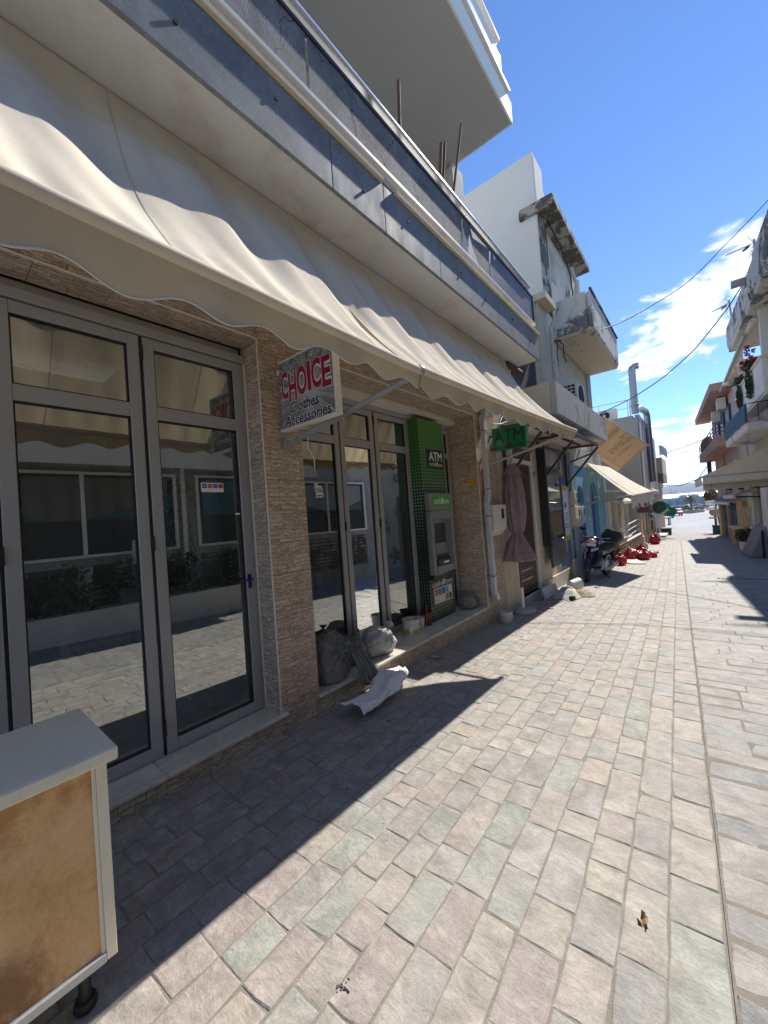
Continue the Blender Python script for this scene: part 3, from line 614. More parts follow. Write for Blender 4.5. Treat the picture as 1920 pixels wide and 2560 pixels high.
def mesh_panel():
    m = NT('cracked wired screen'); v = m.pos(); P = m.sep(v)
    a = m.noise(m.scale(v, 1, 1, .5), 4.0, 7, 0.7, 0.5); sp = m.noise(m.scale(v, 1, 1, .25), 120, 3, 0.7); dots_ = m.vor(v, 150)
    w2 = m.vmath('ADD', v, m.scale(m.comb(m.noise(v, 5, 3), m.noise(v, 6, 3), m.noise(v, 4, 3)), 0, .3, .25))
    ck = m.math('MULTIPLY', m.rng(m.vor(w2, 2.2, 'DISTANCE_TO_EDGE'), 0.0, 0.014, 1.0, 0.0), m.rng(m.noise(v, 1.1, 3), 0.42, 0.5))
    c_ = m.ramp(m.math('ADD', m.math('MULTIPLY', a, 0.5), m.math('MULTIPLY', sp, 0.5)), [(0.3, (0.09,0.095,0.10)), (0.5, (0.22,0.225,0.23)), (0.7, (0.42,0.42,0.42))])
    m.base(m.mix(ck, c_, (0.03,0.03,0.03))); m.rough(0.8); m.p.inputs['Specular IOR Level'].default_value = 0.25; m.bump(m.math('ADD', sp, m.math('MULTIPLY', dots_, .5)), 0.5, 0.004); return m.m
M['screen'] = mesh_panel(); PZ0, PZ1 = BZ+.575, BZ+.985
def panel(pts): ob('screen_panel', MB().prism([(BX-.012, y, z) for y, z in pts], (-.006,0,0)), M['screen'], shop)
panel([(-3, PZ0), (1.78, PZ0), (1.80, PZ1), (-3, PZ1)]); panel([(1.81, PZ0), (3.92, PZ0), (4.0, PZ0+.18), (4.06, PZ1), (1.82, PZ1)])
panel([(4.08, PZ1), (4.05, PZ0+.30), (4.17, PZ0+.12), (4.21, PZ0+.30), (4.30, PZ0+.16), (4.46, PZ0+.02), (4.62, PZ0), (4.70, PZ0), (4.78, PZ1-.02), (4.30, PZ1-.12), (4.24, PZ1)])
M['screen_dark'] = paint('dark mesh screen', (0.06,0.065,0.075), 0.45, var=0.4, scale=5, fine=110, bump=0.6)
ob('screen_panel', MB().prism([(BX-.012, y, z) for y, z in ((4.74, PZ0), (6.40, PZ0), (6.40, PZ1), (5.0, PZ1), (4.93, PZ1-.10), (4.90, PZ1-.02), (4.84, PZ1))], (-.006,0,0)), M['screen_dark'], shop, label='darker unbroken mesh panel at the far end')
ob('corner_strip', MB().box(-3.4, -3.0, 6.22, 6.62, 2.6, 6.255), M['facade_white'], shop)
# upper storeys: wall behind, second balcony
ob('upper_wall', MB().box(-8.0, -3.75, -3.0, 6.60, 2.59, 12.0), peel('grey stucco', (0.52,0.50,0.46), (0.20,0.19,0.17), 0.35, 5, bump=0.9, crack=False), shop)
UX, UZ = -1.95, 6.26
ob('upper_balcony', MB().box(-3.75, UX, -3.0, 6.37, UZ, UZ+.36), paint('white balcony', (0.80,0.79,0.76), 0.7, var=0.03, bump=0.1), shop, bevel=0.006)
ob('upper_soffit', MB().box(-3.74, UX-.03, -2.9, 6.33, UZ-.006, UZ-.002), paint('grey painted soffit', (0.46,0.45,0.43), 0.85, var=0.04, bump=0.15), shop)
ob('upper_moulding', MB().box(-2.0, UX+.05, -3.0, 6.20, UZ+.36, UZ+.41), M['white_metal'], shop, bevel=0.006)
ub = MB().box(UX-.04, UX, -3.0, 6.0, UZ+.50, UZ+.85).box(UX-.06, UX+.03, -3.0, 5.96, UZ+.98, UZ+1.03).box(-3.0, UX, 6.0, 6.04, UZ+.5, UZ+.85)
for y in (0, 1.5, 3.0, 4.5, 5.9): ub.box(UX-.05, UX-.01, y-.02, y+.02, UZ+.41, UZ+1.0)
ob('upper_railing', ub, M['white_metal'], shop, bevel=0.003)
for a, e, r_, lb_ in (((-1.95, 2.93, 2.75), px(996, 203, X=-1.93), .016, 'short rusty rod standing behind the balcony rail, nearest the camera'), ((-1.95, 3.55, 2.75), px(1103, 358, X=-1.93), .018, 'thick rusty rod behind the balcony rail, left of the close pair'), ((-1.97, 3.62, 2.75), px(1112, 357, X=-1.93), .015, 'rusty rod with a dark tip, right of the close pair'), ((-1.99, 3.78, 2.75), px(1153, 310, X=-1.93), .014, 'long thin grey brown rod leaning to the right behind the balcony rail')):
    tag(ob('iron_rod', MB().tube([a, e], r_, 8), M['rust'], smooth='auto', org=a), lb_, 'rod', 'rods behind the balcony rail')
# ---------------------------------------------------------------- awnings over the shop
def awning(y0, y1, zb0, zb1, xb0, xb1, seed, label, arm, roller_end, nu, dr0, dr1, skew=0.0, u0=0.0):
    t = thing('awning', (-2.27, (y0+y1)/2, 2.36), label, 'awning', 'cream awnings over the shop front')
    XT, ZT = -2.27, 2.365; rg = random.Random(seed)
    ph = [rg.uniform(0, 6.28) for _ in range(6)]
    def bar(u): return Vector((xb0+(xb1-xb0)*u, y0+(y1-y0)*u, zb0+(zb1-zb0)*u - 0.012*math.sin(math.pi*u)))
    def cloth(u, v):
        b_ = bar(u); p = Vector((XT, b_.y-skew*u, ZT)).lerp(b_, v); y = p.y
        e = math.sin(math.pi*min(max(v, 0), 1))**0.8; yy = y - 0.30*v
        r_ = 0.036*math.sin(yy*8.1+ph[0]+1.2*math.sin(y*1.7+ph[1])) + 0.020*math.sin(yy*17.3+ph[2]+v*1.5) + 0.034*mnoise.noise(Vector((yy*2.2+seed, v*1.6, 0))) + 0.010*mnoise.noise(Vector((yy*11+seed, v*3.0, 5)))
        d = e*(r_*0.72*(0.35+0.8*(1-v)**0.7) - 0.10) + 0.010*v*math.sin(yy*30+ph[3])*math.exp(-((v-.85)/.12)**2)
        return p + Vector((0.845, 0, 0.537))*d
    ob('cloth', MB().grid(lambda a, b_: cloth(u0+(1-u0)*a, b_), nu, 36), M['canvas'], t, smooth=True, solid=0)
    for k in range(1, int((y1-y0)/1.15)+1):
        u = k*1.15/(y1-y0)
        if u < 0.97: ob('seam', MB().grid(lambda a, b_: cloth(u+(a-.5)*0.004/(y1-y0)*2, b_)+Vector((0.002, 0, 0.0014)), 1, 36), M['cord'] if False else M['canvas_seam'], t, smooth=True)
    ob('front_bar', MB().tube([bar(i/24) for i in range(25)], 0.027, 12), M['canvas'], t, smooth='auto')
    ob('bar_end', MB().tube([bar(1.0), bar(1.0)+Vector((0, .03, 0))], 0.029, 12).tube([bar(0)-Vector((0, .03, 0)), bar(0)], 0.029, 12), M['pipe_grey'], t, smooth='auto')
    def drop(u): y = y0+(y1-y0)*u; return dr0+(dr1-dr0)*max(0, (y-.2)/(y1-.2)) + 0.024*math.cos(y*2*math.pi/0.345+ph[4])+0.010*math.sin(y*3.1)
    def val(u, v):
        b_ = bar(u); y = b_.y; return b_+Vector((0.004-0.035*v+v*(0.016*math.sin(y*9+ph[5])+0.012*mnoise.noise(Vector((y*4, v, seed)))), 0.006*v*math.sin(y*13), -0.02-v*drop(u)))
    ob('valance', MB().grid(val, nu*2, 6), M['valance'], t, smooth=True)
    ob('valance_cord', MB().tube([val(i/(nu*2), 1.0) for i in range(nu*2+1)], 0.0042, 5), M['cord'], t, smooth=True)
    a, e = arm; ob('arm', MB().tube([a, e], 0.021, 10), M['pipe_grey'], t, smooth='auto')
    ob('arm_pivot', MB().box(-2.60, -2.545, a[1]-.03, a[1]+.03, a[2]-.045, a[2]+.04), M['pipe_grey'], t, bevel=0.004)
    ob('roller', MB().tube([(XT-.02, y0, ZT), (XT-.02, y1, ZT)], 0.02, 8), M['canvas'], t, smooth='auto')
    if roller_end > y1: ob('roller_end', MB().tube([(XT, y1-.15, ZT-.02), (XT, roller_end, ZT-.02)], 0.05, 10), M['rust_brown'], t, smooth='auto')
    return t
M['canvas_seam'] = canvas('awning seam', (0.66,0.60,0.49))
awning(-1.6, 2.17, 1.055, 0.975, -1.4, -1.4, 3.0, 'near cream awning with a deep scalloped valance above the first glass doors', ((-2.56, 1.93, 0.655), (-1.43, 2.12, 0.93)), 2.17, 150, 0.14, 0.07)
awning(2.20, 6.25, 0.985, 1.095, -1.4, -1.37, 8.0, 'farther cream awning with small scallops, ending above the green ATM box sign', ((-2.56, 5.74, 0.73), (-1.39, 6.12, 1.05)), 6.72, 170, 0.095, 0.095, 0.2, -0.025)
rp_ = MB().tube([(-2.35, 1.97, 0.69), (-2.36, 1.97, 0.60), (-2.33, 2.0, 0.52), (-2.34, 2.01, 0.44)], 0.004, 5)
tag(ob('string', rp_, M['cord'], org=(-2.35, 1.97, 0.6)), 'white string tied round the near awning arm and hanging down', 'string')
# ---------------------------------------------------------------- hanging shop sign
sg = thing('shop_sign', (-2.6, 1.9, 1.0), 'silver CHOICE clothes and accessories sign projecting from the stone pier', 'sign')
def burst():
    m = NT('silver starburst print'); P = m.sep(m.pos()); x = m.math('ADD', P[0], 2.20); z = m.math('SUBTRACT', P[2], 1.0)
    an = m.math('ARCTAN2', z, x); d = m.vmath('LENGTH', m.comb(x, z))
    k = m.noise(m.comb(m.math('MULTIPLY', an, 9.0), m.math('MULTIPLY', d, 0.5)), 2.2, 5, 0.8); k = m.math('ADD', k, m.rng(d, 0.0, 0.2, 0.12, 0.0))
    m.base(m.ramp(k, [(0.36, (0.09,0.10,0.115)), (0.5, (0.22,0.23,0.245)), (0.66, (0.62,0.63,0.64))])); m.rough(0.35); return m.m
SX0, SX1, SZ0, SZ1, SY = -2.565, -1.94, 0.765, 1.32, 1.90
ob('sign_panel', MB().box(SX0, SX1, SY-.004, SY, SZ0+.012, SZ1-.012), burst(), sg)
ob('sign_frame', MB().box(SX0, SX1+.012, SY, SY+.055, SZ0, SZ1).box(SX0, SX1+.012, SY-.008, SY, SZ0, SZ0+.012).box(SX0, SX1+.012, SY-.008, SY, SZ1-.012, SZ1).box(SX1, SX1+.012, SY-.008, SY, SZ0+.012, SZ1-.012), M['white_metal'], sg, bevel=0.002)
ob('bracket', MB().box(-2.66, SX0, SY, SY+.04, SZ0-.0, SZ0+.022).box(-2.66, SX0, SY, SY+.04, SZ1-.085, SZ1-.05), M['white_metal'], sg, bevel=0.003)
crim = flat('crimson print', (0.36,0.004,0.05), 0.4); ink = flat('violet ink', (0.025,0.015,0.075), 0.4); blk = M['black']
def stext(s, u0, u1, v0, v1, m, off=0.0, outline=None, shear=0.0):
    if outline is not None: text(s, (SX0+u0-.004, SY-.0045, SZ0+v0-.004), Xd, Zd, u1-u0+.008, v1-v0+.008, outline, sg, off=off+.045, shear=shear)
    text(s, (SX0+u0, SY-.006, SZ0+v0), Xd, Zd, u1-u0, v1-v0, m, sg, off=off, shear=shear)
stext('Ρούχα-Αξεσουάρ', 0.015, 0.60, 0.475, 0.54, blk, 0.0, M['white'], 0.12)
for i, ch_ in enumerate('CHOICE'):
    wds = (0.085, 0.095, 0.115, 0.04, 0.105, 0.095); u0 = 0.025+sum(wds[:i])+0.009*i; dz = (0.035, 0.0, 0.02, 0.03, 0.025, 0.01)[i]
    stext(ch_, u0, u0+wds[i], 0.235+dz-.03, 0.455+dz-.025, crim, 0.03, M['white'])
stext('Clothes', 0.12, 0.46, 0.115, 0.20, ink, 0.02, M['white'], 0.15); stext('Accessories', 0.045, 0.585, 0.018, 0.10, ink, 0.02, M['white'], 0.15)
# ---------------------------------------------------------------- cash machine
atm = thing('cash_machine', (-2.96, 4.65, SILL), 'tall green and black dotted cash machine standing on the marble sill', 'cash machine')
AX, AY0, AY1, AZ1 = -2.885, 4.33, 4.97, 1.335
def dots():
    m = NT('green halftone print'); P = m.sep(m.pos()); g = m.n('ShaderNodeNewGeometry'); ny = m.math('ABSOLUTE', m.sep(g.outputs['Normal'])[1])
    u = m.math('ADD', m.math('MULTIPLY', P[0], ny), m.math('MULTIPLY', P[1], m.math('SUBTRACT', 1.0, ny))); s = 0.045
    fu = m.math('SUBTRACT', m.math('FRACT', m.math('DIVIDE', m.math('ADD', u, 20.0), s)), 0.5); fv = m.math('SUBTRACT', m.math('FRACT', m.math('DIVIDE', m.math('ADD', P[2], 20.0), s)), 0.5)
    d = m.vmath('LENGTH', m.comb(fu, fv)); h = m.rng(P[2], SILL, AZ1)
    rr = m.ramp(h, [(0.0, (.37,)*3), (0.14, (.27,)*3), (0.33, (.07,)*3), (0.5, (.26,)*3), (0.66, (.40,)*3), (0.80, (.47,)*3), (0.9, (.52,)*3), (1.0, (.56,)*3)])
    inside = m.rng(m.math('SUBTRACT', d, m.sep(rr)[0]), -0.03, 0.03, 1.0, 0.0)
    fg = m.ramp(h, [(0.0, (0.06,0.16,0.07)), (0.3, (0.16,0.22,0.17)), (0.55, (0.20,0.32,0.20)), (0.74, (0.075,0.23,0.07)), (1.0, (0.05,0.20,0.03))])
    bgc = m.ramp(h, [(0.0, (0.008,0.012,0.01)), (0.55, (0.006,0.012,0.008)), (0.8, (0.005,0.022,0.010)), (1.0, (0.008,0.045,0.012))])
    m.base(m.mix(inside, bgc, fg)); m.rough(0.4); return m.m
M['dots'] = dots()
ob('casing', MB().box(-3.06, AX, AY0, AY1, SILL, AZ1), M['dots'], atm, bevel=0.004)
ob('name_panel', MB().box(AX, AX+.003, 4.49, 4.925, 0.665, 0.925), M['black'], atm)
text('ATM', (AX+.0045, 4.545, 0.765), Yd, Zd, 0.345, 0.13, M['white'], atm, off=.02); 
def cashzone(o, wdt, hgt, m, parent):
    o = Vector(o); text('cash', o, Yd, Zd, wdt*.42, hgt, m, parent); text('zone', o+Vector((0, wdt*.62, 0)), Yd, Zd, wdt*.38, hgt*.66, m, parent)
    for k in range(2): ob('slash_mark', MB().prism([o+Vector((0.0005, wdt*(.44+.085*k), 0)), o+Vector((.0005, wdt*(.49+.085*k), 0)), o+Vector((.0005, wdt*(.56+.085*k), hgt)), o+Vector((.0005, wdt*(.51+.085*k), hgt))], (.001,0,0)), m, parent)
cashzone((AX+.0045, 4.545, 0.69), 0.345, 0.058, M['white'], atm)
UXF = -2.80
gm = paint('grey moulded plastic', (0.22,0.225,0.23), 0.5, var=0.05, bump=0.05)
u_ = MB().box(AX, UXF, 4.355, 4.945, 0.065, 0.30)
for bx_ in ((4.355, 4.43, -0.81, 0.055), (4.875, 4.945, -0.81, 0.055), (4.43, 4.875, -0.81, -0.70), (4.43, 4.875, -0.06, 0.055)): u_.box(AX, UXF, *bx_)
ob('bezel', u_, gm, atm, bevel=0.008)
ob('lit_sign', MB().box(UXF, UXF+.004, 4.415, 4.885, 0.105, 0.265), flat('green sign face', (0.07,0.33,0.06), 0.35), atm)
cashzone((UXF+.0055, 4.45, 0.15), 0.40, 0.085, M['white'], atm)
ob('recess', MB().prism([(AX+.001, 4.43, -0.06), (UXF-.01, 4.43, -0.06), (UXF-.015, 4.43, -0.70), (AX+.001, 4.43, -0.70), (AX+.001, 4.43, -0.5)], (0, .445, 0)) if False else MB().add([(AX+.002, 4.43, -0.06), (AX+.002, 4.875, -0.06), (AX+.002, 4.875, -0.47), (AX+.002, 4.43, -0.47), (UXF-.02, 4.43, -0.62), (UXF-.02, 4.875, -0.62), (UXF-.02, 4.875, -0.7), (UXF-.02, 4.43, -0.7)], [(0,1,2,3), (3,2,5,4), (4,5,6,7)]), paint('steel fascia', (0.33,0.33,0.32), 0.35, var=0.05, metal=0.5, bump=0), atm)
ob('screen', MB().box(AX+.003, AX+.008, 4.47, 4.835, -0.40, -0.12), flat('dead screen', (0.05,0.052,0.055), 0.15), atm)
ob('side_wedge', MB().prism([(AX+.003, 4.431, -0.12), (UXF-.01, 4.431, -0.60), (AX+.003, 4.431, -0.60)], (0, .03, 0)), paint('pale wedge', (0.50,0.48,0.42), 0.5, bump=0), atm)
ob('keypad', MB().box(AX+.01, UXF+.005, 4.46, 4.80, -0.70, -0.60).box(AX+.01, UXF-.02, 4.46, 4.80, -0.60, -0.55), M['black'], atm, bevel=0.008)
kb = MB()
for i in range(4):
    for j in range(4): kb.box(AX+.03+j*.011, AX+.038+j*.011, 4.58+i*.03, 4.602+i*.03, -0.55, -0.545)
ob('keypad_keys', kb, gm, atm, kind='stuff')
ob('cash_slot', MB().box(UXF+.004, UXF+.009, 4.60, 4.74, -0.672, -0.645), M['white'], atm)
ob('ledge', MB().box(AX, UXF-.02, 4.36, 4.955, -0.875, -0.815), M['black'], atm, bevel=0.004)
ob('lower_panel', MB().box(AX, AX+.004, 4.37, 4.955, -1.23, -0.88), flat('dark print', (0.012,0.016,0.014), 0.4), atm)
cashzone((AX+.0055, 4.395, -0.985), 0.53, 0.075, M['white'], atm)
ob('card_panel', MB().box(AX+.004, AX+.006, 4.42, 4.91, -1.225, -1.005), paint('pale card panel', (0.42,0.45,0.42), 0.4, bump=0), atm, bevel=0.0008)
cards = ((0.55,0.03,0.02),(0.03,0.10,0.28),(0.02,0.06,0.14),(0.10,0.30,0.62),(0.62,0.65,0.68),(0.62,0.64,0.66),(0.60,0.62,0.64),(0.60,0.60,0.60),(0.50,0.06,0.08),(0.05,0.06,0.08))
for k, c in enumerate(cards):
    y = 4.445+(k % 5)*.091; z = -1.105 if k < 5 else -1.205
    ob('card_logo', MB().box(AX+.006, AX+.0075, y, y+.075, z, z+.08), flat('card print %d' % k, c, 0.4), atm)
text('VISA', (AX+.0085, 4.452, -1.178), Yd, Zd, .06, .02, ink, atm)
# green box sign
bs = thing('box_sign', (-2.6, 6.0, 1.15), 'dark green ATM box sign with black letters beside the downpipe', 'sign')
gp = NT('dark green acrylic'); gp.base((0.008,0.185,0.08)); gp.rough(0.25); 
ob('box', MB().box(-2.545, -2.0, 5.955, 6.075, 0.955, 1.32), gp.m, bs, bevel=0.006)
text('ATM', (-2.51, 5.953, 1.07), Xd, Zd, 0.475, 0.20, M['black'], bs)
text('cash', (-2.53, 5.953, 0.975), Xd, Zd, 0.19, 0.075, M['black'], bs); text('zone', (-2.26, 5.953, 0.975), Xd, Zd, 0.22, 0.05, M['black'], bs)
for k in range(2): ob('slash_mark', MB().prism([(-2.335+.04*k, 5.953, .975), (-2.305+.04*k, 5.953, .975), (-2.275+.04*k, 5.953, 1.05), (-2.305+.04*k, 5.953, 1.05)], (0, -.001, 0)), M['black'], bs)
ob('bracket', MB().box(-2.61, -2.545, 5.99, 6.03, 1.20, 1.225).box(-2.61, -2.545, 5.99, 6.03, 0.99, 1.015), M['black'], bs)
# ---------------------------------------------------------------- downpipe on the far pier
dp = thing('drainpipe', (-2.53, 5.8, G(5.8)), 'pale grey downpipe with a hopper and an offset, running down the far stone pier', 'drainpipe')
def k2(cx, cy): return 1000+cx/3.95, 1000+cy/3.95
def dpp(cx, cy): return px(*k2(cx, cy), X=-2.53)
pz = [dpp(*q) for q in ((905,165),(880,85),(850,70),(822,140),(822,290),(862,850),(870,930),(858,1010),(868,1150),(920,1730),(930,1880),(938,1925),(962,1962))]
def sq(mb, pts, wx, wy):
    for a, e in zip(pts[:-1], pts[1:]): d = (e-a).normalized()*.006; mb.beam(a-d, e+d, wx, wy, (1,0,0))
    return mb
ob('pipe', sq(MB(), pz[3:], 0.085, 0.07), M['pipe_white'], dp, bevel=0.006)
ob('hopper', sq(MB(), pz[:4], 0.11, 0.09), M['pipe_white'], dp, bevel=0.008)
for q in ((822,300),(866,880),(868,1148),(921,1735)):
    c = dpp(*q); ob('pipe_clip', MB().box(-2.6, -2.485, c.y-.052, c.y+.052, c.z-.012, c.z+.012), M['pipe_grey'], dp, bevel=0.003)
ob('outlet', sq(MB(), pz[-2:], 0.1, 0.085), M['pipe_white'], dp, bevel=0.006)
wl = thing('wire_loop', (-2.5, 6.0, 1.4), 'loose loop of grey wire hanging under the awning beside the downpipe', 'wire')
ob('wire', MB().tube([px(*k2(*q), X=-2.45) for q in ((860,190),(870,215),(930,235),(985,235),(1010,160),(1090,145),(1060,210),(1000,235),(960,250))], 0.0035, 5), M['pipe_grey'], wl, smooth=True)
# ---------------------------------------------------------------- sacks and litter
def cloth_mat(name, c, rough=0.8):
    m = NT(name); v = m.pos(); a = m.noise(v, 9, 6, 0.65, 1.0); we = m.noise(m.scale(v, 1, 1, 1), 260, 2, 0.5); fo = m.noise(m.scale(v, 1.0, 1.0, .6), 17, 5, 0.62, 2.2)
    m.base(m.ramp(a, [(0.3, sc3(c, 0.75)), (0.7, sc3(c, 1.2))])); m.rough(rough); m.bump(m.math('ADD', m.math('MULTIPLY', fo, 1.0), m.math('MULTIPLY', we, 0.2)), 0.9, 0.035); return m.m
M['sack_grey'] = cloth_mat('grey woven sack', (0.25,0.25,0.245)); M['sack_pale'] = cloth_mat('pale woven sack', (0.50,0.50,0.50), 0.55)
def sack(name, c, rx, ry, rz, seed, knot, m, label, cat='sack', group=None, tail=None, gather=0.16, red=False):
    """a tied sack: flattened base, folds gathering to the knot, bunched neck"""
    t = thing(name, c, label, cat, group); c = Vector(c); kd = Vector(knot).normalized(); ax = kd.orthogonal().normalized(); bx = kd.cross(ax)
    def f(d):
        cs = d.dot(kd); an = math.atan2(d.dot(bx), d.dot(ax)); n_ = mnoise.noise(d*1.7+Vector((seed, 0, 0))); n2_ = mnoise.noise(d*4.5+Vector((0, seed, 0)))
        fold = (abs(math.sin(an*4.0+seed+1.3*mnoise.noise(d*2+Vector((0,0,seed)))))-.6)+(abs(math.sin(an*7.5+seed*2+mnoise.noise(d*3)))-.6)*.6
        n3_ = mnoise.noise(Vector((an*2.5, cs*1.2, seed))); cr = abs(mnoise.noise(Vector((an*5+seed, cs*2.2, 3))))
        k = 1+0.12*n_+0.05*n2_ + 0.16*fold*max(0, cs+.55)*(.6+.5*mnoise.noise(d*2.3+Vector((seed, seed, 0)))) - 0.10*cr + .05*n3_
        return k*(1 - 0.28*max(0, cs-.4)*1.6)*(1+.10*max(0, -d.z))
    mb = MB().ball((c.x, c.y, c.z+rz*.80), rx, ry, rz, 96, 48, f)
    mb.v = [Vector((v.x, v.y, max(v.z, c.z+.004+.004*math.sin(v.x*40)))) for v in mb.v]
    ob('body', mb, m, t, smooth=True)
    kp = c+Vector((kd.x*rx*.82, kd.y*ry*.82, rz*.80+kd.z*rz*.80)); nk = MB(); s = (rx+ry)*.5
    k0 = kp-kd*s*.12
    nk.lathe(k0, [(s*.34, 0), (s*.17, s*.13), (s*.085, s*.20), (s*.10, s*.25), (s*.22, s*.40), (s*.27, s*.47), (s*.20, s*.44), (s*.04, s*.30)], 36, kd, lambda a, h: 1+0.22*math.sin(a*2*math.pi*8+seed)+.15*math.sin(a*2*math.pi*3+seed*3))
    ob('neck', nk, m, t, smooth=True)
    if tail:
        P = [kp+Vector(q) for q in tail]; tb = MB()
        def tf(u, v):
            x = u*(len(P)-1); i = min(int(x), len(P)-2); p = P[i].lerp(P[i+1], x-i); wv = (0.05+.085*u)
            return p+Vector((0.02*math.sin(v*21+seed)+.012*math.sin(v*40), (v-.5)*wv*2, 0.008*math.sin(v*17)))
        tb.grid(tf, 16, 30); ob('tail', tb, m, t, smooth=True, solid=0.004)
    return t
sack('sandbag', (-2.79, 2.40, SILL), 0.21, 0.25, 0.23, 1.3, (0.75,0.25,0.35), M['sack_grey'], 'big dark grey tied sack slumped on the sill beside the near pier, tail hanging down', group='grey sacks at the shop front', tail=[(0,0,0),(0.09,0.05,0.02),(0.14,0.10,-0.10),(0.15,0.14,-0.22),(0.16,0.17,-0.32)])
sack('sandbag', (-2.86, 2.78, SILL), 0.14, 0.15, 0.17, 4.4, (0.2,0.3,0.9), M['sack_grey'], 'smaller dark grey sack leaning behind the big tied one', group='grey sacks at the shop front')
sack('sandbag', (-2.80, 3.13, SILL), 0.165, 0.235, 0.17, 2.1, (0.10,0.62,0.62), M['sack_pale'], 'pale silvery tied sack sitting in the sun on the sill', group='grey sacks at the shop front')
sack('sandbag', (-2.83, 5.27, SILL), 0.14, 0.17, 0.115, 7.7, (0.3,0.8,0.1), M['sack_grey'], 'flat grey sack lying on the sill at the far pier, past the cash machine', group='grey sacks at the shop front')
pl = thing('plastic_sheet', (-2.32, 2.62, G(2.6)), 'crumpled white plastic sheet lying on the paving below the sill', 'plastic sheet')
wp = NT('white plastic sheet'); wp.base((0.74,0.73,0.70)); wp.rough(0.38); wp.bump(wp.noise(wp.pos(), 13, 4), 0.25, 0.01)
def shf(u, v):
    a = (v-.5)*2.7; L = 0.86; y = (u-.5)*L; r_ = 0.11*(1-.25*u) + 0.03*math.sin(u*9+2) + 0.05*mnoise.noise(Vector((u*4, v*3, 2)))+.02*mnoise.noise(Vector((u*11, v*7, 5)))
    x = math.sin(a)*r_*1.25; z = max(math.cos(a)*r_*(0.75+.6*u) + 0.055 - .07*math.exp(-((v-.42)/.16)**2)*(1-u), 0.004) + .02*u
    return Vector((-2.33+x+.06*math.sin(u*5)-0.04*u, 2.62+y, G(2.62+y)+z))
ob('sheet', MB().grid(shf, 44, 30), wp.m, pl, smooth=True, solid=0.004)
def bucket(name, c, r, h, m, label, band=None, group=None, handle=True, cat='bucket'):
    t = thing(name, c, label, cat, group)
    ob('body', MB().lathe(c, [(r*.82, 0), (r*.86, h*.1), (r, h*.97), (r*1.06, h*.97), (r*1.06, h), (r*.93, h), (r*.80, .02), (0, .02)], 28), m, t, smooth='auto')
    if band is not None: ob('label_band', MB().lathe((c[0], c[1], c[2]), [(r*.885, h*.18), (r*.955, h*.74)], 28), band, t, smooth=True)
    if handle: ob('handle', MB().tube([Vector(c)+Vector((math.cos(a)*r*1.08, math.sin(a)*r*1.08, h*.9-.5*h*math.sin((a+.6)*1.15))) for a in [(-.6+i*.29) for i in range(10)]], .0035, 5), M['cord'], t, smooth=True)
    return t
def labelmat():
    m = NT('green printed label'); P = m.sep(m.pos()); an = m.math('ARCTAN2', m.math('SUBTRACT', P[1], 3.78), m.math('ADD', P[0], 2.83))
    k = m.rng(m.math('SINE', m.math('MULTIPLY', an, 5.0)), 0.35, 0.4); m.base(m.mix(k, m.ramp(m.rng(P[2], SILL, SILL+.21), [(0.18, (0.30,0.42,0.05)), (0.45, (0.45,0.55,0.10)), (0.5, (0.72,0.72,0.66)), (0.9, (0.70,0.71,0.66))], 'CONSTANT'), (0.70,0.68,0.60))); m.rough(0.45); return m.m
M['pail'] = paint('dirty white pail', (0.58,0.56,0.52), 0.5, var=0.12, scale=8, bump=0.05, dirt=(0.33,0.30,0.26), dirt_amt=0.35, dirt_scale=9)
bucket('bucket', (-2.83, 3.78, SILL), 0.105, 0.205, M['pail'], 'white bucket with a green printed label on the sill', labelmat(), 'buckets by the shop')
bucket('bucket', (-2.90, 4.03, SILL), 0.085, 0.15, M['pail'], 'small plain white tub tucked behind the green labelled bucket', None, 'buckets by the shop', False)
tin = bucket('tin', (-2.91, 4.24, SILL), 0.075, 0.17, paint('dark red tin', (0.15,0.025,0.018), 0.5, var=0.3, scale=12), 'dark red tin with brushes standing against the cash machine', None, None, False, 'tin')
ob('brush_stick', MB().tube([(-2.89, 4.18, SILL+.02), (-2.80, 4.10, SILL+.19)], .006, 6).tube([(-2.90, 4.25, SILL+.03), (-2.93, 4.29, SILL+.24)], .005, 6), paint('brush handle', (0.40,0.20,0.06), 0.6), tin)
bucket('bucket', (-2.43, 5.70, G(5.7)), 0.10, 0.165, M['pail'], 'dirty white pail on the paving at the corner of the step', None, 'buckets by the shop')
def leafpc(c, a, s, m, label, rz=0.0):
    def f(u, v): x = (u-.5)*s*1.6; y = (v-.5)*s*(math.sin(math.pi*min(max(u, .03), .97))**.6+.15*math.sin(u*25)); return Vector((c[0]+x*math.cos(a)-y*math.sin(a), c[1]+x*math.sin(a)+y*math.cos(a), G(c[1])+.008+.018*math.sin(u*5)*(v-.2)+.012*math.cos(v*4)))
    tag(ob('dead_leaf', MB().grid(f, 12, 8), m, smooth=True, solid=.0015, org=(c[0], c[1], G(c[1]))), label, 'leaf', 'dead leaves on the paving')
leafpc((-2.50, 3.78), 0.5, 0.10, paint('pale dry leaf', (0.50,0.43,0.30), 0.8, var=0.2), 'pale crumpled leaf at the foot of the step')
leafpc((-0.28, 1.70), 1.9, 0.034, M['leaf_dry'], 'curled orange brown leaf on the sunlit flagstones')
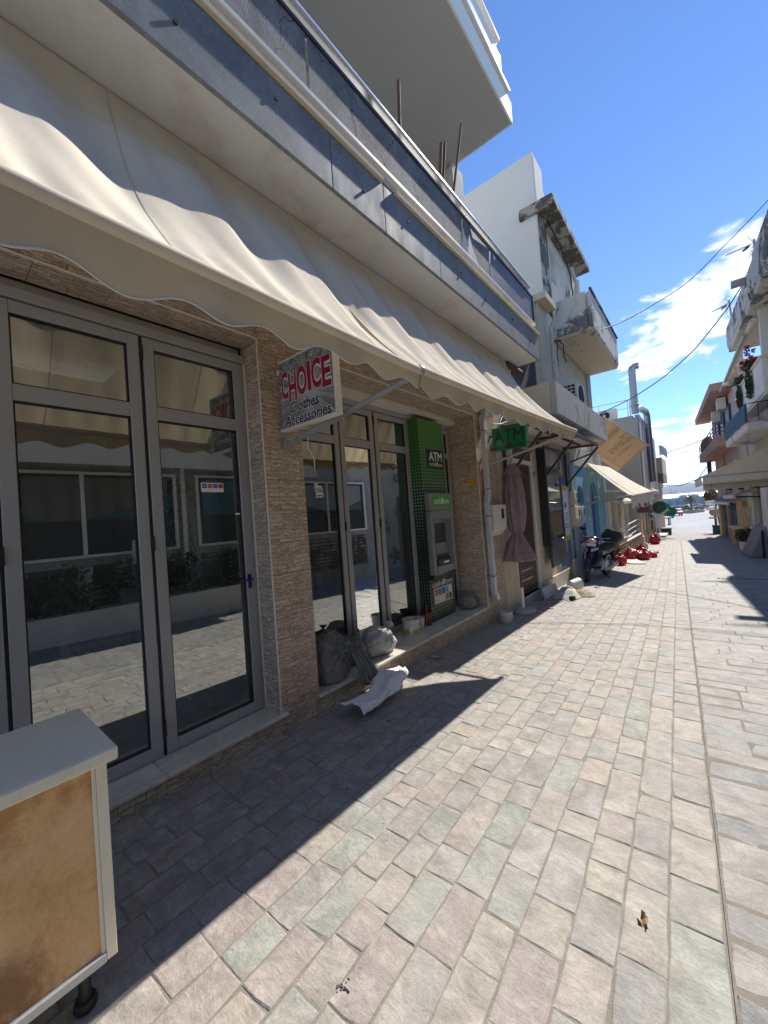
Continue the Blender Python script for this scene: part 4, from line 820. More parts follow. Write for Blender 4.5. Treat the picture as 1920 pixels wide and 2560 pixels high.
# black scorched droppings in the foreground and tiny litter
dr = MB(); q = random.Random(9)
for _ in range(22): dr.ball((-1.04+q.gauss(0,.016), 0.86+q.gauss(0,.009), G(.86)+.003), q.uniform(.0015,.006), q.uniform(.001,.0035), .002, 6, 4, lambda d: 1+.5*mnoise.noise(d*3+Vector((_, 0, 0))))
tag(ob('droppings', dr, M['black_matte'], org=(-1.04, .86, G(.86))), 'small black charred crumbs on a foreground flagstone', 'litter')
tw = MB()
for _ in range(60):
    x = q.uniform(-2.5, -1.3); y = q.uniform(1.2, 8); a = q.uniform(0, 3.1); l = q.uniform(.008, .03); z = G(y)+.006
    tw.tube([(x, y, z), (x+l*math.cos(a), y+l*math.sin(a), z-.03*l*math.sin(a)+.003)], q.uniform(.0012, .0028), 4)
tag(ob('twigs', tw, paint('dark twig', (0.05,0.035,0.025), 0.9)), kind='stuff')
# ---------------------------------------------------------------- discarded cabinet in the left corner
cb_ = thing('cabinet', (-1.83, 0.0, G(0.2)), 'discarded white cabinet on black legs with a bare orange brown panel', 'cabinet')
CXF, CY1, CZ0, CZ1 = -1.605, 0.375, -1.385, -0.745
def hardboard():
    m = NT('water stained hardboard'); v = m.pos(); P = m.sep(v); a = m.noise(v, 5.0, 7, 0.62, 0.7); fine = m.noise(v, 75, 5, 0.75); bl = m.noise(m.vmath('ADD', v, (3,1,2)), 3.1, 6, 0.68, 0.5)
    c = m.ramp(m.math('ADD', m.math('MULTIPLY', a, 0.5), m.math('ADD', m.math('MULTIPLY', fine, 0.3), m.math('MULTIPLY', m.noise(m.scale(v, 1, 1, .4), 60, 4, .7), .2))), [(0.3, (0.48,0.25,0.095)), (0.5, (0.70,0.43,0.20)), (0.66, (0.78,0.54,0.29))])
    low = m.math('MULTIPLY', m.rng(P[2], -1.10, -1.28), m.rng(P[1], 0.28, 0.12)); c = m.mix(m.math('MULTIPLY', m.rng(m.math('ADD', bl, m.math('MULTIPLY', low, 0.22)), 0.56, 0.74), 0.8), c, (0.20,0.085,0.025))
    top = m.rng(m.math('ADD', m.noise(v, 7, 6, 0.7), m.rng(P[2], -0.95, -0.78, 0, .16)), 0.60, 0.74, 0, .55); c = m.mix(top, c, (0.33,0.14,0.045))
    m.base(c); m.rough(0.8); m.bump(m.math('ADD', fine, a), 0.2, 0.003); return m.m
wm = paint('yellowed white melamine', (0.76,0.70,0.55), 0.45, var=0.05, scale=4, bump=0.03, dirt=(0.68,0.61,0.47), dirt_amt=0.12, dirt_scale=6)
ob('panel', MB().box(CXF-.02, CXF-.012, -0.8, CY1-.03, CZ0+.028, CZ1), hardboard(), cb_)
ob('carcass', MB().box(-2.04, CXF-.0205, -0.8, CY1-.004, CZ0+.004, CZ1), wm, cb_)
ob('corner_strip', MB().box(CXF-.02, CXF, CY1-.03, CY1, CZ0, CZ1).box(CXF-.0115, CXF-.006, CY1-.042, CY1-.03, CZ0+.0, CZ1), wm, cb_, bevel=0.002)
ob('bottom_strip', MB().box(CXF-.02, CXF+.001, -0.8, CY1-.0305, CZ0-.004, CZ0+.027), paint('grey edge strip', (0.48,0.47,0.45), 0.4, bump=0), cb_, bevel=0.003)
ob('top_board', MB().box(-2.075, CXF+.028, -0.8, CY1+.028, CZ1, CZ1+.045), wm, cb_, bevel=0.006)
for x, y in ((-1.70, 0.30), (-1.98, 0.30), (-1.70, -0.6), (-1.98, -0.6)):
    ob('leg', MB().lathe((x, y, G(y)), [(.030,0),(.034,.012),(.030,.03),(.018,.034),(.018,CZ0-G(y)+.004)], 16), M['black'], cb_, smooth='auto')
# ---------------------------------------------------------------- behind the shop glass
mq = thing('mannequin', (-3.45, 1.85-.42, -1.44), 'white mannequin torso in a teal patterned shirt behind the door glass', 'mannequin')
teal = NT('teal leaf print'); tv = teal.vor(teal.pos(), 24); teal.base(teal.ramp(tv, [(0.3, (0.03,0.13,0.17)), (0.42, (0.35,0.50,0.52)), (0.6, (0.02,0.08,0.12))])); teal.rough(0.9)
bx, by = -3.45, 1.42
ob('torso', MB().lathe((bx, by, -0.25), [(.15,0),(.155,.08),(.13,.25),(.165,.45),(.19,.58),(.16,.66),(.07,.71),(.05,.74)], 24, (0,0,1), lambda a, h: 1-.28*abs(math.cos(a*2*math.pi))), teal.m, mq, smooth=True)
ob('neck', MB().lathe((bx, by, 0.47), [(.075,0),(.05,.03),(.046,.10),(.02,.11),(0,.11)], 20), M['white'], mq, smooth=True)
ob('stand', MB().tube([(bx, by, -1.44), (bx, by, -0.25)], .015, 8).lathe((bx, by, -1.444), [(.16,0),(.16,.012),(0,.014)], 20), M['alu_light'], mq, smooth='auto')
tb_ = thing('display_table', (-3.55, 1.35, -1.44), 'pale display table with folded clothes inside the shop', 'table')
ob('cabinet_front', MB().box(-3.8, -3.3, 1.05, 1.72, -1.05, -0.42), paint('pale counter', (0.50,0.50,0.48), 0.6, bump=0), tb_); ob('leg', MB().box(-3.78, -3.74, 1.08, 1.12, -1.44, -1.05).box(-3.36, -3.32, 1.08, 1.12, -1.44, -1.05).box(-3.36, -3.32, 1.65, 1.69, -1.44, -1.05).box(-3.78, -3.74, 1.65, 1.69, -1.44, -1.05), M['alu_light'], tb_)
fc = thing('folded_clothes', (-3.5, 0.85, -0.8), 'stack of folded pale and pink clothes on a shelf inside', 'clothes')
for k in range(6): ob('garment', MB().box(-3.7, -3.4, 0.62, 1.0, -0.95+k*.045, -0.91+k*.045), flat('garment %d' % k, ((.55,.5,.45),(.5,.15,.2),(.6,.58,.55),(.45,.35,.4),(.62,.6,.58),(.5,.2,.25))[k], .9), fc, bevel=0.012)
ob('shelf', MB().box(-3.75, -3.35, 0.5, 1.04, -0.98, -0.955), M['white_metal'], fc)
hb = thing('handbag', (-3.35, 1.3, -0.42), 'brown handbag standing on the display table inside', 'bag')
ob('bag_body', MB().prism([(-3.40, 1.16, -0.418), (-3.40, 1.42, -0.418), (-3.40, 1.44, -0.24), (-3.40, 1.30, -0.20), (-3.40, 1.17, -0.22)], (.08,0,0)), paint('brown leather', (0.14,0.10,0.05), 0.5), hb, bevel=0.01)
fn = thing('ceiling_fan', (-4.2, 2.0, 2.3), 'white ceiling fan inside the shop', 'fan')
ob('rod', MB().tube([(-4.2, 1.55, 2.37), (-4.2, 1.55, 1.75)], .015, 8), M['white_metal'], fn); ob('blade', MB().box(-4.8, -3.6, 1.49, 1.61, 1.70, 1.71).box(-4.26, -4.14, 0.95, 2.15, 1.712, 1.72), M['white_metal'], fn)
rk = thing('clothes_rail', (-3.9, 3.5, -1.44), 'chrome clothes rail with pale and yellow garments behind the second bay', 'clothes rail')
ob('rail', MB().tube([(-3.9, 2.5, -1.44), (-3.9, 2.5, 0.1), (-3.9, 4.3, 0.1), (-3.9, 4.3, -1.44)], .015, 8), M['alu_light'], rk, smooth='auto')
for k, (y, c) in enumerate(((2.9, (.5,.52,.55)), (3.15, (.6,.6,.6)), (3.35, (.55,.55,.5)), (3.62, (.55,.5,.2)), (3.9, (.2,.35,.25)))):
    ob('garment', MB().grid(lambda u, v: Vector((-3.9+.05*math.sin(u*14+k)*(v+.2), y+(u-.5)*.22*(1+.5*v), 0.08-v*(.9+.06*k))), 14, 6), flat('hung cloth %d' % k, c, .9), rk, smooth=True, solid=.004)
# ---------------------------------------------------------------- low cream house with the roller shutter
def c6(cx, cy): return 1200+cx/4.097, 1000+cy/4.097
h2 = thing('cream_house', (-2.6, 8.2, G(8.2)), 'cream plastered house with a brown roller shutter, next to the stone clad shop', 'house')
w2 = MB(); SY0, SY1, SZT, SZB = 6.86, 7.93, 0.86, -1.62
w2.box(-8, -2.6, 6.615, SY0, -2.4, 4.4); w2.box(-8, -2.6, SY1, 9.72, -2.4, 4.61); w2.box(-8, -2.601, SY0, SY1, 1.16, 4.4); w2.box(-8, -2.602, SY0, SY1, -2.4, SZB)
ob('wall', w2, M['cream_peel'], h2)
ob('end_wall', MB().box(-8, -2.603, 6.19, 6.615, -2.4, 2.38), M['cream'], h2)
ob('wall_return', MB().box(-8, -2.61, 9.72, 10.62, -2.4, 2.2), M['cream_peel'], h2)
ob('threshold', MB().box(-2.75, -2.585, SY0-.06, SY1+.08, SZB-.06, SZB), M['concrete_grey'], h2, bevel=0.008)
ob('plinth', MB().box(-2.62, -2.575, 7.98, 10.60, -2.2, -1.52), M['cream_peel'], h2, bevel=0.01)
ob('shutter_frame', MB().box(-2.70, -2.59, SY0, SY0+.05, SZB, 1.1).box(-2.70, -2.59, SY1-.05, SY1, SZB, 1.1).box(-2.72, -2.58, SY0, SY1, SZT, SZT+.07), M['white_metal'], h2, bevel=0.004)
ob('shutter_box', MB().box(-2.72, -2.602, SY0, SY1, SZT+.07, 1.16), M['shutter_brown'], h2, bevel=0.01)
sl = MB(); z = SZB+.02
while z < SZT-.03:
    sl.prism([(-2.66, SY0+.05, z), (-2.635, SY0+.05, z+.012), (-2.635, SY0+.05, z+.042), (-2.66, SY0+.05, z+.050)], (0, SY1-SY0-.1, 0)); z += .052
ob('shutter_slats', sl, M['shutter_brown'], h2, kind='stuff')
for z in (-1.36, -1.18, -1.0):
    ob('pale_slat', MB().box(-2.634, -2.628, SY0+.06, SY1-.2+.1*z, z, z+.045), paint('scraped slat %d' % int(z*100), (0.33,0.25,0.23), 0.5, var=0.3, scale=20), h2)
ob('cornice', MB().box(-8, -2.34, 8.95, 9.74, 4.62, 4.78), M['cream'], h2, bevel=0.01)
ob('pilaster', MB().box(-2.62, -2.54, 9.05, 9.66, 2.0, 4.62), M['cream'], h2)
ob('upper_window', MB().box(-2.605, -2.57, 7.2, 8.6, 2.35, 4.3), M['dark'], h2)
dp2 = thing('drainpipe', (-2.5, 9.9, 4.6), 'cream drainpipe coming down from the cornice corner of the cream house', 'drainpipe')
ob('pipe', MB().tube([(-2.42, 9.86, 4.66), (-2.42, 9.86, 4.5), (-2.52, 9.86, 4.28), (-2.53, 9.86, 2.1)], .04, 10), M['cream'], dp2, smooth='auto')
ob('second_pipe', MB().tube([(-2.55, 10.05, 4.1), (-2.55, 10.05, 2.1)], .028, 8), M['cream'], dp2, smooth='auto')
# bracketed canopy
cn = thing('bracket_canopy', (-2.6, 8.4, 1.4), 'brown steel bracket canopy with a pale board roof over the shutter and menu case', 'canopy')
CXO, CZ = -1.84, 1.40
ob('roof_board', MB().add([(-2.6, 6.45, CZ+.10), (CXO, 6.45, CZ+.03), (CXO, 10.45, CZ+.03), (-2.6, 10.45, CZ+.10), (-2.6, 6.45, CZ+.12), (CXO, 6.45, CZ+.05), (CXO, 10.45, CZ+.05), (-2.6, 10.45, CZ+.12)], [(0,1,2,3),(7,6,5,4),(0,4,5,1),(1,5,6,2),(2,6,7,3),(3,7,4,0)]), M['plaster'], cn)
for y in (6.5, 8.32, 10.40):
    k = MB(); k.beam((-2.575, y, 0.46), (-2.575, y, CZ+.06), .05, .05); k.beam((-2.575, y, CZ+.03), (CXO, y, CZ), .05, .05); k.beam((-2.56, y, 0.52), (CXO+.02, y, CZ-.05), .045, .045)
    ob('bracket', k, M['rust_brown'], cn, bevel=0.003)
ob('front_rail', MB().beam((CXO, 6.45, CZ), (CXO, 10.46, CZ), .05, .06), M['rust_brown'], cn, bevel=0.003)
ob('middle_rail', MB().beam((-2.2, 6.53, CZ+.03), (-2.2, 8.29, CZ+.03), .04, .04).beam((-2.2, 8.35, CZ+.03), (-2.2, 10.37, CZ+.03), .04, .04), M['rust_brown'], cn)
sb = thing('bent_rail', (-2.55, 11.0, 1.2), 'bent brown iron rail projecting beside the bracket canopy', 'rail')
ob('rod', MB().tube([(-2.6, 10.75, 1.03), (-2.55, 10.75, 1.10), (-2.0, 10.75, 1.26), (-1.9, 10.75, 1.36)], .022, 8), M['rust_brown'], sb, smooth='auto'); ob('brace', MB().tube([(-2.4, 10.75, 1.14), (-2.3, 10.75, 1.38)], .01, 6), M['rust_brown'], sb)
# low balcony over the canopy
lb = thing('parapet_balcony', (-2.2, 9.3, 1.6), 'stained concrete parapet balcony just above the brown canopy', 'balcony')
ob('front_parapet', MB().box(-1.90, -1.80, 7.05, 11.65, 1.60, 2.17), M['concrete_grey'], lb, bevel=0.008)
for y in (7.05, 11.55): ob('side_parapet', MB().box(-2.6, -1.902, y, y+.1, 1.60, 2.17), M['cream'], lb, bevel=0.006)
ob('floor_slab', MB().box(-2.6, -1.905, 7.155, 11.545, 1.60, 1.74), M['plaster'], lb)
def ac_unit(c, sx, sy, sz, face, label, group='air conditioners'):
    t = thing('air_conditioner', c, label, 'air conditioner', group); x, y, z = c
    ob('casing', MB().box(x-sx/2, x+sx/2, y-sy/2, y+sy/2, z, z+sz), M['ac'], t, bevel=0.012)
    if face == 'y':
        fy = y-sy/2; cx_ = x-sx*.12; r_ = min(sz, sx*.7)*.42
        ob('fan_grille', MB().lathe((cx_, fy-.002, z+sz/2), [(r_, 0), (r_, .012), (r_*.25, .018), (r_*.22, .026), (0, .026)], 24, (0,-1,0)), M['black_matte'], t, smooth='auto')
        ob('fan_hub', MB().lathe((cx_, fy-.03, z+sz/2), [(r_*.28, 0), (r_*.25, .01), (0, .012)], 14, (0,-1,0)), M['ac'], t)
    elif face == 'x':
        fx = x+sx/2; r_ = sz*.42
        ob('fan_grille', MB().lathe((fx+.002, y, z+sz/2), [(r_, 0), (r_, .012), (r_*.25, .018), (0, .02)], 24, (1,0,0)), M['black_matte'], t, smooth='auto')
    return t
a1 = ac_unit((-2.33, 10.75, 2.42), 0.34, 0.8, 0.62, 'x', 'white air conditioner with a slatted side on the parapet balcony', None)
gr = MB()
for i in range(6):
    for j in range(3): gr.box(-2.47+j*.095, -2.395+j*.095, 10.342, 10.348, 2.48+i*.085, 2.535+i*.085)
ob('side_grille', gr, M['black_matte'], a1, kind='stuff')
ob('stand', MB().box(-2.47, -2.43, 10.5, 11.0, 1.74, 2.42).box(-2.25, -2.21, 10.5, 11.0, 1.74, 2.42), M['ac'], a1)
# menu display case and poster board
mc = thing('display_case', (-2.5, 8.75, -0.2), 'tall black framed display case with a grey lower door on the cream wall', 'display case')
MX = -2.42
ob('case_body', MB().box(-2.6, MX-.03, 8.24, 9.30, -0.82, 1.22), M['black'], mc, bevel=0.006)
fr = MB(); 
for (a, e, b_, d_) in ((8.22, 8.29, -0.76, 0.76), (9.24, 9.32, -0.76, 0.76), (8.29, 9.24, 0.66, 0.76), (8.29, 9.24, -0.80, -0.72), (8.22, 8.28, 0.80, 1.26), (9.24, 9.32, .80, 1.26), (8.28, 9.24, 1.19, 1.26), (8.28, 9.24, .80, .85)): fr.box(MX-.03, MX, a, e, b_, d_)
ob('door_frame', fr, flat('charcoal frame', (0.035,0.036,0.04), 0.35), mc, bevel=0.004)
ob('glass_pane', MB().box(MX-.018, MX-.014, 8.29, 9.24, -0.72, 0.66), glass('display glass', 0.20, (0.4,0.42,0.42), (0.10,0.105,0.105), 0.6), mc)
ob('head_panel', MB().box(MX-.029, MX-.02, 8.28, 9.24, 0.85, 1.19), marble('faded fish print', (0.42,0.32,0.28), (0.5,0.10,0.03), 0.4, 6, 0.8), mc)
for k, (y, z, a) in enumerate(((8.42, -0.62, .34), (8.62, -0.66, .4), (8.86, -0.62, .30), (8.70, -.15, .3))): ob('menu_card', MB().box(MX-.029, MX-.022, y, y+.17, z, z+a), flat('pale card %d' % k, (0.36,0.36,0.34), .7), mc)
ob('lower_door', MB().box(MX-.05, MX-.005, 8.25, 9.30, -1.26, -0.80), flat('dark grey door', (0.065,0.067,0.07), 0.4), mc, bevel=0.004)
pb = thing('poster_board', (-2.58, 9.9, -0.4), 'blue white and yellow timetable board behind the black display case', 'poster board')
blu, yel = flat('poster blue', (0.02,0.09,0.30), .5), flat('poster yellow', (0.60,0.36,0.03), .5)
ob('board', MB().box(-2.599, -2.58, 9.30, 10.35, -1.38, 0.48), flat('poster white', (0.62,0.64,0.66), .5), pb)
for n_, mm, (y0, y1, z0, z1) in (('yellow_band', yel, (9.9, 10.36, 0.36, 0.48)), ('yellow_band', yel, (9.9, 10.36, -0.86, -0.74)), ('blue_band', blu, (9.4, 10.36, -1.41, -1.12)), ('yellow_strip', yel, (9.85, 9.98, -1.15, -0.87)), ('blue_strip', blu, (9.98, 10.36, -1.12, -0.86))): ob(n_, MB().box(-2.58, -2.575, y0, y1, z0, z1), mm, pb)
ob('blue_diamond', MB().prism([(-2.579, 10.0, .0), (-2.579, 10.1, -.09), (-2.579, 10.2, .0), (-2.579, 10.1, .09)], (.004,0,0)), blu, pb)
for k, z in enumerate((-.2, -.27, -.34, -.48, -.55)): ob('print_line', MB().box(-2.58, -2.577, 9.98, 10.26-.03*(k % 2), z, z+.03), flat('print grey %d' % k, (.25,.28,.33), .6), pb)
ub_ = thing('banner_board', (-2.58, 9.8, 0.9), 'narrow blue and yellow board under the canopy above the timetable', 'poster board')
ob('board', MB().box(-2.599, -2.58, 9.55, 10.30, 0.50, 1.34), blu, ub_); ob('yellow_panel', MB().box(-2.58, -2.575, 9.62, 10.05, 0.72, 1.08), yel, ub_); text('M', (-2.574, 9.7, 0.9), Yd, Zd, .2, .12, blu, ub_)
def meter(c, sy, sz, label, m):
    t = thing('meter_box', c, label, 'meter box', 'meter boxes on the left walls'); x, y, z = c
    ob('case', MB().prism([(x, y, z), (x+.10, y, z+.10 if sz > .5 else z+.03), (x+.12, y, z+sz*.45), (x+.12, y, z+sz), (x, y, z+sz)], (0, sy, 0)), m, t, bevel=0.008)
    ob('window', MB().box(x+.119, x+.124, y+sy*.58, y+sy*.78, z+sz*.55, z+sz*.86), M['black'], t)
mz_ = px(*c6(200, 1395), X=-2.5); meter((-2.6, px(*c6(135, 1200), X=-2.5).y, mz_.z), px(*c6(262, 1200), X=-2.5).y-px(*c6(135, 1200), X=-2.5).y, px(*c6(200, 1070), X=-2.5).z-mz_.z, 'off white meter box between the downpipe and the closed parasol', M['ac'])
meter((-2.6, 10.64, -0.03), 0.30, 0.38, 'small cream meter box highest on the corner beside the blue house', M['cream'])
meter((-2.6, 10.62, -0.62), 0.55, 0.58, 'larger cream meter box under the small one by the blue house', M['cream'])
meter((-2.585, 11.22, -0.60), 0.42, 0.55, 'pale blue painted meter box on the blue house', M['blue_pale'])
cp = thing('conduits', (-2.56, 10.9, G(10.9)), 'grey conduits rising along the corner between cream and blue houses', 'conduit')
for k, (y, z0, z1) in enumerate(((10.72, G(10.7), 1.35), (10.86, G(10.8), -0.62), (11.02, G(11), -0.62), (11.1, -0.05, 1.3))): ob('conduit', MB().tube([(-2.56, y, z0), (-2.56, y, z1)], .026 if k else .035, 8), M['pipe_grey'] if k % 2 == 0 else M['pipe_white'], cp, smooth='auto')
ob('boxed_pipe', MB().box(-2.6, -2.5, 10.25, 10.48, G(10.4), -1.35), M['cream'], cp, bevel=0.01)
# ---------------------------------------------------------------- closed parasol
um = thing('closed_parasol', (-2.44, 6.34, G(6.34)), 'closed dusty mauve parasol standing in front of the brown shutter', 'parasol')
ux, uy = -2.42, 6.40
zt, ztie, zh = px(*c6(390, 662), X=ux).z, px(*c6(420, 1365), X=ux).z, px(*c6(400, 1640), X=ux).z
mauve = cloth_mat('mauve parasol cloth', (0.34,0.235,0.25))
def flute(n, s, ph=0.0): return lambda a, h: 1+s*math.sin(a*2*math.pi*n+ph+h*2)+.4*s*math.sin(a*2*math.pi*(n-3)+2)
L = zt-zh
ob('canopy', MB().lathe((ux, uy, zh), [(.255, 0), (.265, .03), (.20, .16), (.10, ztie-zh-.03), (.075, ztie-zh), (.115, ztie-zh+.06), (.155, (ztie-zh)*.55+L*.30), (.165, L*.55), (.15, L*.72), (.115, L*.86), (.10, L*.90)], 64, (0,0,1), flute(8, .15)), mauve, um, smooth=True)
ob('vent_cap', MB().lathe((ux, uy, zt-.20), [(.145, 0), (.12, .06), (.085, .14), (.05, .19), (.0, .20)], 56, (0,0,1), flute(7, .13)), mauve, um, smooth=True)
ob('tie', MB().lathe((ux, uy, ztie), [(.088, -.012), (.094, 0), (.088, .012)], 24), mauve, um, smooth=True)
ob('pole', MB().tube([(ux, uy, G(uy)+.42), (ux, uy, zh+.3)], .021, 10), flat('grey pole', (.10,.10,.10), .5), um, smooth='auto'); ob('pole_sleeve', MB().tube([(ux, uy, G(uy)), (ux, uy, G(uy)+.42)], .026, 10), M['white_metal'], um, smooth='auto')
rb = thing('rubble_base', (-2.42, 6.42, G(6.4)), 'lump of broken concrete round the parasol foot', 'rubble')
ob('lump', MB().ball((ux+.02, uy+.06, G(6.4)+.02), .17, .26, .07, 20, 10, lambda d: 1+.25*mnoise.noise(d*3)), M['concrete_grey'], rb, smooth=True)
for k, (dx, dy) in enumerate(((.2, .35), (.24, .1), (.1, .5), (.3, .45))): ob('flake', MB().ball((ux+dx, uy+dy, G(uy+dy)+.01), .05, .04, .014, 8, 5, lambda d: 1+.3*mnoise.noise(d*3+Vector((k, 0, 0)))), M['concrete_grey'], rb)
# rag pile
rg_ = thing('rag_heap', (-2.1, 8.1, G(8)), 'heap of pale rags, board and a tipped pail against the cream house', 'rags')
def heap(cx_, cy_, rx, ry, h, sd, m, nm):
    def f(u, v):
        a = u*2*math.pi; r_ = v*(1+.25*mnoise.noise(Vector((math.cos(a)*1.3, math.sin(a)*1.3, sd)))); x = cx_+math.cos(a)*rx*r_; y = cy_+math.sin(a)*ry*r_
        z = h*(1-v**1.6)*(1+.5*mnoise.noise(Vector((x*7, y*7, sd))))+.03*abs(math.sin(a*6+v*7+sd))*v*(1-v)*2+.012
        return Vector((x, y, G(y)+max(z, .006)))
    ob(nm, MB().grid(f, 60, 16), m, rg_, smooth=True)
heap(-2.13, 8.0, .24, .34, .15, 1.0, cloth_mat('cream rag', (.58,.56,.46)), 'rag'); heap(-1.93, 8.32, .22, .26, .10, 5.0, cloth_mat('tan rag', (.46,.37,.25)), 'rag'); heap(-2.25, 8.45, .2, .25, .12, 9.0, cloth_mat('white rag', (.62,.61,.57)), 'rag')
ob('board', MB().obox((-2.42, 7.9, G(7.9)+.10), (.012, 0, .03), (0, .42, -.02), (-.03, 0, .10)), M['pail'], rg_)
ob('tipped_pail', MB().lathe((-2.25, 8.72, G(8.7)+.11), [(.105, 0), (.105, .02), (.12, .24), (.11, .24), (.095, .03), (0, .03)], 24, (.5, .85, .1)), M['pail'], rg_, smooth='auto')
ob('black_can', MB().lathe((-2.02, 7.72, G(7.7)+.04), [(.04, 0), (.04, .09), (0, .09)], 14, (.9, -.3, .1)), M['black'], rg_)
sc_ = MB(); q = random.Random(4)
for _ in range(26): y = q.uniform(7.2, 8.2); sc_.ball((q.uniform(-2.45, -2.0), y, G(y)+.01), q.uniform(.01, .04), q.uniform(.01, .05), .008, 6, 4)
ob('scraps', sc_, M['concrete_grey'], rg_, kind='stuff')
# ---------------------------------------------------------------- tall white house with crumbling balconies, blue ground floor
th_ = thing('tall_white_house', (-2.6, 12.0, G(12)), 'tall weathered white house with crumbling concrete balcony and eave', 'house')
ob('end_wall', MB().box(-9.5, -2.60, 9.76, 10.5, 2.2, 8.65), M['white_wall'], th_, bevel=0.02)
ob('corner_pier', MB().box(-2.66, -2.585, 9.79, 10.48, 4.75, 7.32), M['concrete_old'], th_, bevel=0.02)
ob('parapet_face', MB().box(-2.603, -2.59, 9.80, 10.46, 7.35, 8.55), M['concrete_white'], th_)
ob('parapet_ramp', MB().prism([(-2.75, 10.5, 7.35), (-2.75, 10.5, 8.3), (-2.75, 10.75, 7.95), (-2.75, 11.2, 7.6), (-2.75, 11.8, 7.35)], (.13, 0, 0)), M['white_wall'], th_)
ob('facade', MB().box(-9.5, -2.62, 10.5, 14.3, 1.12, 7.3), M['facade_white'], th_)
ob('eave', MB().box(-3.0, -2.17, 9.66, 13.35, 7.09, 7.27).box(-3.0, -2.22, 9.72, 13.3, 7.27, 7.38), M['concrete_old'], th_, bevel=0.012)
bb = MB(); X1, ZB, ZT_ = -1.72, 4.24, 5.14
ob('balcony_front', MB().box(X1-.11, X1, 10.42, 14.25, ZB, ZT_), M['concrete_white'], th_, bevel=0.05)
for y in (10.42, 14.13): ob('balcony_side', MB().box(-2.62, X1-.112, y, y+.12, ZB+.01, ZT_), M['concrete_white'], th_, bevel=0.012)
ob('balcony_slab', MB().box(-2.62, X1-.03, 10.45, 14.2, ZB-.06, ZB+.10), M['cream_peel'], th_, bevel=0.03)
ob('balcony_edge', MB().box(X1-.03, X1+.03, 10.40, 14.27, ZT_-.005, ZT_+.05), M['concrete_old'], th_, bevel=0.015)
ob('shutter_panel', MB().box(-2.63, -2.605, 10.72, 11.15, 5.9, 6.75), paint('faded board', (.50,.45,.42), .8, dirt=(.3,.25,.2)), th_)
ob('balcony_door', MB().box(-2.63, -2.6, 12.2, 13.4, 4.4, 6.4), peel('flaking door paint', (.52,.5,.46), (.2,.17,.13), .5, 4), th_)
ob('balcony_post', MB().box(-2.62, -2.52, 13.55, 13.75, 4.3, 7.1), M['concrete_white'], th_)
ob('eave_pipe', MB().tube([(-2.52, 12.6, 7.05), (-2.45, 12.8, 6.6), (-2.45, 12.8, 5.2)], .05, 8), M['pipe_white'], th_, smooth='auto')
ob('eave_cable', MB().tube([(-2.45, 10.0, 7.0), (-2.40, 11.0, 6.8), (-2.42, 11.9, 6.5), (-2.45, 12.2, 5.9), (-2.5, 12.9, 5.5)], .018, 5), M['cable'], th_, smooth=True)
ob('hanging_bracket', MB().box(-2.55, -2.4, 13.1, 13.3, 5.3, 5.9), M['black_matte'], th_, bevel=.03)
ob('side_gutter', MB().tube([(-2.58, 14.1, 4.2), (-2.58, 14.1, 1.2)], .05, 8).tube([(-2.58, 13.9, 4.2), (-2.58, 13.9, 1.2)], .035, 8), M['pipe_white'], th_, smooth='auto')
bh = thing('blue_shop_front', (-2.62, 13.2, G(13)), 'flaking pale blue ground floor with arched deep blue windows', 'shop front')
BXF = -2.60
def arch(y0, y1, z0, zs, n=12): r_ = (y1-y0)/2; c = (y0+y1)/2; return [(c-r_*math.cos(math.pi*i/n), zs+r_*1.05*math.sin(math.pi*i/n)) for i in range(n+1)]
A1, A2 = (11.32, 12.18), (13.0, 14.12)
fw = MB()
def pan(pts): fw.prism([(BXF-.16, y, z) for y, z in pts], (.16, 0, 0))
pan([(10.62, -2.2), (A1[0], -2.2), (A1[0], 1.06), (10.62, 1.06)]); pan([(A1[1], -2.2), (A2[0], -2.2), (A2[0], 1.06), (A1[1], 1.06)]); pan([(A2[1], -2.2), (15.1, -2.2), (15.1, 1.06), (A2[1], 1.06)])
pan([(A1[0], -2.2), (A1[1], -2.2), (A1[1], -1.06), (A1[0], -1.06)])
for (a, e, zs) in ((A1[0], A1[1], 0.08), (A2[0], A2[1], 0.10)):
    ar = arch(a, e, 0, zs)
    for (ya, za), (yb, zb) in zip(ar[:-1], ar[1:]): pan([(ya, za), (yb, zb), (yb, 1.06), (ya, 1.06)])
ob('wall', fw, M['blue_wall'], bh)
for (a, e, z0, zs) in ((A1[0], A1[1], -1.06, 0.08), (A2[0], A2[1], -2.05, 0.10)):
    wd = ob('arched_window', MB().prism([(BXF-.13, y, z) for y, z in [(a, z0)]+arch(a, e, 0, zs)+[(e, z0)]], (-.02, 0, 0)), M['blue_wood'], bh)
    c = (a+e)/2; t_ = MB().box(BXF-.13, BXF-.09, a, e, zs-.10, zs-.04); t_.beam((BXF-.11, c, zs-.04), (BXF-.11, c-.2, zs+.34), .02, .025, (1,0,0)); t_.beam((BXF-.11, c, zs-.04), (BXF-.11, c+.2, zs+.34), .02, .025, (1,0,0)); t_.box(BXF-.13, BXF-.10, c-.02, c+.02, z0, zs-.10)
    ob('window_bar', t_, M['blue_pale'], wd)
ob('sill', MB().box(BXF-.10, BXF+.05, A1[0]-.05, A1[1]+.05, -1.10, -1.06), M['blue_pale'], bh, bevel=.005)
ob('stone_corner', MB().box(-2.72, -2.55, 15.11, 15.4, -2.2, 1.0), M['blue_pale'], bh, bevel=.02)
ob('upper_band', MB().box(-2.75, -2.57, 10.65, 14.9, 1.065, 1.6), M['concrete_grey'], bh)
gb = MB()
for y in (11.4, 11.55, 11.7): gb.tube([(BXF-.02, y, -1.05), (BXF-.02, y, -.68)], .008, 5)
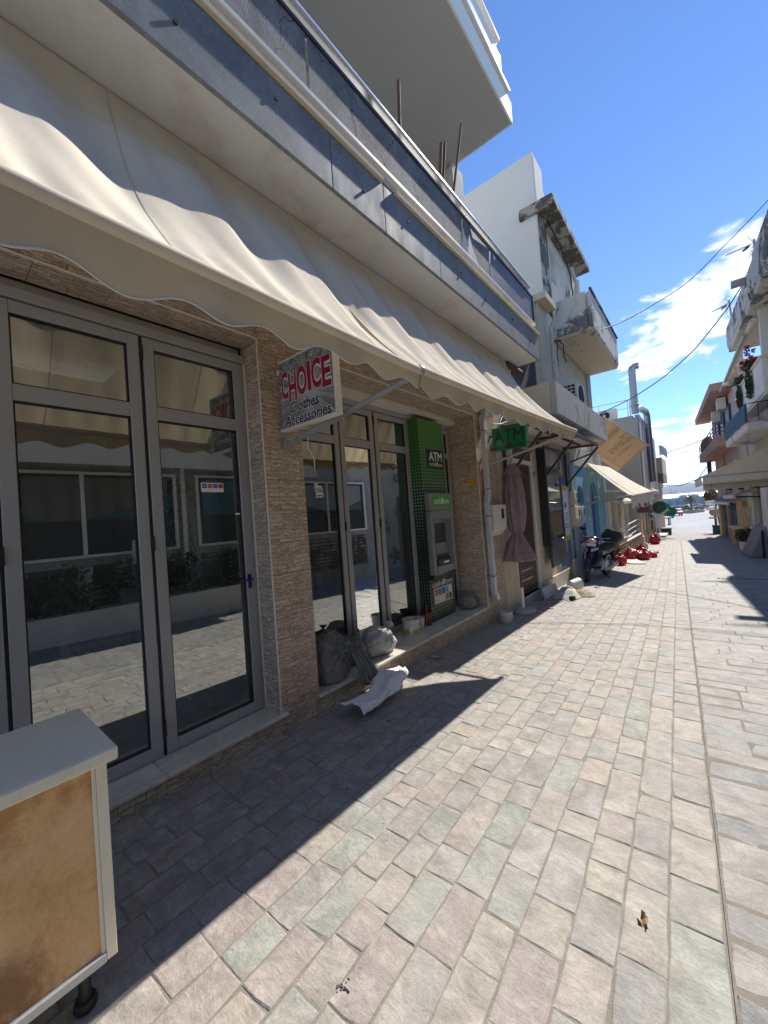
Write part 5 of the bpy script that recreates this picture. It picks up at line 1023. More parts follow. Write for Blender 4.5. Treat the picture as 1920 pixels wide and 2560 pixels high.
gb.tube([(BXF-.02, 11.35, -.95), (BXF-.02, 11.8, -.9)], .008, 5).tube([(BXF-.02, 11.35, -.75), (BXF-.02, 11.8, -.7)], .008, 5)
ob('window_guard', gb, M['pipe_white'], bh)
fl = thing('red_flowers', (-2.56, 11.9, -1.05), 'small red flowers on the sill of the nearer blue arched window', 'flowers')
fb = MB(); q = random.Random(6)
for _ in range(26): fb.ball((-2.57+q.uniform(-.04, .05), 11.95+q.uniform(-.15, .18), -1.03+q.uniform(0, .05)), .02, .02, .015, 6, 4)
ob('blossoms', fb, M['petal'], fl)
# ---------------------------------------------------------------- terrace awning and its arms
a3 = thing('terrace_awning', (-2.4, 13.2, 1.2), 'small sunlit cream awning in front of the blue house with a frayed fringe', 'awning')
TA, TB, BA, BB = Vector((-2.56, 12.75, 1.22)), Vector((-2.56, 16.5, 1.30)), Vector((-1.35, 11.3, 0.12)), Vector((-1.06, 13.5, 0.22))
def a3f(u, v):
    p = TA.lerp(TB, u).lerp(BA.lerp(BB, u), v); return p+Vector((.5, 0, .8))*(-.05*math.sin(math.pi*v)+.02*math.sin(u*26+v*3)*math.sin(math.pi*min(v, 1)))
ob('cloth', MB().grid(a3f, 50, 16), M['canvas'], a3, smooth=True)
ob('seam', MB().grid(lambda u, v: a3f(.55+(u-.5)*.02, v)+Vector((.003, 0, .004)), 1, 16), M['canvas_seam'], a3)
ob('front_bar', MB().tube([BA, BB], .03, 8), M['canvas'], a3, smooth='auto')
def frg(u, v):
    b_ = BA.lerp(BB, u); return b_+Vector((.03*math.sin(u*60)*v, .02*math.sin(u*43)*v, -.02-v*(.26+.06*math.sin(u*31)+.04*math.sin(u*77))))
ob('fringe', MB().grid(frg, 120, 4), M['canvas_white'], a3, smooth=True)
ob('arm', MB().tube([(-2.56, 11.6, -0.02), (-2.0, 11.5, .04), BA], .026, 8), M['pipe_grey'], a3, smooth='auto')
# ---------------------------------------------------------------- banner
bn = thing('hanging_banner', (-2.2, 18, 2.3), 'big tan cloth banner hanging askew with mirrored lettering', 'banner')
TL, TR_, BM = px(*(1500+90/6.144, 900+900/6.144), Y=18.0), px(1500+757/6.144, 900+1315/6.144, Y=18.0), px(1500+275/6.144, 900+1715/6.144, Y=18.0)
ud = (TR_-TL); vd = (BM-TR_); uu, vv_ = ud.normalized(), vd.normalized()
tan = canvas('tan banner cloth', (0.56,0.39,0.22), (0.32,0.2,0.1), .4)
def bf(u, v): return TL+ud*u+vd*v*1.0+Vector((0, .05*math.sin(u*4+v*3), .015*math.sin(u*9)))
ob('cloth', MB().grid(bf, 16, 16), tan, bn, smooth=True, solid=.01)
ob('top_pole', MB().tube([TL-ud*.06, TR_+ud*.02], .022, 8), M['pipe_grey'], bn, smooth='auto')
dk = flat('banner print', (0.33,0.205,0.10), .8)
off = Vector((0, -.075, 0))
def btxt(s, u, v, wu, hv): # mirrored, reading from the far corner down
    text(s, TL+ud*u+vd*v+off, -vv_*-1, -uu, wu, hv, dk, bn, mirror=False)
btxt('Zevs', 0.66, 0.04, vd.length*.68, ud.length*.17); btxt('FAMILY', 0.79, 0.22, vd.length*.6, ud.length*.06); btxt('Travel', 0.37, 0.06, vd.length*.6, ud.length*.11)
ob('print_stripe', MB().obox(TL+ud*.30+vd*.5+off*1.05, uu*.05, vv_*vd.length*.5, Vector((0, .002, 0))), flat('banner stripe', (0.36,0.22,0.10), .8), bn)
ob('print_rule', MB().obox(TL+ud*.70+vd*.86+off*1.05, uu*ud.length*.38, vv_*.008, Vector((0, .002, 0))), dk, bn)
# ---------------------------------------------------------------- stone walled terrace
tw_ = thing('terrace_wall', (-2.3, 17.5, G(17.5)), 'rubble stone terrace wall with limewashed top and grey handrails', 'wall')
core = MB().box(-2.75, -2.33, 15.4, 21.8, -2.6, -1.62); core.box(-2.75, -2.33, 15.4, 16.2, -2.6, -1.10); core.prism([(-2.75, 16.2, -1.62), (-2.75, 16.2, -1.1), (-2.75, 17.3, -1.62)], (.42, 0, 0))
ob('core', core, M['stone_rubble'], tw_)
q = random.Random(12); sm = MB(); y = 15.42
for row in range(8):
    y = 15.4+q.uniform(0, .15); z = -2.42+row*.115
    while y < 21.75:
        L = q.uniform(.12, .28); zt_ = -1.10 if y < 16.2 else (-1.1-.47*(y-16.2) if y < 17.3 else -1.62)
        if z+.1 < zt_+.02: sm.ball((-2.335, y+L/2, z+.05), .045, L*.47, .052, 7, 5, lambda d: 1+.22*mnoise.noise(d*2+Vector((y, z, row))))
        y += L+.01
ob('rubble_stones', sm, M['stone_rubble'], tw_, kind='stuff')
sm = MB()
for row in range(8):
    x = -2.74
    while x < -2.36: L = q.uniform(.1, .18); sm.ball((x+L/2, 15.4, -2.45+row*.16), L*.48, .04, .075, 7, 5, lambda d: 1+.2*mnoise.noise(d*2+Vector((x, row, 0)))); x += L+.01
ob('end_stones', sm, M['stone_rubble'], tw_, kind='stuff')
ob('cap', MB().beam((-2.52, 17.3, -1.56), (-2.52, 21.8, -1.60), .46, .09).beam((-2.52, 15.4, -1.05), (-2.52, 16.2, -1.05), .44, .10), M['stone_cap'], tw_, bevel=.03)
hr = MB()
for z0, z1 in ((-.95, -.90), (-1.18, -1.13), (-1.41, -1.35)): hr.tube([(-2.38, 15.9, z0-.07), (-2.38, 21.7, z1)], .028, 8)
for y in (15.9, 21.7): hr.tube([(-2.38, y, -1.6 if y > 20 else -1.1), (-2.38, y, -.88)], .03, 8)
ob('handrail', hr, M['pipe_white'], tw_, smooth='auto')
tf = thing('terrace_frontage', (-3.0, 18, -1.6), 'cafe terrace with slim pale posts and rolled blinds behind the stone wall', 'terrace')
ob('floor', MB().box(-9, -2.76, 15.4, 22, -2.6, -1.7), M['concrete_grey'], tf); ob('back_wall', MB().box(-4.9, -4.8, 15.2, 23, -1.7, 2.6), M['cream'], tf)
for k in range(9): ob('post', MB().box(-2.72, -2.62, 15.6+k*.72, 15.7+k*.72, -1.62, 0.10), M['white_metal'] if k % 2 else M['cream'], tf)
ob('lintel', MB().box(-2.76, -2.60, 15.4, 21.9, 0.10, 0.24), M['cream'], tf); ob('roof', MB().box(-5, -2.6, 15.4, 22, 0.24, 0.34), M['white_metal'], tf)
for k, (y0, y1) in enumerate(((15.6, 17.4), (17.5, 19.2))): ob('blind', MB().prism([(-2.6, y0, .22), (-2.2, y0, .0), (-2.19, y0, -.10), (-2.6, y0, .08)], (0, y1-y0, 0)), M['canvas_white'], tf)
for k in range(10):
    y = 15.8+k*.62; ob('cafe_chair', MB().box(-3.6, -3.2, y, y+.35, -1.30, -1.25).box(-3.6, -3.56, y, y+.35, -1.25, -.85).box(-3.58, -3.55, y, y+.03, -1.7, -1.3).box(-3.24, -3.21, y, y+.03, -1.7, -1.3).box(-3.24, -3.21, y+.32, y+.35, -1.7, -1.3), M['alu_light'] if k % 3 else M['black'], tf)
sd_ = thing('slab_canopy', (-2.4, 15.6, 0.4), 'white topped grey canopy box fixed beside the blue corner', 'canopy')
ob('fascia', MB().box(-2.75, -2.25, 15.15, 17.6, 0.10, 0.33), M['concrete_grey'], sd_, bevel=.01); ob('top_sheet', MB().box(-3.4, -2.23, 15.12, 17.62, 0.335, 0.36), M['white'], sd_)
lv = thing('cafe_sign', (-1.8, 18, -.3), 'dark red and black cafe signboard hanging under the terrace awning', 'sign')
ls0 = px(1500+760/8.295, 1180+650/8.295, Y=17.6); ls1 = px(1500+1030/8.295, 1180+835/8.295, Y=17.6)
ob('board', MB().box(ls0.x, ls1.x, 17.6, 17.66, ls1.z, ls0.z), marble('printed cafe board', (0.06,0.045,0.03), (0.35,0.30,0.22), .5, 7, .5), lv, bevel=.02)
hgt_ = ls0.z-ls1.z; ob('red_oval', MB().lathe(((ls0.x+ls1.x)/2, 17.598, ls1.z+hgt_*.66), [(.01, 0), (1, 0), (1, .004), (0, .004)], 24, (0,-1,0)), flat('sign red', (.36,.015,.02), .5), lv)
ov = bpy.data.objects['red_oval']; ov_me = ov.data
cxo = (ls0.x+ls1.x)/2
for v in ov_me.vertices:
    wx = WM[ov.name] @ v.co; nx = cxo+(wx.x-cxo)*(ls1.x-ls0.x)*.46; nz = ls1.z+hgt_*.66+(wx.z-(ls1.z+hgt_*.66))*hgt_*.26; v.co = WM[ov.name].inverted() @ Vector((nx, wx.y, nz))
text('Espresso', (ls0.x+.06, 17.592, ls1.z+hgt_*.58), Xd, Zd, (ls1.x-ls0.x)*.8, hgt_*.16, M['white'], lv)
ob('hanger', MB().tube([(ls0.x-.08, 17.63, ls0.z-.36*hgt_*2), (ls0.x+.02, 17.63, ls0.z-.36*hgt_*2)], .012, 6).tube([(ls0.x+.1, 17.63, ls0.z), (ls0.x+.1, 17.63, .2)], .008, 5).tube([(ls1.x-.1, 17.63, ls0.z), (ls1.x-.1, 17.63, .2)], .008, 5), M['black'], lv)
# ---------------------------------------------------------------- red sacks and ramp
M['red_sack'] = M['red_plastic']
RG = 'red plastic sacks along the left side'
sack('red_sack', (-2.06, 13.75, G(13.75)), .17, .2, .2, 2.2, (.05, .05, 1), M['red_sack'], 'red tied plastic sack standing alone, nearest the scooter', 'sack', RG)
sack('red_sack', (-1.98, 15.35, G(15.35)), .2, .26, .23, 4.0, (-.2, -.3, .9), M['red_sack'], 'red plastic sack at the left end of the heap by the stone wall', 'sack', RG)
sack('red_sack', (-1.68, 15.55, G(15.55)), .25, .26, .19, 5.4, (.3, -.1, .9), M['red_sack'], 'wide red plastic sack at the front of the heap by the stone wall', 'sack', RG)
sack('red_sack', (-1.78, 16.3, G(16.3)), .19, .2, .26, 6.1, (.05, .05, 1), M['red_sack'], 'tall red plastic sack with upright neck at the back of the heap', 'sack', RG)
sack('red_sack', (-1.46, 16.35, G(16.35)), .16, .2, .13, 8.3, (.7, .3, .3), M['red_sack'], 'small flattened red plastic sack at the right end of the heap', 'sack', RG)
sack('red_sack', (-1.93, 23.3, G(23.3)), .22, .25, .3, 9.3, (.3, -.1, .9), M['red_sack'], 'red plastic sack farthest off, leaning on the brown pillar', 'sack', RG)
rp2 = thing('ramp_board', (-1.8, 14.4, G(14.4)), 'pale flat board lying on the paving beside the nearest red sack', 'board')
ob('board', MB().prism([(-2.0, 14.0, G(14)+.005), (-1.45, 14.05, G(14)+.005), (-1.85, 15.3, G(15.3)+.03), (-2.1, 15.3, G(15.3)+.05)], (0, 0, .025)), M['stone_cap'], rp2)
ks = thing('kerb_stone', (-1.95, 19.5, G(19.5)), 'pale upright kerb slab by the column foot', 'kerb'); ob('slab', MB().prism([(-2.3, 20.3, G(20.3)), (-1.95, 20.3, G(20.3)), (-1.95, 20.3, G(20.3)+.2), (-2.05, 20.3, G(20.3)+.28), (-2.3, 20.3, G(20.3)+.05)], (0, .12, 0)), M['stone_cap'], ks)
# ---------------------------------------------------------------- columned cream front, grey beige block, brown shops
cf = thing('columned_front', (-2.35, 23.5, G(23)), 'cream shop front with fluted pilasters beyond the stone terrace', 'shop front')
ob('wall', MB().box(-9, -2.5, 22.0, 26.4, -2.7, 0.6), M['cream'], cf)
for y in (22.1, 23.4, 24.9, 26.0):
    ob('pilaster', MB().box(-2.5, -2.30, y, y+.34, -2.7, .1).box(-2.5, -2.25, y-.04, y+.38, -2.7, -1.75), M['cream'], cf, bevel=.012)
ob('recess', MB().box(-2.5, -2.49, 23.78, 24.86, -2.5, -.5), M['brown_wall'], cf); ob('cornice', MB().box(-2.5, -2.12, 25.2, 26.5, -1.15, -1.02).box(-2.5, -2.2, 22, 26.45, .1, .3), M['cream'], cf, bevel=.02)
gbk = thing('grey_beige_block', (-2.3, 26, G(26)), 'plain grey beige building with a flat roof behind the banner', 'building')
GX = -2.26
ob('walls', MB().box(-14, GX, 23.2, 33, .3, 4.12).box(-14, GX-.15, 23.21, 33, 4.12, 4.3), M['grey_wall'], gbk)
ob('pilaster', MB().box(GX, GX+.06, 25.2, 26.2, .3, 4.1), M['plaster'], gbk); ob('front_strip', MB().box(GX, GX+.05, 23.9, 24.6, .3, 4.1), M['plaster'], gbk)
rl = MB()
for x in (-6.5, -5.2, -3.9, -2.6): rl.tube([(x, 23.3, 4.3), (x, 23.3, 5.15)], .02, 6)
rl.tube([(-7.5, 23.3, 5.15), (-2.5, 23.3, 5.15)], .022, 6).tube([(-7.5, 23.3, 4.75), (-2.5, 23.3, 4.75)], .016, 6).tube([(-2.5, 23.3, 4.3), (-2.5, 23.3, 5.15)], .03, 6)
ob('roof_railing', rl, M['white_metal'], gbk)
ab = MB(); 
for k in range(6): ab.box(-2.4, -2.2, 24+k*.7, 24.4+k*.7, 4.12, 4.45)
ob('parapet_blocks', ab, M['concrete_grey'], gbk, kind='stuff')
a2_ = ac_unit((-3.6, 23.7, 4.3), 0.95, .35, .62, 'y', 'white air conditioner with a dark fan on the flat roof, the one nearer the flue'); ac_unit((-4.75, 23.7, 4.3), 0.8, .35, .5, 'y', 'smaller white air conditioner half hidden on the flat roof')
fu = thing('flue_pipe', (-2.2, 24.5, 4.1), 'tall galvanised flue with elbows rising over the grey beige block', 'flue')
ob('stack', MB().tube([(-2.40, 24.4, 4.6), (-2.40, 24.4, 6.9)], .17, 14), M['galv'], fu, smooth='auto'); ob('cowl', MB().tube([(-2.40, 24.4, 6.88), (-2.38, 24.4, 7.02), (-2.25, 24.45, 7.1), (-2.08, 24.45, 7.1)], .17, 14), M['galv'], fu, smooth='auto')
ob('collar', MB().lathe((-2.40, 24.4, 4.95), [(.18, 0), (.215, .02), (.215, .12), (.18, .14)], 14), M['galv'], fu)
ob('offset_run', MB().tube([(-2.40, 24.4, 4.75), (-2.3, 25.6, 5.05), (-2.18, 27.2, 5.15), (-2.15, 27.5, 4.9), (-2.12, 27.5, 1.0)], .17, 14), M['galv'], fu, smooth='auto')
bb_ = thing('brown_bay_house', (-2.3, 32, G(32)), 'brown house with a beige and brown projecting bay beyond the flue', 'house')
ob('walls', MB().box(-10, -2.5, 30, 40, -3.2, .9).box(-10, -2.4, 33.0, 40, .9, 2.6), M['brown_wall'], bb_)
ob('bay_upper', MB().box(-2.5, -1.95, 33.0, 37, 1.75, 2.85), M['grey_wall'], bb_); ob('bay_lower', MB().box(-2.5, -1.95, 33.0, 37, 1.15, 1.748), M['brown_wall'], bb_)
flg = thing('flag', (-2.05, 33, 2.85), 'pale blue striped flag on a pole above the bay', 'flag'); ob('pole', MB().tube([(-2.0, 33.1, 2.8), (-2.06, 33.1, 3.75)], .015, 6), M['white_metal'], flg)
fm = NT('blue white stripes'); fz = fm.sep(fm.pos())[2]; fm.base(fm.mix(fm.rng(fm.math('SINE', fm.math('MULTIPLY', fz, 60.0)), -.05, .05), (.35,.50,.72), (.8,.82,.85))); fm.rough(.8)
ob('cloth', MB().grid(lambda u, v: Vector((-2.05+.42*u, 33.1+.03*math.sin(u*9), 3.7-.62*v-.35*u*u)), 8, 6), fm.m, flg, smooth=True, solid=.004)
br = thing('brown_shop_front', (-2.2, 28, G(28)), 'brown shop front with dark doors and steps past the cream pilasters', 'shop front')
ob('wall', MB().box(-9, -2.45, 26.5, 30, -3, .3).box(-2.45, -2.25, 27.0, 28.2, -3, -.9), M['brown_wall'], br)
for y0, y1 in ((28.25, 28.9), (29.0, 29.7), (30.2, 31.2), (31.4, 32.6)): ob('door', MB().box(-2.45, -2.40, y0, y1, -2.8, -.75), M['shutter_brown'], br)
ob('awning_strip', MB().prism([(-2.45, 25.5, .75), (-1.95, 25.5, .45), (-1.95, 25.5, .40), (-2.45, 25.5, .68)], (0, 3.2, 0)), M['canvas_white'], br)
st_ = thing('door_steps', (-2.2, 26.6, G(26.6)), 'pale stone steps before the brown shop doors', 'steps'); ob('step', MB().box(-2.45, -2.05, 26.8, 28.2, -2.6, -2.12), M['stone_cap'], st_); ob('step', MB().box(-2.45, -1.85, 29.3, 31.5, -2.7, -2.30), M['stone_cap'], st_)
cr_ = thing('planter_crate', (-2.05, 32, G(32)), 'dark crate standing by the far brown doors', 'crate'); ob('box', MB().box(-2.3, -1.75, 32.5, 33.4, G(33), G(33)+.42), M['black'], cr_, bevel=.02); ob('rim', MB().box(-2.33, -1.72, 32.47, 33.43, G(33)+.42, G(33)+.48), M['black'], cr_)
# hanging green disc signs on a white bar
gd = flat('deep green disc', (0.005,0.10,0.055), .4); gl = flat('bright green border', (0.03,0.40,0.20), .5)
for k, (a, r_, Y_, lb_) in enumerate(((px(1600+400/8.295, 1180+730/8.295, Y=29.0), .36, 29.0, 'larger round green sign with a pale green border by the brown doors'), (px(1600+620/8.295, 1180+815/8.295, Y=29.6), .27, 29.6, 'smaller round green sign on a star shaped pale green board'))):
    t = thing('round_sign', a, lb_, 'sign', 'green round signs')
    ob('backing', MB().prism([(a.x+x*r_, Y_, a.z+z*r_) for x, z in ((-.9,.3),(-.2,1.0),(.5,1.05),(1.5,.25),(1.3,-.4),(.6,-1.35),(-.3,-1.15),(-1.0,-.7))], (0, .04, 0)), gl, t); ob('disc', MB().lathe((a.x, Y_-.002, a.z), [(r_*.95, 0), (r_*.95, .03), (0, .03)], 24, (0,-1,0)), gd, t)
    ob('disc_shade', MB().lathe((a.x, Y_-.034, a.z), [(r_*.35, 0), (r_*.35, .01), (0, .01)], 20, (0,-1,0)), gl if False else flat('mid green %d' % k, (.02,.17,.09), .4), t)
    ob('bracket', MB().tube([(a.x-.05, Y_+.05, a.z+r_*.8), (-2.45, Y_+.05, a.z+r_*.9)], .02, 6), M['pipe_white'], t)
wb = thing('white_bar', (-2.0, 28.5, -1.0), 'white slanted awning crank bar under the green signs', 'bar'); b0, b1 = px(1600+330/8.295, 1180+965/8.295, Y=28), px(1600+590/8.295, 1180+770/8.295, Y=28.2)
ob('bar', MB().tube([b0, b1], .05, 8), M['white_metal'], wb); ob('mount', MB().tube([b0, (-2.45, 28, b0.z-.05)], .03, 6), M['white_metal'], wb)
# ---------------------------------------------------------------- scooter
sc = thing('motor_scooter', (-2.15, 11.2, G(11)), 'dark blue underbone motor scooter parked by the blue house, front wheel turned', 'scooter')
Sx, Sy0 = -2.24, 10.12; SM = Matrix.Translation((Sx, Sy0, G(10.9))) @ Matrix.Rotation(R(-9), 4, 'Z') @ Matrix.Rotation(R(7), 4, 'Y')
def SB(): return MB(SM)
rub = M['black_matte']; nb = paint('dark blue fairing', (0.006,0.008,0.035), 0.22, var=0.1, bump=0); chrome = paint('dull chrome', (.5,.5,.5), .25, metal=.9, bump=0)
def wheel(y, z, r_, nm, rot=0):
    T_ = SM @ Matrix.Translation((0, y, z)) @ Matrix.Rotation(rot, 4, 'Z')
    def tor(r0, w0): return MB(T_).lathe((0,0,0), [(r0-w0, -w0*.9), (r0-w0*.3, -w0), (r0, -w0*.45), (r0, w0*.45), (r0-w0*.3, w0), (r0-w0, w0*.9), (r0-w0, -w0*.9)], 36, (1,0,0))
    o = ob(nm, tor(r_, .042), rub, sc, smooth='auto')
    rm = MB(T_).lathe((0,0,0), [(r_-.05, -.03), (r_-.05, .03), (r_-.065, .03), (r_-.065, -.03), (r_-.05, -.03)], 36, (1,0,0)); rm.lathe((0,0,0), [(.05, -.05), (.05, .05), (0, .05)], 14, (1,0,0)); rm.lathe((0,0,0), [(.09, -.01), (.09, -.004), (.03, -.004)], 18, (1,0,0))
    for i in range(18): a = i*math.pi/9; rm.tube([(.03*(-1)**i, .05*math.cos(a), .05*math.sin(a)), (0, (r_-.06)*math.cos(a+.12), (r_-.06)*math.sin(a+.12))], .0035, 4)
    ob('rim', rm, chrome, o)
wheel(0.0, .285, .285, 'wheel', R(16)); wheel(1.24, .285, .285, 'wheel')
FT = SM @ Matrix.Rotation(R(16), 4, 'Z')
ob('fork', MB(FT).tube([(.075, 0.0, .285), (.075, .20, .80)], .022, 8).tube([(-.075, 0.0, .285), (-.075, .20, .80)], .022, 8).tube([(-.075, .16, .72), (.075, .16, .72)], .03, 8), chrome, sc, smooth='auto')
ob('front_fender', MB(FT).grid(lambda u, v: Vector(((v-.5)*.13, .33*math.cos(.35+u*2.1)*-1 if False else -.325*math.cos(2.3-u*2.2), .285+.325*math.sin(2.3-u*2.2)-.03*abs(v-.5))), 14, 6), nb, sc, smooth=True, solid=.006)
# leg shield and front body
ob('leg_shield', SB().grid(lambda u, v: Vector(((u-.5)*(.42-.16*v+.10*math.sin(math.pi*v)), .16+.13*v-.20*(1-(2*u-1)**2)*(1-.45*v)+.10*(1-v)*(2*u-1)**2, .36+.60*v)), 12, 10), nb, sc, smooth=True, solid=.012)
for s in (-1, 1): ob('decal', SB().prism([(s*.03, .055, .80), (s*.17, .13, .86), (s*.17, .125, .80), (s*.05, .045, .74)], (0, -.012, 0)), flat('orange silver decal %d' % s, (.50,.20,.10) if s < 0 else (.5,.45,.42), .4), sc)
ob('inner_body', SB().prism([(-.09, .26, .42), (-.09, .38, .75), (-.09, .62, .56), (-.09, 1.45, .62), (-.09, 1.50, .74), (-.09, .70, .72), (-.09, .42, .95), (-.09, .26, .95)], (.18, 0, 0)), nb, sc, bevel=.03)
ob('engine', SB().box(-.12, .12, .55, 1.0, .22, .46).lathe((-.14, .78, .33), [(.12, 0), (.12, .28), (0, .28)], 16, (1,0,0)), M['pipe_grey'], sc, bevel=.02)
ob('handlebar_cover', SB().ball((0, .30, 1.0), .13, .13, .09, 16, 10), nb, sc, smooth=True)
ob('headlight', SB().ball((0, .20, .98), .095, .06, .065, 16, 10), paint('headlight lens', (.6,.6,.58), .1, bump=0), sc, smooth=True); ob('indicator', SB().ball((-.14, .22, .93), .04, .03, .025, 10, 6), flat('amber lens', (.5,.12,.02), .2), sc); ob('indicator', SB().ball((.14, .22, .93), .04, .03, .025, 10, 6), flat('amber lens', (.5,.12,.02), .2), sc)
ob('handlebar', SB().tube([(-.34, .40, 1.05), (-.2, .33, 1.04), (0, .31, 1.03), (.2, .33, 1.04), (.34, .40, 1.05)], .017, 8), rub, sc, smooth='auto')
ob('front_basket_plate', SB().box(-.10, .10, .14, .16, .86, .93), M['white'], sc)
for s in (-1, 1): ob('mirror', SB().tube([(s*.22, .34, 1.04), (s*.27, .36, 1.22)], .008, 6).ball((s*.28, .36, 1.25), .07, .02, .045, 12, 8), rub, sc, smooth='auto')
ob('seat', SB().prism([(-.13, .62, .74), (-.13, .80, .80), (-.13, 1.42, .84), (-.13, 1.44, .76), (-.13, .72, .70)], (.26, 0, 0)), rub, sc, bevel=.04)
ob('top_case', SB().lathe((0, 1.50, .86), [(.20, 0), (.235, .06), (.24, .14), (.20, .23), (.10, .27), (0, .275)], 24, (0,0,1), lambda a, h: 1+.08*math.cos(a*4*math.pi*2)), rub, sc, smooth=True)
ob('rear_body', SB().prism([(-.10, 1.0, .55), (-.10, 1.58, .70), (-.10, 1.60, .78), (-.10, 1.0, .74)], (.20, 0, 0)), nb, sc, bevel=.03); ob('rear_fender', SB().grid(lambda u, v: Vector(((v-.5)*.14, 1.24+.33*math.cos(.2+u*1.7), .285+.33*math.sin(.2+u*1.7))), 10, 4), rub, sc, smooth=True, solid=.006)
ob('exhaust', SB().tube([(.13, .7, .22), (.15, 1.0, .22), (.16, 1.5, .30)], [.025, .045, .045], 10), chrome, sc, smooth='auto'); ob('swing_arm', SB().box(.07, .10, .85, 1.28, .26, .31).box(-.10, -.07, .85, 1.28, .26, .31), M['pipe_grey'], sc)
ob('side_stand', SB().tube([(.08, .85, .24), (.24, .72, .0+.02), (.30, .70, .02)], .012, 6), rub, sc)
# ---------------------------------------------------------------- right hand row, in its own rotated frame (c across, s along)
AR = R(3.5); TR = Matrix.Rotation(AR, 4, 'Z')
def RB(): return MB(TR)
def rw(c, s, z): return TR @ Vector((c, s, z))
def GR(s): return G(s)
# house opposite the shop: outside the frame, but it shades the right kerb and shows in the shop glass
oh = thing('opposite_house', rw(2.75, 1, G(1)), 'white house across the street, mirrored in the shop glass', 'house')
ob('walls', RB().box(2.75, 9, -7, 9.4, -1.9, 5.2), paint('dull grey render', (0.40,0.385,0.355), 0.9, var=.1, dirt=(.25,.24,.22)), oh)
ob('balcony', RB().box(1.85, 2.749, -5, 6.5, 1.55, 1.72).box(1.85, 1.93, -5, 6.5, 1.72, 2.5), M['white_wall'], oh)
for s0 in (-4.8, -2.0, 0.8, 3.6, 6.6):
    f = ob('window', RB().box(2.70, 2.749, s0, s0+2.3, -0.25, 1.15), M['dark'], oh); ob('curtain', RB().box(2.69, 2.70, s0+.08, s0+2.2, .35, 1.08), flat('teal curtain %d' % int(s0*10), (.06,.14,.17), .9), f)
    ob('window_frame', RB().box(2.66, 2.69, s0-.06, s0, -.3, 1.2).box(2.66, 2.69, s0+2.3, s0+2.36, -.3, 1.2).box(2.66, 2.69, s0, s0+2.3, 1.15, 1.2).box(2.66, 2.69, s0, s0+2.3, -.3, -.25).box(2.66, 2.69, s0+.82, s0+.88, -.25, 1.15), M['white_metal'], f)
    ob('lower_shutter', RB().box(2.70, 2.749, s0, s0+2.3, -1.35, -.45), M['shutter_brown'], oh)
q = random.Random(33)
for s0 in (-4.8, -2.0, 0.8, 3.6, 6.6):
    t = RB()
    for k in range(9): t.box(2.655, 2.70, s0, s0+2.3, -1.33+k*.1, -1.27+k*.1)
    ob('shutter_slats', t, M['concrete_old'], oh, kind='stuff'); c_ = RB()
    c_.grid(lambda u, v: Vector((2.665+.02*math.sin(u*40+s0), s0+.08+2.1*u, 1.1-v*(.5+.25*math.sin(u*3+s0)))), 50, 4); ob('drape', c_, flat('faded drape %d' % int(s0*10), q.choice([(.10,.20,.22), (.28,.28,.26), (.16,.14,.12)]), .9), oh, smooth=True)
for s0 in (-2.2, 0.45, 3.3, 6.2): ob('downpipe', RB().tube([(2.70, s0, -1.8), (2.70, s0, 1.5)], .05, 8), M['white_metal'], oh, smooth='auto')
for k, (s0, zz) in enumerate(((-1.2, .9), (1.6, .7), (2.4, 1.1))):
    t = thing('leaning_plank', rw(2.5, s0, -1.1), ('short', 'medium', 'tall')[k]+' plank leaning on the wall across the street', 'plank', 'planks across the street'); ob('board', RB().obox((2.55, s0, -1.15+zz*.5), (.015, 0, .003), (0, .1, 0), (-.1, 0, zz*.5)), M['concrete_white'], t)
pw = thing('planted_bed', rw(2.2, 0, G(0)), 'low planted bed with dark shrubs across the street', 'plant')
ob('trough', RB().box(2.15, 2.6, -3.5, 4.5, -1.8, -1.15), M['stone_cap'], pw)
q = random.Random(21); lm = RB()
def leafcloud(mb, c, r_, n, s_, q):
    for _ in range(n):
        d = Vector((q.gauss(0, 1), q.gauss(0, 1), q.gauss(0, 1))).normalized()*(q.random()**.4); p = Vector(c)+Vector((d.x*r_[0], d.y*r_[1], d.z*r_[2]))
        a = Vector((q.uniform(-1, 1), q.uniform(-1, 1), q.uniform(-1, 1))).normalized(); b_ = a.orthogonal().normalized(); k = s_*q.uniform(.6, 1.4)
        mb.add([p-a*k, p+b_*k*.45, p+a*k, p-b_*k*.45], [(0,1,2,3)])
for k in range(9): leafcloud(lm, (2.35, -3.2+k*.9, -.85), (.30, .45, .5), 260, .07, q)
ob('foliage', lm, M['leaf'], pw, kind='stuff')
oa = thing('opposite_awning', rw(2.2, -1, 1.4), 'plain cream awning on the white house across the street', 'awning'); ob('cloth', RB().box(1.84, 1.85, -5, 6.5, 1.2, 1.56), M['canvas_white'], oa)
KS = 1.35                                   # the upper floor stands farther back than the shops below
def RS(): return MB(TR @ Matrix.Scale(KS, 4))
def rs(c, s, z): return TR @ (Vector((c, s, z))*KS)
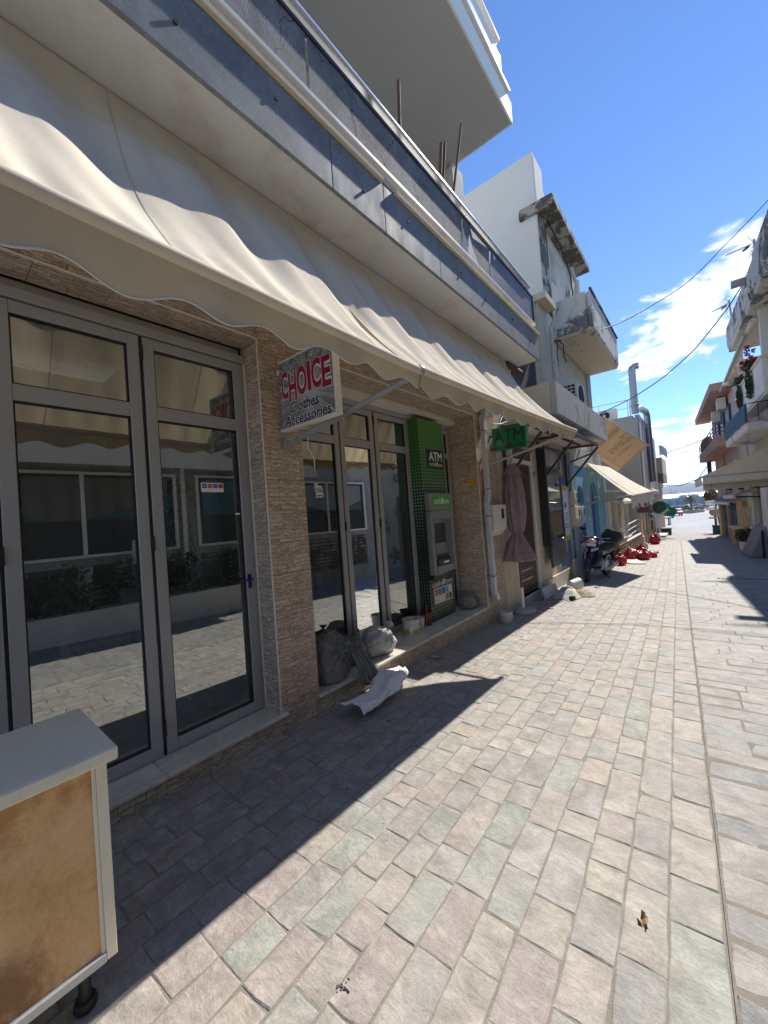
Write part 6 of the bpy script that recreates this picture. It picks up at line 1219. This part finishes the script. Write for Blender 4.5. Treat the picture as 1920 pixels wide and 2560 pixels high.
# ---- white house with the flower balcony
wh = thing('flower_balcony_house', rs(2.8, 12, G(12)), 'white house on the right with a flower decked balcony and peeling roof parapet', 'house')
ob('walls', RS().box(2.8, 9, 9.5, 14.4, -2.2, 3.8), M['concrete_white'], wh)
ob('balcony_front', RS().box(1.80, 1.90, 11.0, 14.2, 2.02, 2.72), M['white_wall'], wh, bevel=.015); ob('balcony_side', RS().box(1.901, 2.8, 11.0, 11.1, 2.02, 2.72), M['white_wall'], wh, bevel=.01); ob('balcony_side', RS().box(1.901, 2.8, 14.1, 14.2, 2.02, 2.72), M['white_wall'], wh, bevel=.01)
ob('balcony_slab', RS().box(1.83, 2.8, 11.03, 14.17, 1.97, 2.1), M['plaster'], wh, bevel=.01)
ob('side_moulding', RS().box(1.84, 2.8, 10.97, 11.0, 2.12, 2.3), M['plaster'], wh); ob('coping', RS().box(1.77, 1.93, 10.96, 14.24, 2.72, 2.77).box(1.93, 2.8, 10.97, 11.12, 2.72, 2.77), M['stone_cap'], wh, bevel=.01)
ob('column', RS().box(1.83, 1.97, 11.0, 11.14, 2.77, 3.78), M['white_wall'], wh, bevel=.005); ob('column', RS().box(1.83, 1.95, 13.9, 14.02, 2.77, 3.7), M['white_wall'], wh, bevel=.005)
ob('balcony_shutter', RS().box(2.0, 2.75, 11.25, 11.3, 2.77, 3.7), M['cream'], wh); ob('window', RS().box(2.76, 2.799, 12.2, 13.4, 2.2, 3.5), M['dark'], wh); ob('window_frame', RS().box(2.72, 2.76, 12.15, 12.22, 2.2, 3.5).box(2.72, 2.76, 12.8, 12.86, 2.2, 3.5).box(2.72, 2.76, 13.36, 13.44, 2.2, 3.5), M['white_metal'], wh)
ob('roof_slab', RS().box(1.66, 9, 9.0, 13.75, 3.72, 3.88), M['fascia_peel'], wh, bevel=.02); ob('fascia', RS().box(1.64, 1.72, 8.9, 13.8, 3.86, 4.36), M['fascia_peel'], wh, bevel=.02); ob('fascia_step', RS().box(1.70, 1.80, 8.9, 10.4, 4.36, 4.62), M['fascia_peel'], wh, bevel=.02)
ob('spout', RS().box(1.42, 1.66, 10.7, 10.82, 4.22, 4.34), M['pipe_grey'], wh); ob('roof_edge_strip', RS().box(1.66, 9, 13.75, 13.85, 3.86, 4.36), M['concrete_white'], wh)
gs = thing('roof_sheet', rs(2.2, 10, 4.6), 'ribbed pale roofing sheet standing above the right parapet', 'roofing sheet'); ob('sheet', RS().grid(lambda u, v: Vector((1.9+.6*u, 9.3+.9*u, 4.5+.7*v+.3*u+.012*math.sin(v*60))), 6, 50), M['canvas_grey'], gs, solid=.01)
glb = thing('globe_lamp', rs(1.6, 10.4, 3.75), 'small white globe lamp under the right parapet', 'lamp'); ob('globe', RS().ball((1.6, 10.35, 3.92), .06, .06, .06, 14, 8), M['white'], glb, smooth=True); ob('arm', RS().tube([(1.65, 10.5, 3.78), (1.6, 10.35, 3.86)], .012, 6), M['black'], glb)
ra = thing('rolled_awning', rs(1.75, 13, 3.4), 'rolled up beige awning with folded arms, slung under the right balcony roof', 'awning')
ob('roll', RS().tube([(1.74, 11.0, 3.52), (1.74, 15.9, 3.26)], .055, 10), M['canvas_white'], ra, smooth='auto'); ob('arm', RS().tube([(1.66, 11.5, 3.42), (1.66, 16.0, 3.20)], .035, 8), M['pipe_grey'], ra, smooth='auto'); ob('arm', RS().tube([(1.70, 15.9, 3.24), (2.05, 14.8, 3.1)], .03, 8), M['black'], ra, smooth='auto')
ob('arm_joint', RS().lathe((1.68, 15.0, 3.15), [(.07, 0), (.07, .1), (0, .1)], 12), M['white_metal'], ra)
q = random.Random(31)
for k, (s0, lb_) in enumerate(((12.05, 'nearer pot of red geraniums trailing over the white balcony front'), (13.45, 'farther geranium pot whose leaves trail low over the white balcony front'))):
    t = thing('geranium', rs(1.78, s0, 2.72), lb_, 'plant', 'geraniums on the white balcony'); ob('pot', RS().lathe((1.86, s0, 2.77), [(.08, 0), (.11, .14), (.09, .14), (0, .1)], 14), M['terracotta'], t)
    f = RS(); leafcloud(f, (1.74, s0, 2.42), (.05, .17, .32), 260, .05, q); leafcloud(f, (1.78, s0, 2.86), (.12, .3, .14), 140, .05, q); ob('foliage', f, M['leaf'], t, kind='stuff')
    if k == 0:
        f = RS()
        for _ in range(9): leafcloud(f, (1.72+q.uniform(-.08, .08), s0-.25+q.uniform(-.4, .4), 2.95+q.uniform(-.12, .25)), (.05, .05, .05), 34, .03, q)
        ob('blossoms', f, M['petal'], t, kind='stuff')
# ---- low house with the teal railing
lh = thing('teal_rail_house', rw(2.8, 17, G(17)), 'cream house on the right with a peeling balcony slab and teal railing', 'house')
ob('walls', RB().box(2.8, 9, 14.4, 20.6, -2.3, 2.6), M['cream_peel'], lh); ob('balcony_slab', RB().box(2.02, 2.8, 15.0, 19.4, 1.72, 1.98), M['concrete_white'], lh, bevel=.04)
rb_ = RB()
for k in range(6): rb_.box(2.02, 2.045, 15.0, 19.3, 2.0+k*.085, 2.07+k*.085)
ob('railing_board', rb_, M['blue_rail'], lh, kind='stuff'); rp3 = RB()
for s0 in (15.0, 16.4, 17.8, 19.25): rp3.box(2.045, 2.08, s0, s0+.05, 1.98, 2.52)
ob('rail_post', rp3, M['blue_rail'], lh, kind='stuff')
ob('iron_rail', RB().tube([(2.1, 14.95, 2.5), (2.8, 14.95, 2.5)], .015, 6).tube([(2.3, 14.95, 2.0), (2.3, 14.95, 2.5)], .012, 6).tube([(2.5, 14.95, 2.0), (2.5, 14.95, 2.5)], .012, 6), M['rust_brown'], lh)
ob('awning_box', RB().box(2.45, 2.8, 15.2, 17.2, 1.93, 2.2), M['cream'], lh, bevel=.02)
# ---- pink house
pk = thing('pink_house', rw(2.6, 26, G(26)), 'salmon pink house with a flat canopy roof and railed balcony', 'house')
ob('walls', RB().box(2.75, 10, 20.7, 31.8, -2.5, 4.72), M['pink_pale'], pk); ob('side_wall', RB().box(2.7, 10, 20.6, 20.70, 2.6, 4.72), M['pink'], pk)
ob('canopy', RB().box(2.0, 2.75, 22.8, 32.6, 4.62, 4.98), M['pink'], pk, bevel=.02); ob('roof_parapet', RB().box(2.7, 10, 20.6, 32, 4.72, 5.2), M['pink'], pk)
ob('balcony', RB().prism([(2.0, 22.2, 2.05), (2.0, 31.6, 2.05), (2.0, 31.6, 2.55), (2.0, 22.2, 2.55)], (.75, 0, 0)), M['pink'], pk, bevel=.015)
r5 = RB()
for z in (2.72, 2.88, 3.05): r5.tube([(2.03, 22.2, z), (2.03, 31.5, z)], .022, 6).tube([(2.03, 22.2, z), (2.75, 22.2, z)], .022, 6)
for k in range(9): r5.tube([(2.03, 22.2+k*1.16, 2.55), (2.03, 22.2+k*1.16, 3.05)], .02, 6)
ob('railing', r5, M['rust_brown'], pk); ob('round_screen', RB().prism([(2.05+.0, 30.8, 2.55)]+[(2.4-.35*math.cos(a*math.pi/10), 30.8, 3.0+.55*math.sin(a*math.pi/10)) for a in range(11)]+[(2.75, 30.8, 2.55)], (0, .1, 0)), M['pink'], pk)
for s0 in (23.6, 25.7, 27.9): f = ob('window', RB().box(2.70, 2.749, s0, s0+.95, 2.6, 4.1), M['dark'], pk); ob('shutter', RB().box(2.66, 2.70, s0+.1, s0+.85, 2.65, 4.05), flat('blue grey shutter %d' % int(s0), (.10,.15,.2), .5), f)
ob('corner_post', RB().box(2.3, 2.5, 31.0, 31.2, .2, 2.05), paint('maroon pipe', (.10,.03,.03), .5), pk); ob('brown_pipe', RB().tube([(2.7, 27.2, -.2), (2.7, 27.2, 2.05)], .05, 8), M['ochre'], pk)
ac_unit(rw(2.52, 24.6, 4.0), .34, .85, .55, 'n', 'beige air conditioner under the pink canopy, the nearer of two', 'air conditioners on the pink house'); ac_unit(rw(2.5, 26.8, 3.75), .34, .85, .55, 'n', 'beige air conditioner under the pink canopy, the farther of two', 'air conditioners on the pink house')
for k, s0 in enumerate((22.6, 24.4, 26.2)):
    t = thing('wall_lamp', rw(2.72, s0, 1.2), ('nearest', 'middle', 'farthest')[k]+' of three small wall lamps below the pink balcony', 'lamp', 'wall lamps'); ob('shade', RB().lathe((2.62, s0, 1.25), [(.11, 0), (.06, .12), (.02, .18)], 10), M['white'], t); ob('body', RB().box(2.66, 2.75, s0-.05, s0+.05, 1.05, 1.3), M['black'], t)
# ---- big awning over the right side
ba = thing('large_awning', rw(2, 18, .9), 'large beige awning on the right whose gable end faces the camera', 'awning')
a0, a1 = 17.0, 20.4; CF, CW = 1.08, 2.8; ZF, ZW = .62, 1.42
ob('top_sheet', RB().grid(lambda u, v: Vector((CF+(CW-CF)*v, a0+(a1-a0)*u, ZF+(ZW-ZF)*v-.04*math.sin(math.pi*v)+.01*math.sin(u*20))), 20, 10), M['canvas_white'], ba, smooth=True, solid=.006)
ob('gable', RB().prism([(CF, a0, ZF-.0), (CW, a0, ZF+.0), (CW, a0, ZW-.02), (CF, a0, ZF+.02)], (0, .006, 0)), M['canvas'], ba)
ob('front_bar', RB().tube([(CF, a0-.03, ZF), (CF, a1, ZF)], .03, 8).tube([(CF, a0-.005, ZF-.005), (CW, a0-.005, ZF-.005)], .016, 6), M['pipe_grey'], ba, smooth='auto')
ob('valance', RB().grid(lambda u, v: Vector((CF+.03+(CW-CF)*u, a0-.01+.02*math.sin(u*30)*v, ZF-.02-v*.24)), 40, 3), M['canvas_white'], ba, smooth=True, solid=.004)
ob('valance', RB().grid(lambda u, v: Vector((CF+.02*math.sin(u*40)*v, a0+(a1-a0)*u, ZF-.02-v*.26)), 40, 3), M['canvas_white'], ba, smooth=True, solid=.004)
ob('lower_drop', RB().box(CF+.06, 2.78, a0+.5, a0+.506, .16, .40), M['canvas'], ba); ob('lamp_hook', RB().tube([(1.35, a0+.2, .6), (1.35, a0+.2, .28)], .01, 5), M['black'], ba)
for k, (c0, s0) in enumerate(((1.85, 17.8), (2.2, 18.2), (2.5, 17.6))):
    t = thing('lantern', rw(c0, s0, .1), ('leftmost', 'middle', 'rightmost')[k]+' of three small black lanterns hung under the large awning', 'lantern', 'lanterns under the large awning'); ob('cap', RB().lathe((c0, s0, .12), [(.10, 0), (.02, .09)], 8), M['black'], t); ob('glass_body', RB().lathe((c0, s0, 0), [(.04, 0), (.075, .12)], 8), M['pipe_grey'], t); ob('chain', RB().tube([(c0, s0, .2), (c0, s0, .8)], .006, 4), M['black'], t)
# small awnings farther on
def small_aw(name, c0, c1, s0, s1, z0, z1, m, label):
    t = thing(name, rw(c1, (s0+s1)/2, z1), label, 'awning', 'small awnings on the right'); ob('cloth', RB().prism([(c1, s0, z1), (c0, s0, z0), (c0, s0, z0-.025), (c1, s0, z1-.025)], (0, s1-s0, 0)), m, t); ob('front_cassette', RB().box(c0-.05, c0+.03, s0, s1, z0-.09, z0+.02), M['white_metal'], t, bevel=.015)
    ob('arm', RB().tube([(c1, s0+.1, z0-.1), (c0, s0+.1, z0-.03)], .025, 6).tube([(c1, s1-.1, z0-.1), (c0, s1-.1, z0-.03)], .025, 6), M['black'], t); return t
small_aw('small_awning', 2.02, 2.8, 18.3, 21.2, -.10, .16, M['canvas_white'], 'pale beige small awning right under the large gable ended one')
small_aw('small_awning', 2.28, 2.75, 22.6, 30.0, -.42, -.14, M['canvas_grey'], 'grey small awning over the blue doors')
# ground floor: pillars, blue doors, pots
for (c0, c1, s0, s1) in ((2.55, 2.76, 29.0, 30.0), (2.6, 2.76, 26.2, 26.7), (2.5, 2.76, 20.9, 22.4)): ob('pillar', RB().box(c0, c1, s0, s1, -2.6, -.35), M['ochre'], pk, bevel=.01)
for s0, s1 in ((22.6, 26.0), (26.9, 28.9)):
    d = ob('blue_door', RB().box(2.72, 2.749, s0, s1, -2.4, -.55), M['blue_wood'], pk); t = RB()
    n = 5 if s1-s0 > 3 else 3
    for k in range(n+1): t.box(2.69, 2.72, s0+(s1-s0)*k/n-.03, s0+(s1-s0)*k/n+.03, -2.4, -.55)
    t.box(2.70, 2.718, s0, s1, -.95, -.88).box(2.70, 2.718, s0, s1, -1.75, -1.68); ob('door_bars', t, flat('mid blue bars %d' % int(s0), (.035,.14,.34), .5), d)
ob('counter', RB().box(2.3, 2.72, 21.6, 22.9, -2.4, -1.5), M['ochre'], pk); ob('counter_top', RB().box(2.25, 2.75, 21.5, 23.0, -1.5, -1.44), M['white'], pk)
ob('white_pillar', RB().box(2.55, 2.8, 18.9, 19.9, -2.4, 0), M['white_wall'], lh, bevel=.01); ob('white_pillar', RB().box(2.45, 2.8, 15.9, 16.7, -2.3, .1), M['white_wall'], lh, bevel=.01); ob('stone_infill', RB().box(2.7, 2.82, 16.8, 18.8, -2.3, .1), M['stone_rubble'], lh); ob('door', RB().box(2.74, 2.805, 14.6, 15.6, -2.2, 0), M['rust_brown'], lh)
ob('lamp_box', RB().box(2.35, 2.55, 19.2, 19.4, -1.25, -.55), M['cream'], lh)
pp = thing('potted_plant', rw(2.35, 18.9, GR(18.9)), 'dark shrub in a white pot before the white pillar', 'plant'); ob('pot', RB().lathe((2.33, 18.9, GR(19)), [(.17, 0), (.22, .05), (.24, .3), (.20, .34), (.18, .3), (0, .3)], 18), M['white'], pp, smooth='auto')
f = RB(); leafcloud(f, (2.33, 18.9, GR(19)+.56), (.34, .34, .26), 420, .06, random.Random(2)); ob('foliage', f, M['leaf'], pp, kind='stuff')
gv = thing('covered_stall', rw(2.4, 16.6, GR(16.6)), 'grey tarpaulin covered stall at the right edge', 'stall'); ob('cover', RB().prism([(2.0, 16.2, GR(16)), (2.75, 16.2, GR(16)), (2.75, 16.2, -.9), (2.35, 16.2, -1.15)], (0, 1.5, 0)), M['canvas_grey'], gv, bevel=.03); ob('leg', RB().box(2.3, 2.36, 16.1, 16.16, GR(16), -1.2), M['black'], gv)
# round mirror like sign post, hanging boards, bins at the far right corner
sp = thing('sign_post', rw(2.1, 31, GR(31)), 'dark post carrying a round grey sign and small boards at the right corner', 'sign post')
def cs_(cx_, cy_, Y): return px(1740+cx_/7.133, 1080+cy_/7.133, Y=Y)
c0_ = cs_(330, 1425, 33); ob('post', MB().tube([cs_(372, 1780, 33), cs_(345, 1500, 33), cs_(338, 1330, 33)], .07, 8), M['rust_brown'], sp); ob('round_board', MB().lathe(c0_, [(.27, 0), (.27, .06), (0, .07)], 20, (-.3,-1,.1)), M['pipe_grey'], sp)
for a_, w2_, h2_, mm in (((255, 1370), .22, .09, M['white_metal']), ((300, 1530), .2, .05, M['pipe_grey']), ((250, 1260), .25, .14, M['white_metal'])):
    q_ = cs_(*a_, 32.9); ob('small_board', MB().box(q_.x-w2_, q_.x+w2_, q_.y, q_.y+.05, q_.z-h2_, q_.z+h2_), mm, sp, bevel=.02)
q_ = cs_(400, 1840, 32); bi = thing('waste_bin', (q_.x, 32, G(32)), 'teal bin at the foot of the right corner', 'bin'); ob('body', MB().box(q_.x-.25, q_.x+.3, 32, 32.5, G(32), G(32)+.5), paint('teal bin', (.03,.12,.14), .5), bi, bevel=.03); ob('lid', MB().box(q_.x-.28, q_.x+.33, 31.97, 32.53, G(32)+.5, G(32)+.56), M['black'], bi, bevel=.02)
tp = thing('trellis_shrub', cs_(270, 1140, 35), 'bushy brown green climber at the far right corner', 'plant'); f = RB(); f = MB(); leafcloud(f, cs_(270, 1140, 35), (.42, .6, .42), 700, .09, random.Random(8)); ob('foliage', f, paint('dry climber', (.10,.075,.03), .8, var=.5, scale=6), tp, kind='stuff'); ob('stem', MB().tube([cs_(430, 1700, 35), cs_(330, 1180, 35)], .05, 6), M['rust_brown'], tp)
# antennas
def antenna(base, h, tilt, label, dirv, red, tip):
    t = thing('tv_antenna', base, label, 'antenna', 'tv antennas on the right roofs'); b_ = Vector(base); top = b_+Vector((tilt, 0, h)); ob('mast', MB().tube([b_, top], .03, 8), M['pipe_grey'], t, smooth='auto')
    d0 = Vector(tip)-top; L_ = d0.length; d = d0.normalized(); p = d.cross(Vector((0,0,1))).normalized(); k = MB(); tip = top+d*L_; k.tube([top-Vector((0,0,.12)), tip], .012, 5)
    for i in range(9): c = (top-Vector((0,0,.12))).lerp(tip, .25+i*.085); l = .15-.008*i; k.tube([c-p*l, c+p*l], .008, 4)
    ob('boom', k, M['rust'] if red else M['pipe_grey'], t); g = MB()
    for sgn in (1, -1):
        for i in range(4): a = top+Vector((0,0,-.12+sgn*(.06+i*.07)))+d*(.05+i*.03); g.tube([a-p*.13, a+p*.13], .006, 4)
        g.tube([top+Vector((0,0,-.12)), top+Vector((0,0,-.12+sgn*.30))+d*.16], .009, 4)
    ob('reflector', g, M['pipe_grey'], t); ob('dipole', MB().obox(top-Vector((0,0,.14))+d*.22, p*.08, d*.05, (0,0,.03)), M['rust'] if red else M['black'], t); return t
def pq(cx_, cy_, s_): v = ray(1720+cx_/8.195, 560+cy_/8.195); return v*(s_/v.y)
b1_ = pq(1440, 1020, 15.5); t1_ = pq(1350, 310, 15.5); antenna(b1_, t1_.z-b1_.z, t1_.x-b1_.x, 'higher tv antenna on the nearer right roof, dark against the sky', (-1, .75, 0), False, pq(770, 640, 15.2))
b2_ = pq(925, 2150, 19.5); t2_ = pq(840, 1560, 19.5); antenna(b2_, t2_.z-b2_.z, t2_.x-b2_.x, 'lower tv antenna with a reddish boom, farther along the right roofs', (-1, .6, 0), True, pq(490, 1800, 19.2))
ob('stay', MB().tube([pq(860, 1760, 19.5), pq(1060, 1690, 19)], .012, 5), M['pipe_grey'], bpy.data.objects['tv_antenna.001']); ob('stay', MB().tube([pq(1370, 510, 15.5), pq(1640, 410, 15)], .02, 5), M['cable'], bpy.data.objects['tv_antenna'])
# ---------------------------------------------------------------- overhead cables
def cable(pts, r_, label, sag=0.0):
    P = [Vector(p) for p in pts]; out = []
    for a, e in zip(P[:-1], P[1:]):
        for i in range(24): t = i/24; p = a.lerp(e, t); p.z -= sag*4*t*(1-t); out.append(p)
    out.append(P[-1]); mid = out[len(out)//2]; tag(ob('cable', MB().tube(out, r_, 5), M['cable'], smooth=True, org=mid), label, 'cable', 'overhead cables')
cable([px(1378, 856, Y=10.3), px(1470, 834, Y=11.2), px(1556, 804, Y=12.1), px(1640, 757, Y=12.9), px(1720, 705, Y=13.7), px(1800, 625, Y=14.7), px(1920, 500, Y=16.2), px(2100, 280, Y=18.4)], .013, 'upper black cable from the big left balcony up to the right frame edge', .02)
cable([px(1500, 1033, Y=15.4), px(1580, 995, Y=15.1), px(1660, 942, Y=15), px(1740, 870, Y=15.05), px(1826, 760, Y=15.45), px(1920, 604, Y=16.0), px(2060, 330, Y=17)], .016, 'lower black cable from the left parapet past the antennas', .02)
cable([px(1648, 1138, Y=34), rw(2.3, 29, 3.3)], .02, 'thin cable from the flag bay to the pink balcony', .05)
cable([px(1640, 1212, Y=30), px(1700, 1214, Y=30), px(1745, 1197, Y=30), px(1781, 1148, Y=30)], .02, 'sagging cable low across the street end', .02)
ct = thing('cable_tails', (-2.42, 9.9, 3.9), 'loose black cable ends dangling below the anchor on the cream house', 'cable')
ob('tail', MB().tube([(-2.42, 9.9, 4.0), (-2.38, 9.8, 3.8), (-2.42, 9.8, 3.6), (-2.38, 9.75, 3.42)], .012, 5).tube([(-2.4, 10.0, 4.0), (-2.3, 10.0, 3.85), (-2.33, 10.05, 3.6), (-2.27, 10.02, 3.45)], .012, 5), M['cable'], ct, smooth=True); ob('grip', MB().tube([px(1378, 856, Y=10.3), px(1402, 850, Y=10.5)], .02, 6), M['cable'], ct)
# ---------------------------------------------------------------- harbour front
HZ = G(70)
def hp(cx_, cy_, Y): return px(1600+cx_/8.295, 1180+cy_/8.295, Y=Y)
pm = thing('palm_tree', (-1.86, 110, HZ+.5), 'single short palm on the round planter by the harbour', 'palm tree')
ob('trunk', MB().tube([(-1.9, 110, HZ+.4), (-1.9, 110, HZ+1.6), (-1.95, 110, HZ+2.6), (-2.0, 110, HZ+3.2)], [.26, .24, .34, .42], 10), paint('palm trunk', (.16,.10,.06), .95, var=.4, scale=4, bump=.6, dist=.05), pm)
q = random.Random(17); fr = MB(); dry = MB()
for k in range(46):
    a = q.uniform(0, 6.28); el = q.uniform(-.9, 1.2); L = q.uniform(1.3, 1.9); c = Vector((-2.0, 110, HZ+3.6)); tgt = dry if el < -.35 else fr
    d = Vector((math.cos(a), math.sin(a), 0)); n = 8; pts = [c+d*(L*t/n*math.cos(el*.8))+Vector((0,0, L*(t/n)*math.sin(el)-.75*L*(t/n)**2*.6)) for t in range(n+1)]; sd_v = d.cross(Vector((0,0,1)))
    for i in range(n):
        for sg_ in (-1, 1):
            for m_ in range(2): p = pts[i].lerp(pts[i+1], m_*.5); w_l = .34*math.sin(math.pi*(i+.5+m_*.5)/(n+1))+.05; tgt.add([p, p+(pts[i+1]-pts[i])*.35, p+sd_v*sg_*w_l+(pts[i+1]-pts[i])*.8-Vector((0,0,.12))], [(0,1,2)])
ob('fronds', fr, paint('palm fronds', (.10,.085,.035), .7, var=.4, scale=2), pm, kind='stuff'); ob('dry_skirt', dry, paint('dry palm skirt', (.26,.16,.07), .9, var=.3, scale=2), pm, kind='stuff')
pi_ = thing('round_planter', (-1.7, 110, HZ), 'low curved stone planter island round the palm', 'planter'); ob('kerb_wall', MB().lathe((-1.7, 111, HZ), [(2.05, -.1), (2.0, .55), (1.75, .55), (1.7, .4), (0, .4)], 32), M['stone_cap'] if False else paint('tan planter stone', (.40,.31,.20), .9, var=.15), pi_)
bl_ = thing('harbour_shed', (-3, 168, HZ), 'long pale blue harbour shed with a white roof', 'shed')
ob('walls', MB().box(-24, 14, 165, 172, HZ-.5, -.2), paint('sun bleached blue sheet', (.20,.34,.40), .7, var=.1, scale=.4), bl_); ob('roof', MB().prism([(-24.3, 164.6, -.2), (-24.3, 168.5, 1.1), (-24.3, 172.4, -.2)], (38.6, 0, 0)), paint('white roof sheet', (.75,.77,.78), .5, var=.04), bl_)
ob('skirt', MB().box(-24.1, 14.1, 164.7, 165, HZ-.5, HZ+.35), M['white'], bl_)
for x in (-6.2, -3.0): ob('roof_gap', MB().prism([(x, 164.3, -.25), (x+2.6, 164.3, -.25), (x+2.2, 164.3, .55), (x+.6, 164.3, .6)], (0, .25, 0)), M['pipe_grey'], bl_)
for k in range(7): ob('door', MB().box(-9+k*2.2, -8.1+k*2.2, 164.93, 165, HZ, -1.2), flat('shed door %d' % k, (.13,.24,.29), .7), bl_)
def car(c, rot, colr, label, big=False):
    t = thing('parked_car', c, label, 'car', 'cars parked at the harbour', rot); T_ = Matrix.Translation(Vector(c)) @ Matrix.Rotation(rot, 4, 'Z'); k = 1.25 if big else 1.0
    pr = [(-2.0, .35), (-2.05, .75), (-1.6, .88), (-.9, 1.38*k), (.75, 1.40*k), (1.35, .92), (2.0, .82), (2.05, .4)]
    ob('body', MB(T_).prism([(x, -.82, z) for x, z in pr], (0, 1.64, 0)), paint('car paint '+label[:9], colr, .25, var=.03, bump=0), t, bevel=.06)
    ob('windows', MB(T_).prism([(x, -.835, z) for x, z in ((-1.35, .92), (-.85, 1.30*k), (.68, 1.32*k), (1.18, .94))], (0, 1.67, 0)).prism([(1.36, -.7, .95), (.82, -.7, 1.35*k), (.82, .7, 1.35*k), (1.36, .7, .95)], (.03, 0, .02)), M['glass_dark'] if False else M['black'], t)
    for x in (-1.3, 1.3):
        for s in (-1, 1): ob('wheel', MB(T_).lathe((x, s*.70, .32), [(.32, -.1), (.32, .1), (.18, .12), (0, .1)], 16, (0, s, 0)), M['black_matte'], t)
    return t
p = hp(740, 760, 96); car((p.x, 96, HZ), R(100), (.45,.06,.08), 'faded red car beside the red van at the harbour')
p = hp(590, 690, 88); car((p.x-.2, 88, HZ), R(95), (.36,.02,.03), 'red van with dark windows parked at the left of the harbour', True)
for k, (cx_, Y_, c_, lb_) in enumerate(((760, 128, (.5,.5,.5), 'silver car behind the red ones'), (890, 122, (.04,.045,.05), 'black car left of the palm'), (1000, 140, (.6,.6,.6), 'white car just left of the palm'), (1180, 138, (.55,.56,.57), 'pale car just right of the palm'), (1290, 125, (.05,.05,.05), 'dark car farthest right at the harbour'))):
    p = hp(cx_, 750, Y_); car((p.x, Y_, HZ), R(10+k*60), c_, lb_)
sp2 = thing('street_sign', (-3.2, 60, G(60)), 'thin signpost standing at the end of the street', 'sign'); p = hp(640, 1085, 59); ob('post', MB().tube([(p.x, 59, G(59)), (p.x, 59, G(59)+2.0)], .05, 6), M['pipe_grey'], sp2); ob('plate', MB().box(p.x-.22, p.x+.22, 58.94, 58.97, G(59)+1.5, G(59)+2.0), M['white'], sp2)
bn2 = thing('dark_bollard', (-3.3, 58, G(58)), 'dark pedestal with a flat top at the end of the street', 'bollard'); p = hp(605, 1080, 58); ob('post', MB().lathe((p.x, 58, G(58)), [(.2, 0), (.08, .15), (.08, .75), (.12, .8), (0, .8)], 12), M['black'], bn2); ob('table_top', MB().box(p.x-.75, p.x+.1, 57.8, 58.3, G(58)+.8, G(58)+.9), M['black'], bn2)
ms = thing('fishing_boat', (-7, 178, HZ), 'moored boat with rigging masts beyond the red van', 'boat'); ob('hull', MB().prism([(-12, 176, -4.5), (-6, 176, -4.5), (-5, 176, -2.8), (-12.5, 176, -3)], (0, 2.5, 0)), M['white'], ms); k = MB()
for x, h in ((-8.6, 3.2), (-7.7, 2.2), (-6.9, 2.6)): k.tube([(x, 177, -3), (x, 177, h)], .06, 5)
k.tube([(-9.4, 177, 2.0), (-6.4, 177, 1.5)], .04, 4).tube([(-9.2, 177, .9), (-6.6, 177, .7)], .04, 4); ob('mast', k, M['black'], ms)
# far hills over the water
hm = NT('far scrub hills'); hv = hm.pos(); hm.base(hm.ramp(hm.noise(hv, .012, 8, .65), [(.35, (.05,.055,.05)), (.65, (.11,.105,.085))])); hm.rough(.95)
def ridge(u, v):
    x = -2600+5200*u; h = 62+9*mnoise.noise(Vector((x*.0011, 0, 2)))+12*mnoise.noise(Vector((x*.0035, 1, 0)))+3*mnoise.noise(Vector((x*.02, 2, 0))) + 14*math.exp(-((x-420)/500)**2) - 20*math.exp(-((x+340)/210)**2)
    return Vector((x, 2000+900*v, -5+(h+5)*math.sin(math.pi*min(v*1.0, .5))*1.0+3*mnoise.noise(Vector((x*.01, v*6, 0)))*v))
ob('hills', MB().grid(ridge, 160, 10), hm.m, kind='structure', smooth=True)
# air between here and the hills
hz = NT('sea haze'); hz.t.nodes.remove(hz.p); pv = hz.n('ShaderNodeVolumePrincipled'); pv.inputs['Color'].default_value = (.62,.74,1,1); pv.inputs['Density'].default_value = .00022; pv.inputs['Anisotropy'].default_value = .2
hz.t.links.new(pv.outputs[0], hz.o.inputs['Volume'])
if HAZE: ob('haze', MB().box(-3200, 3200, -70, 5300, -6.5, 92), hz.m, kind='stuff')
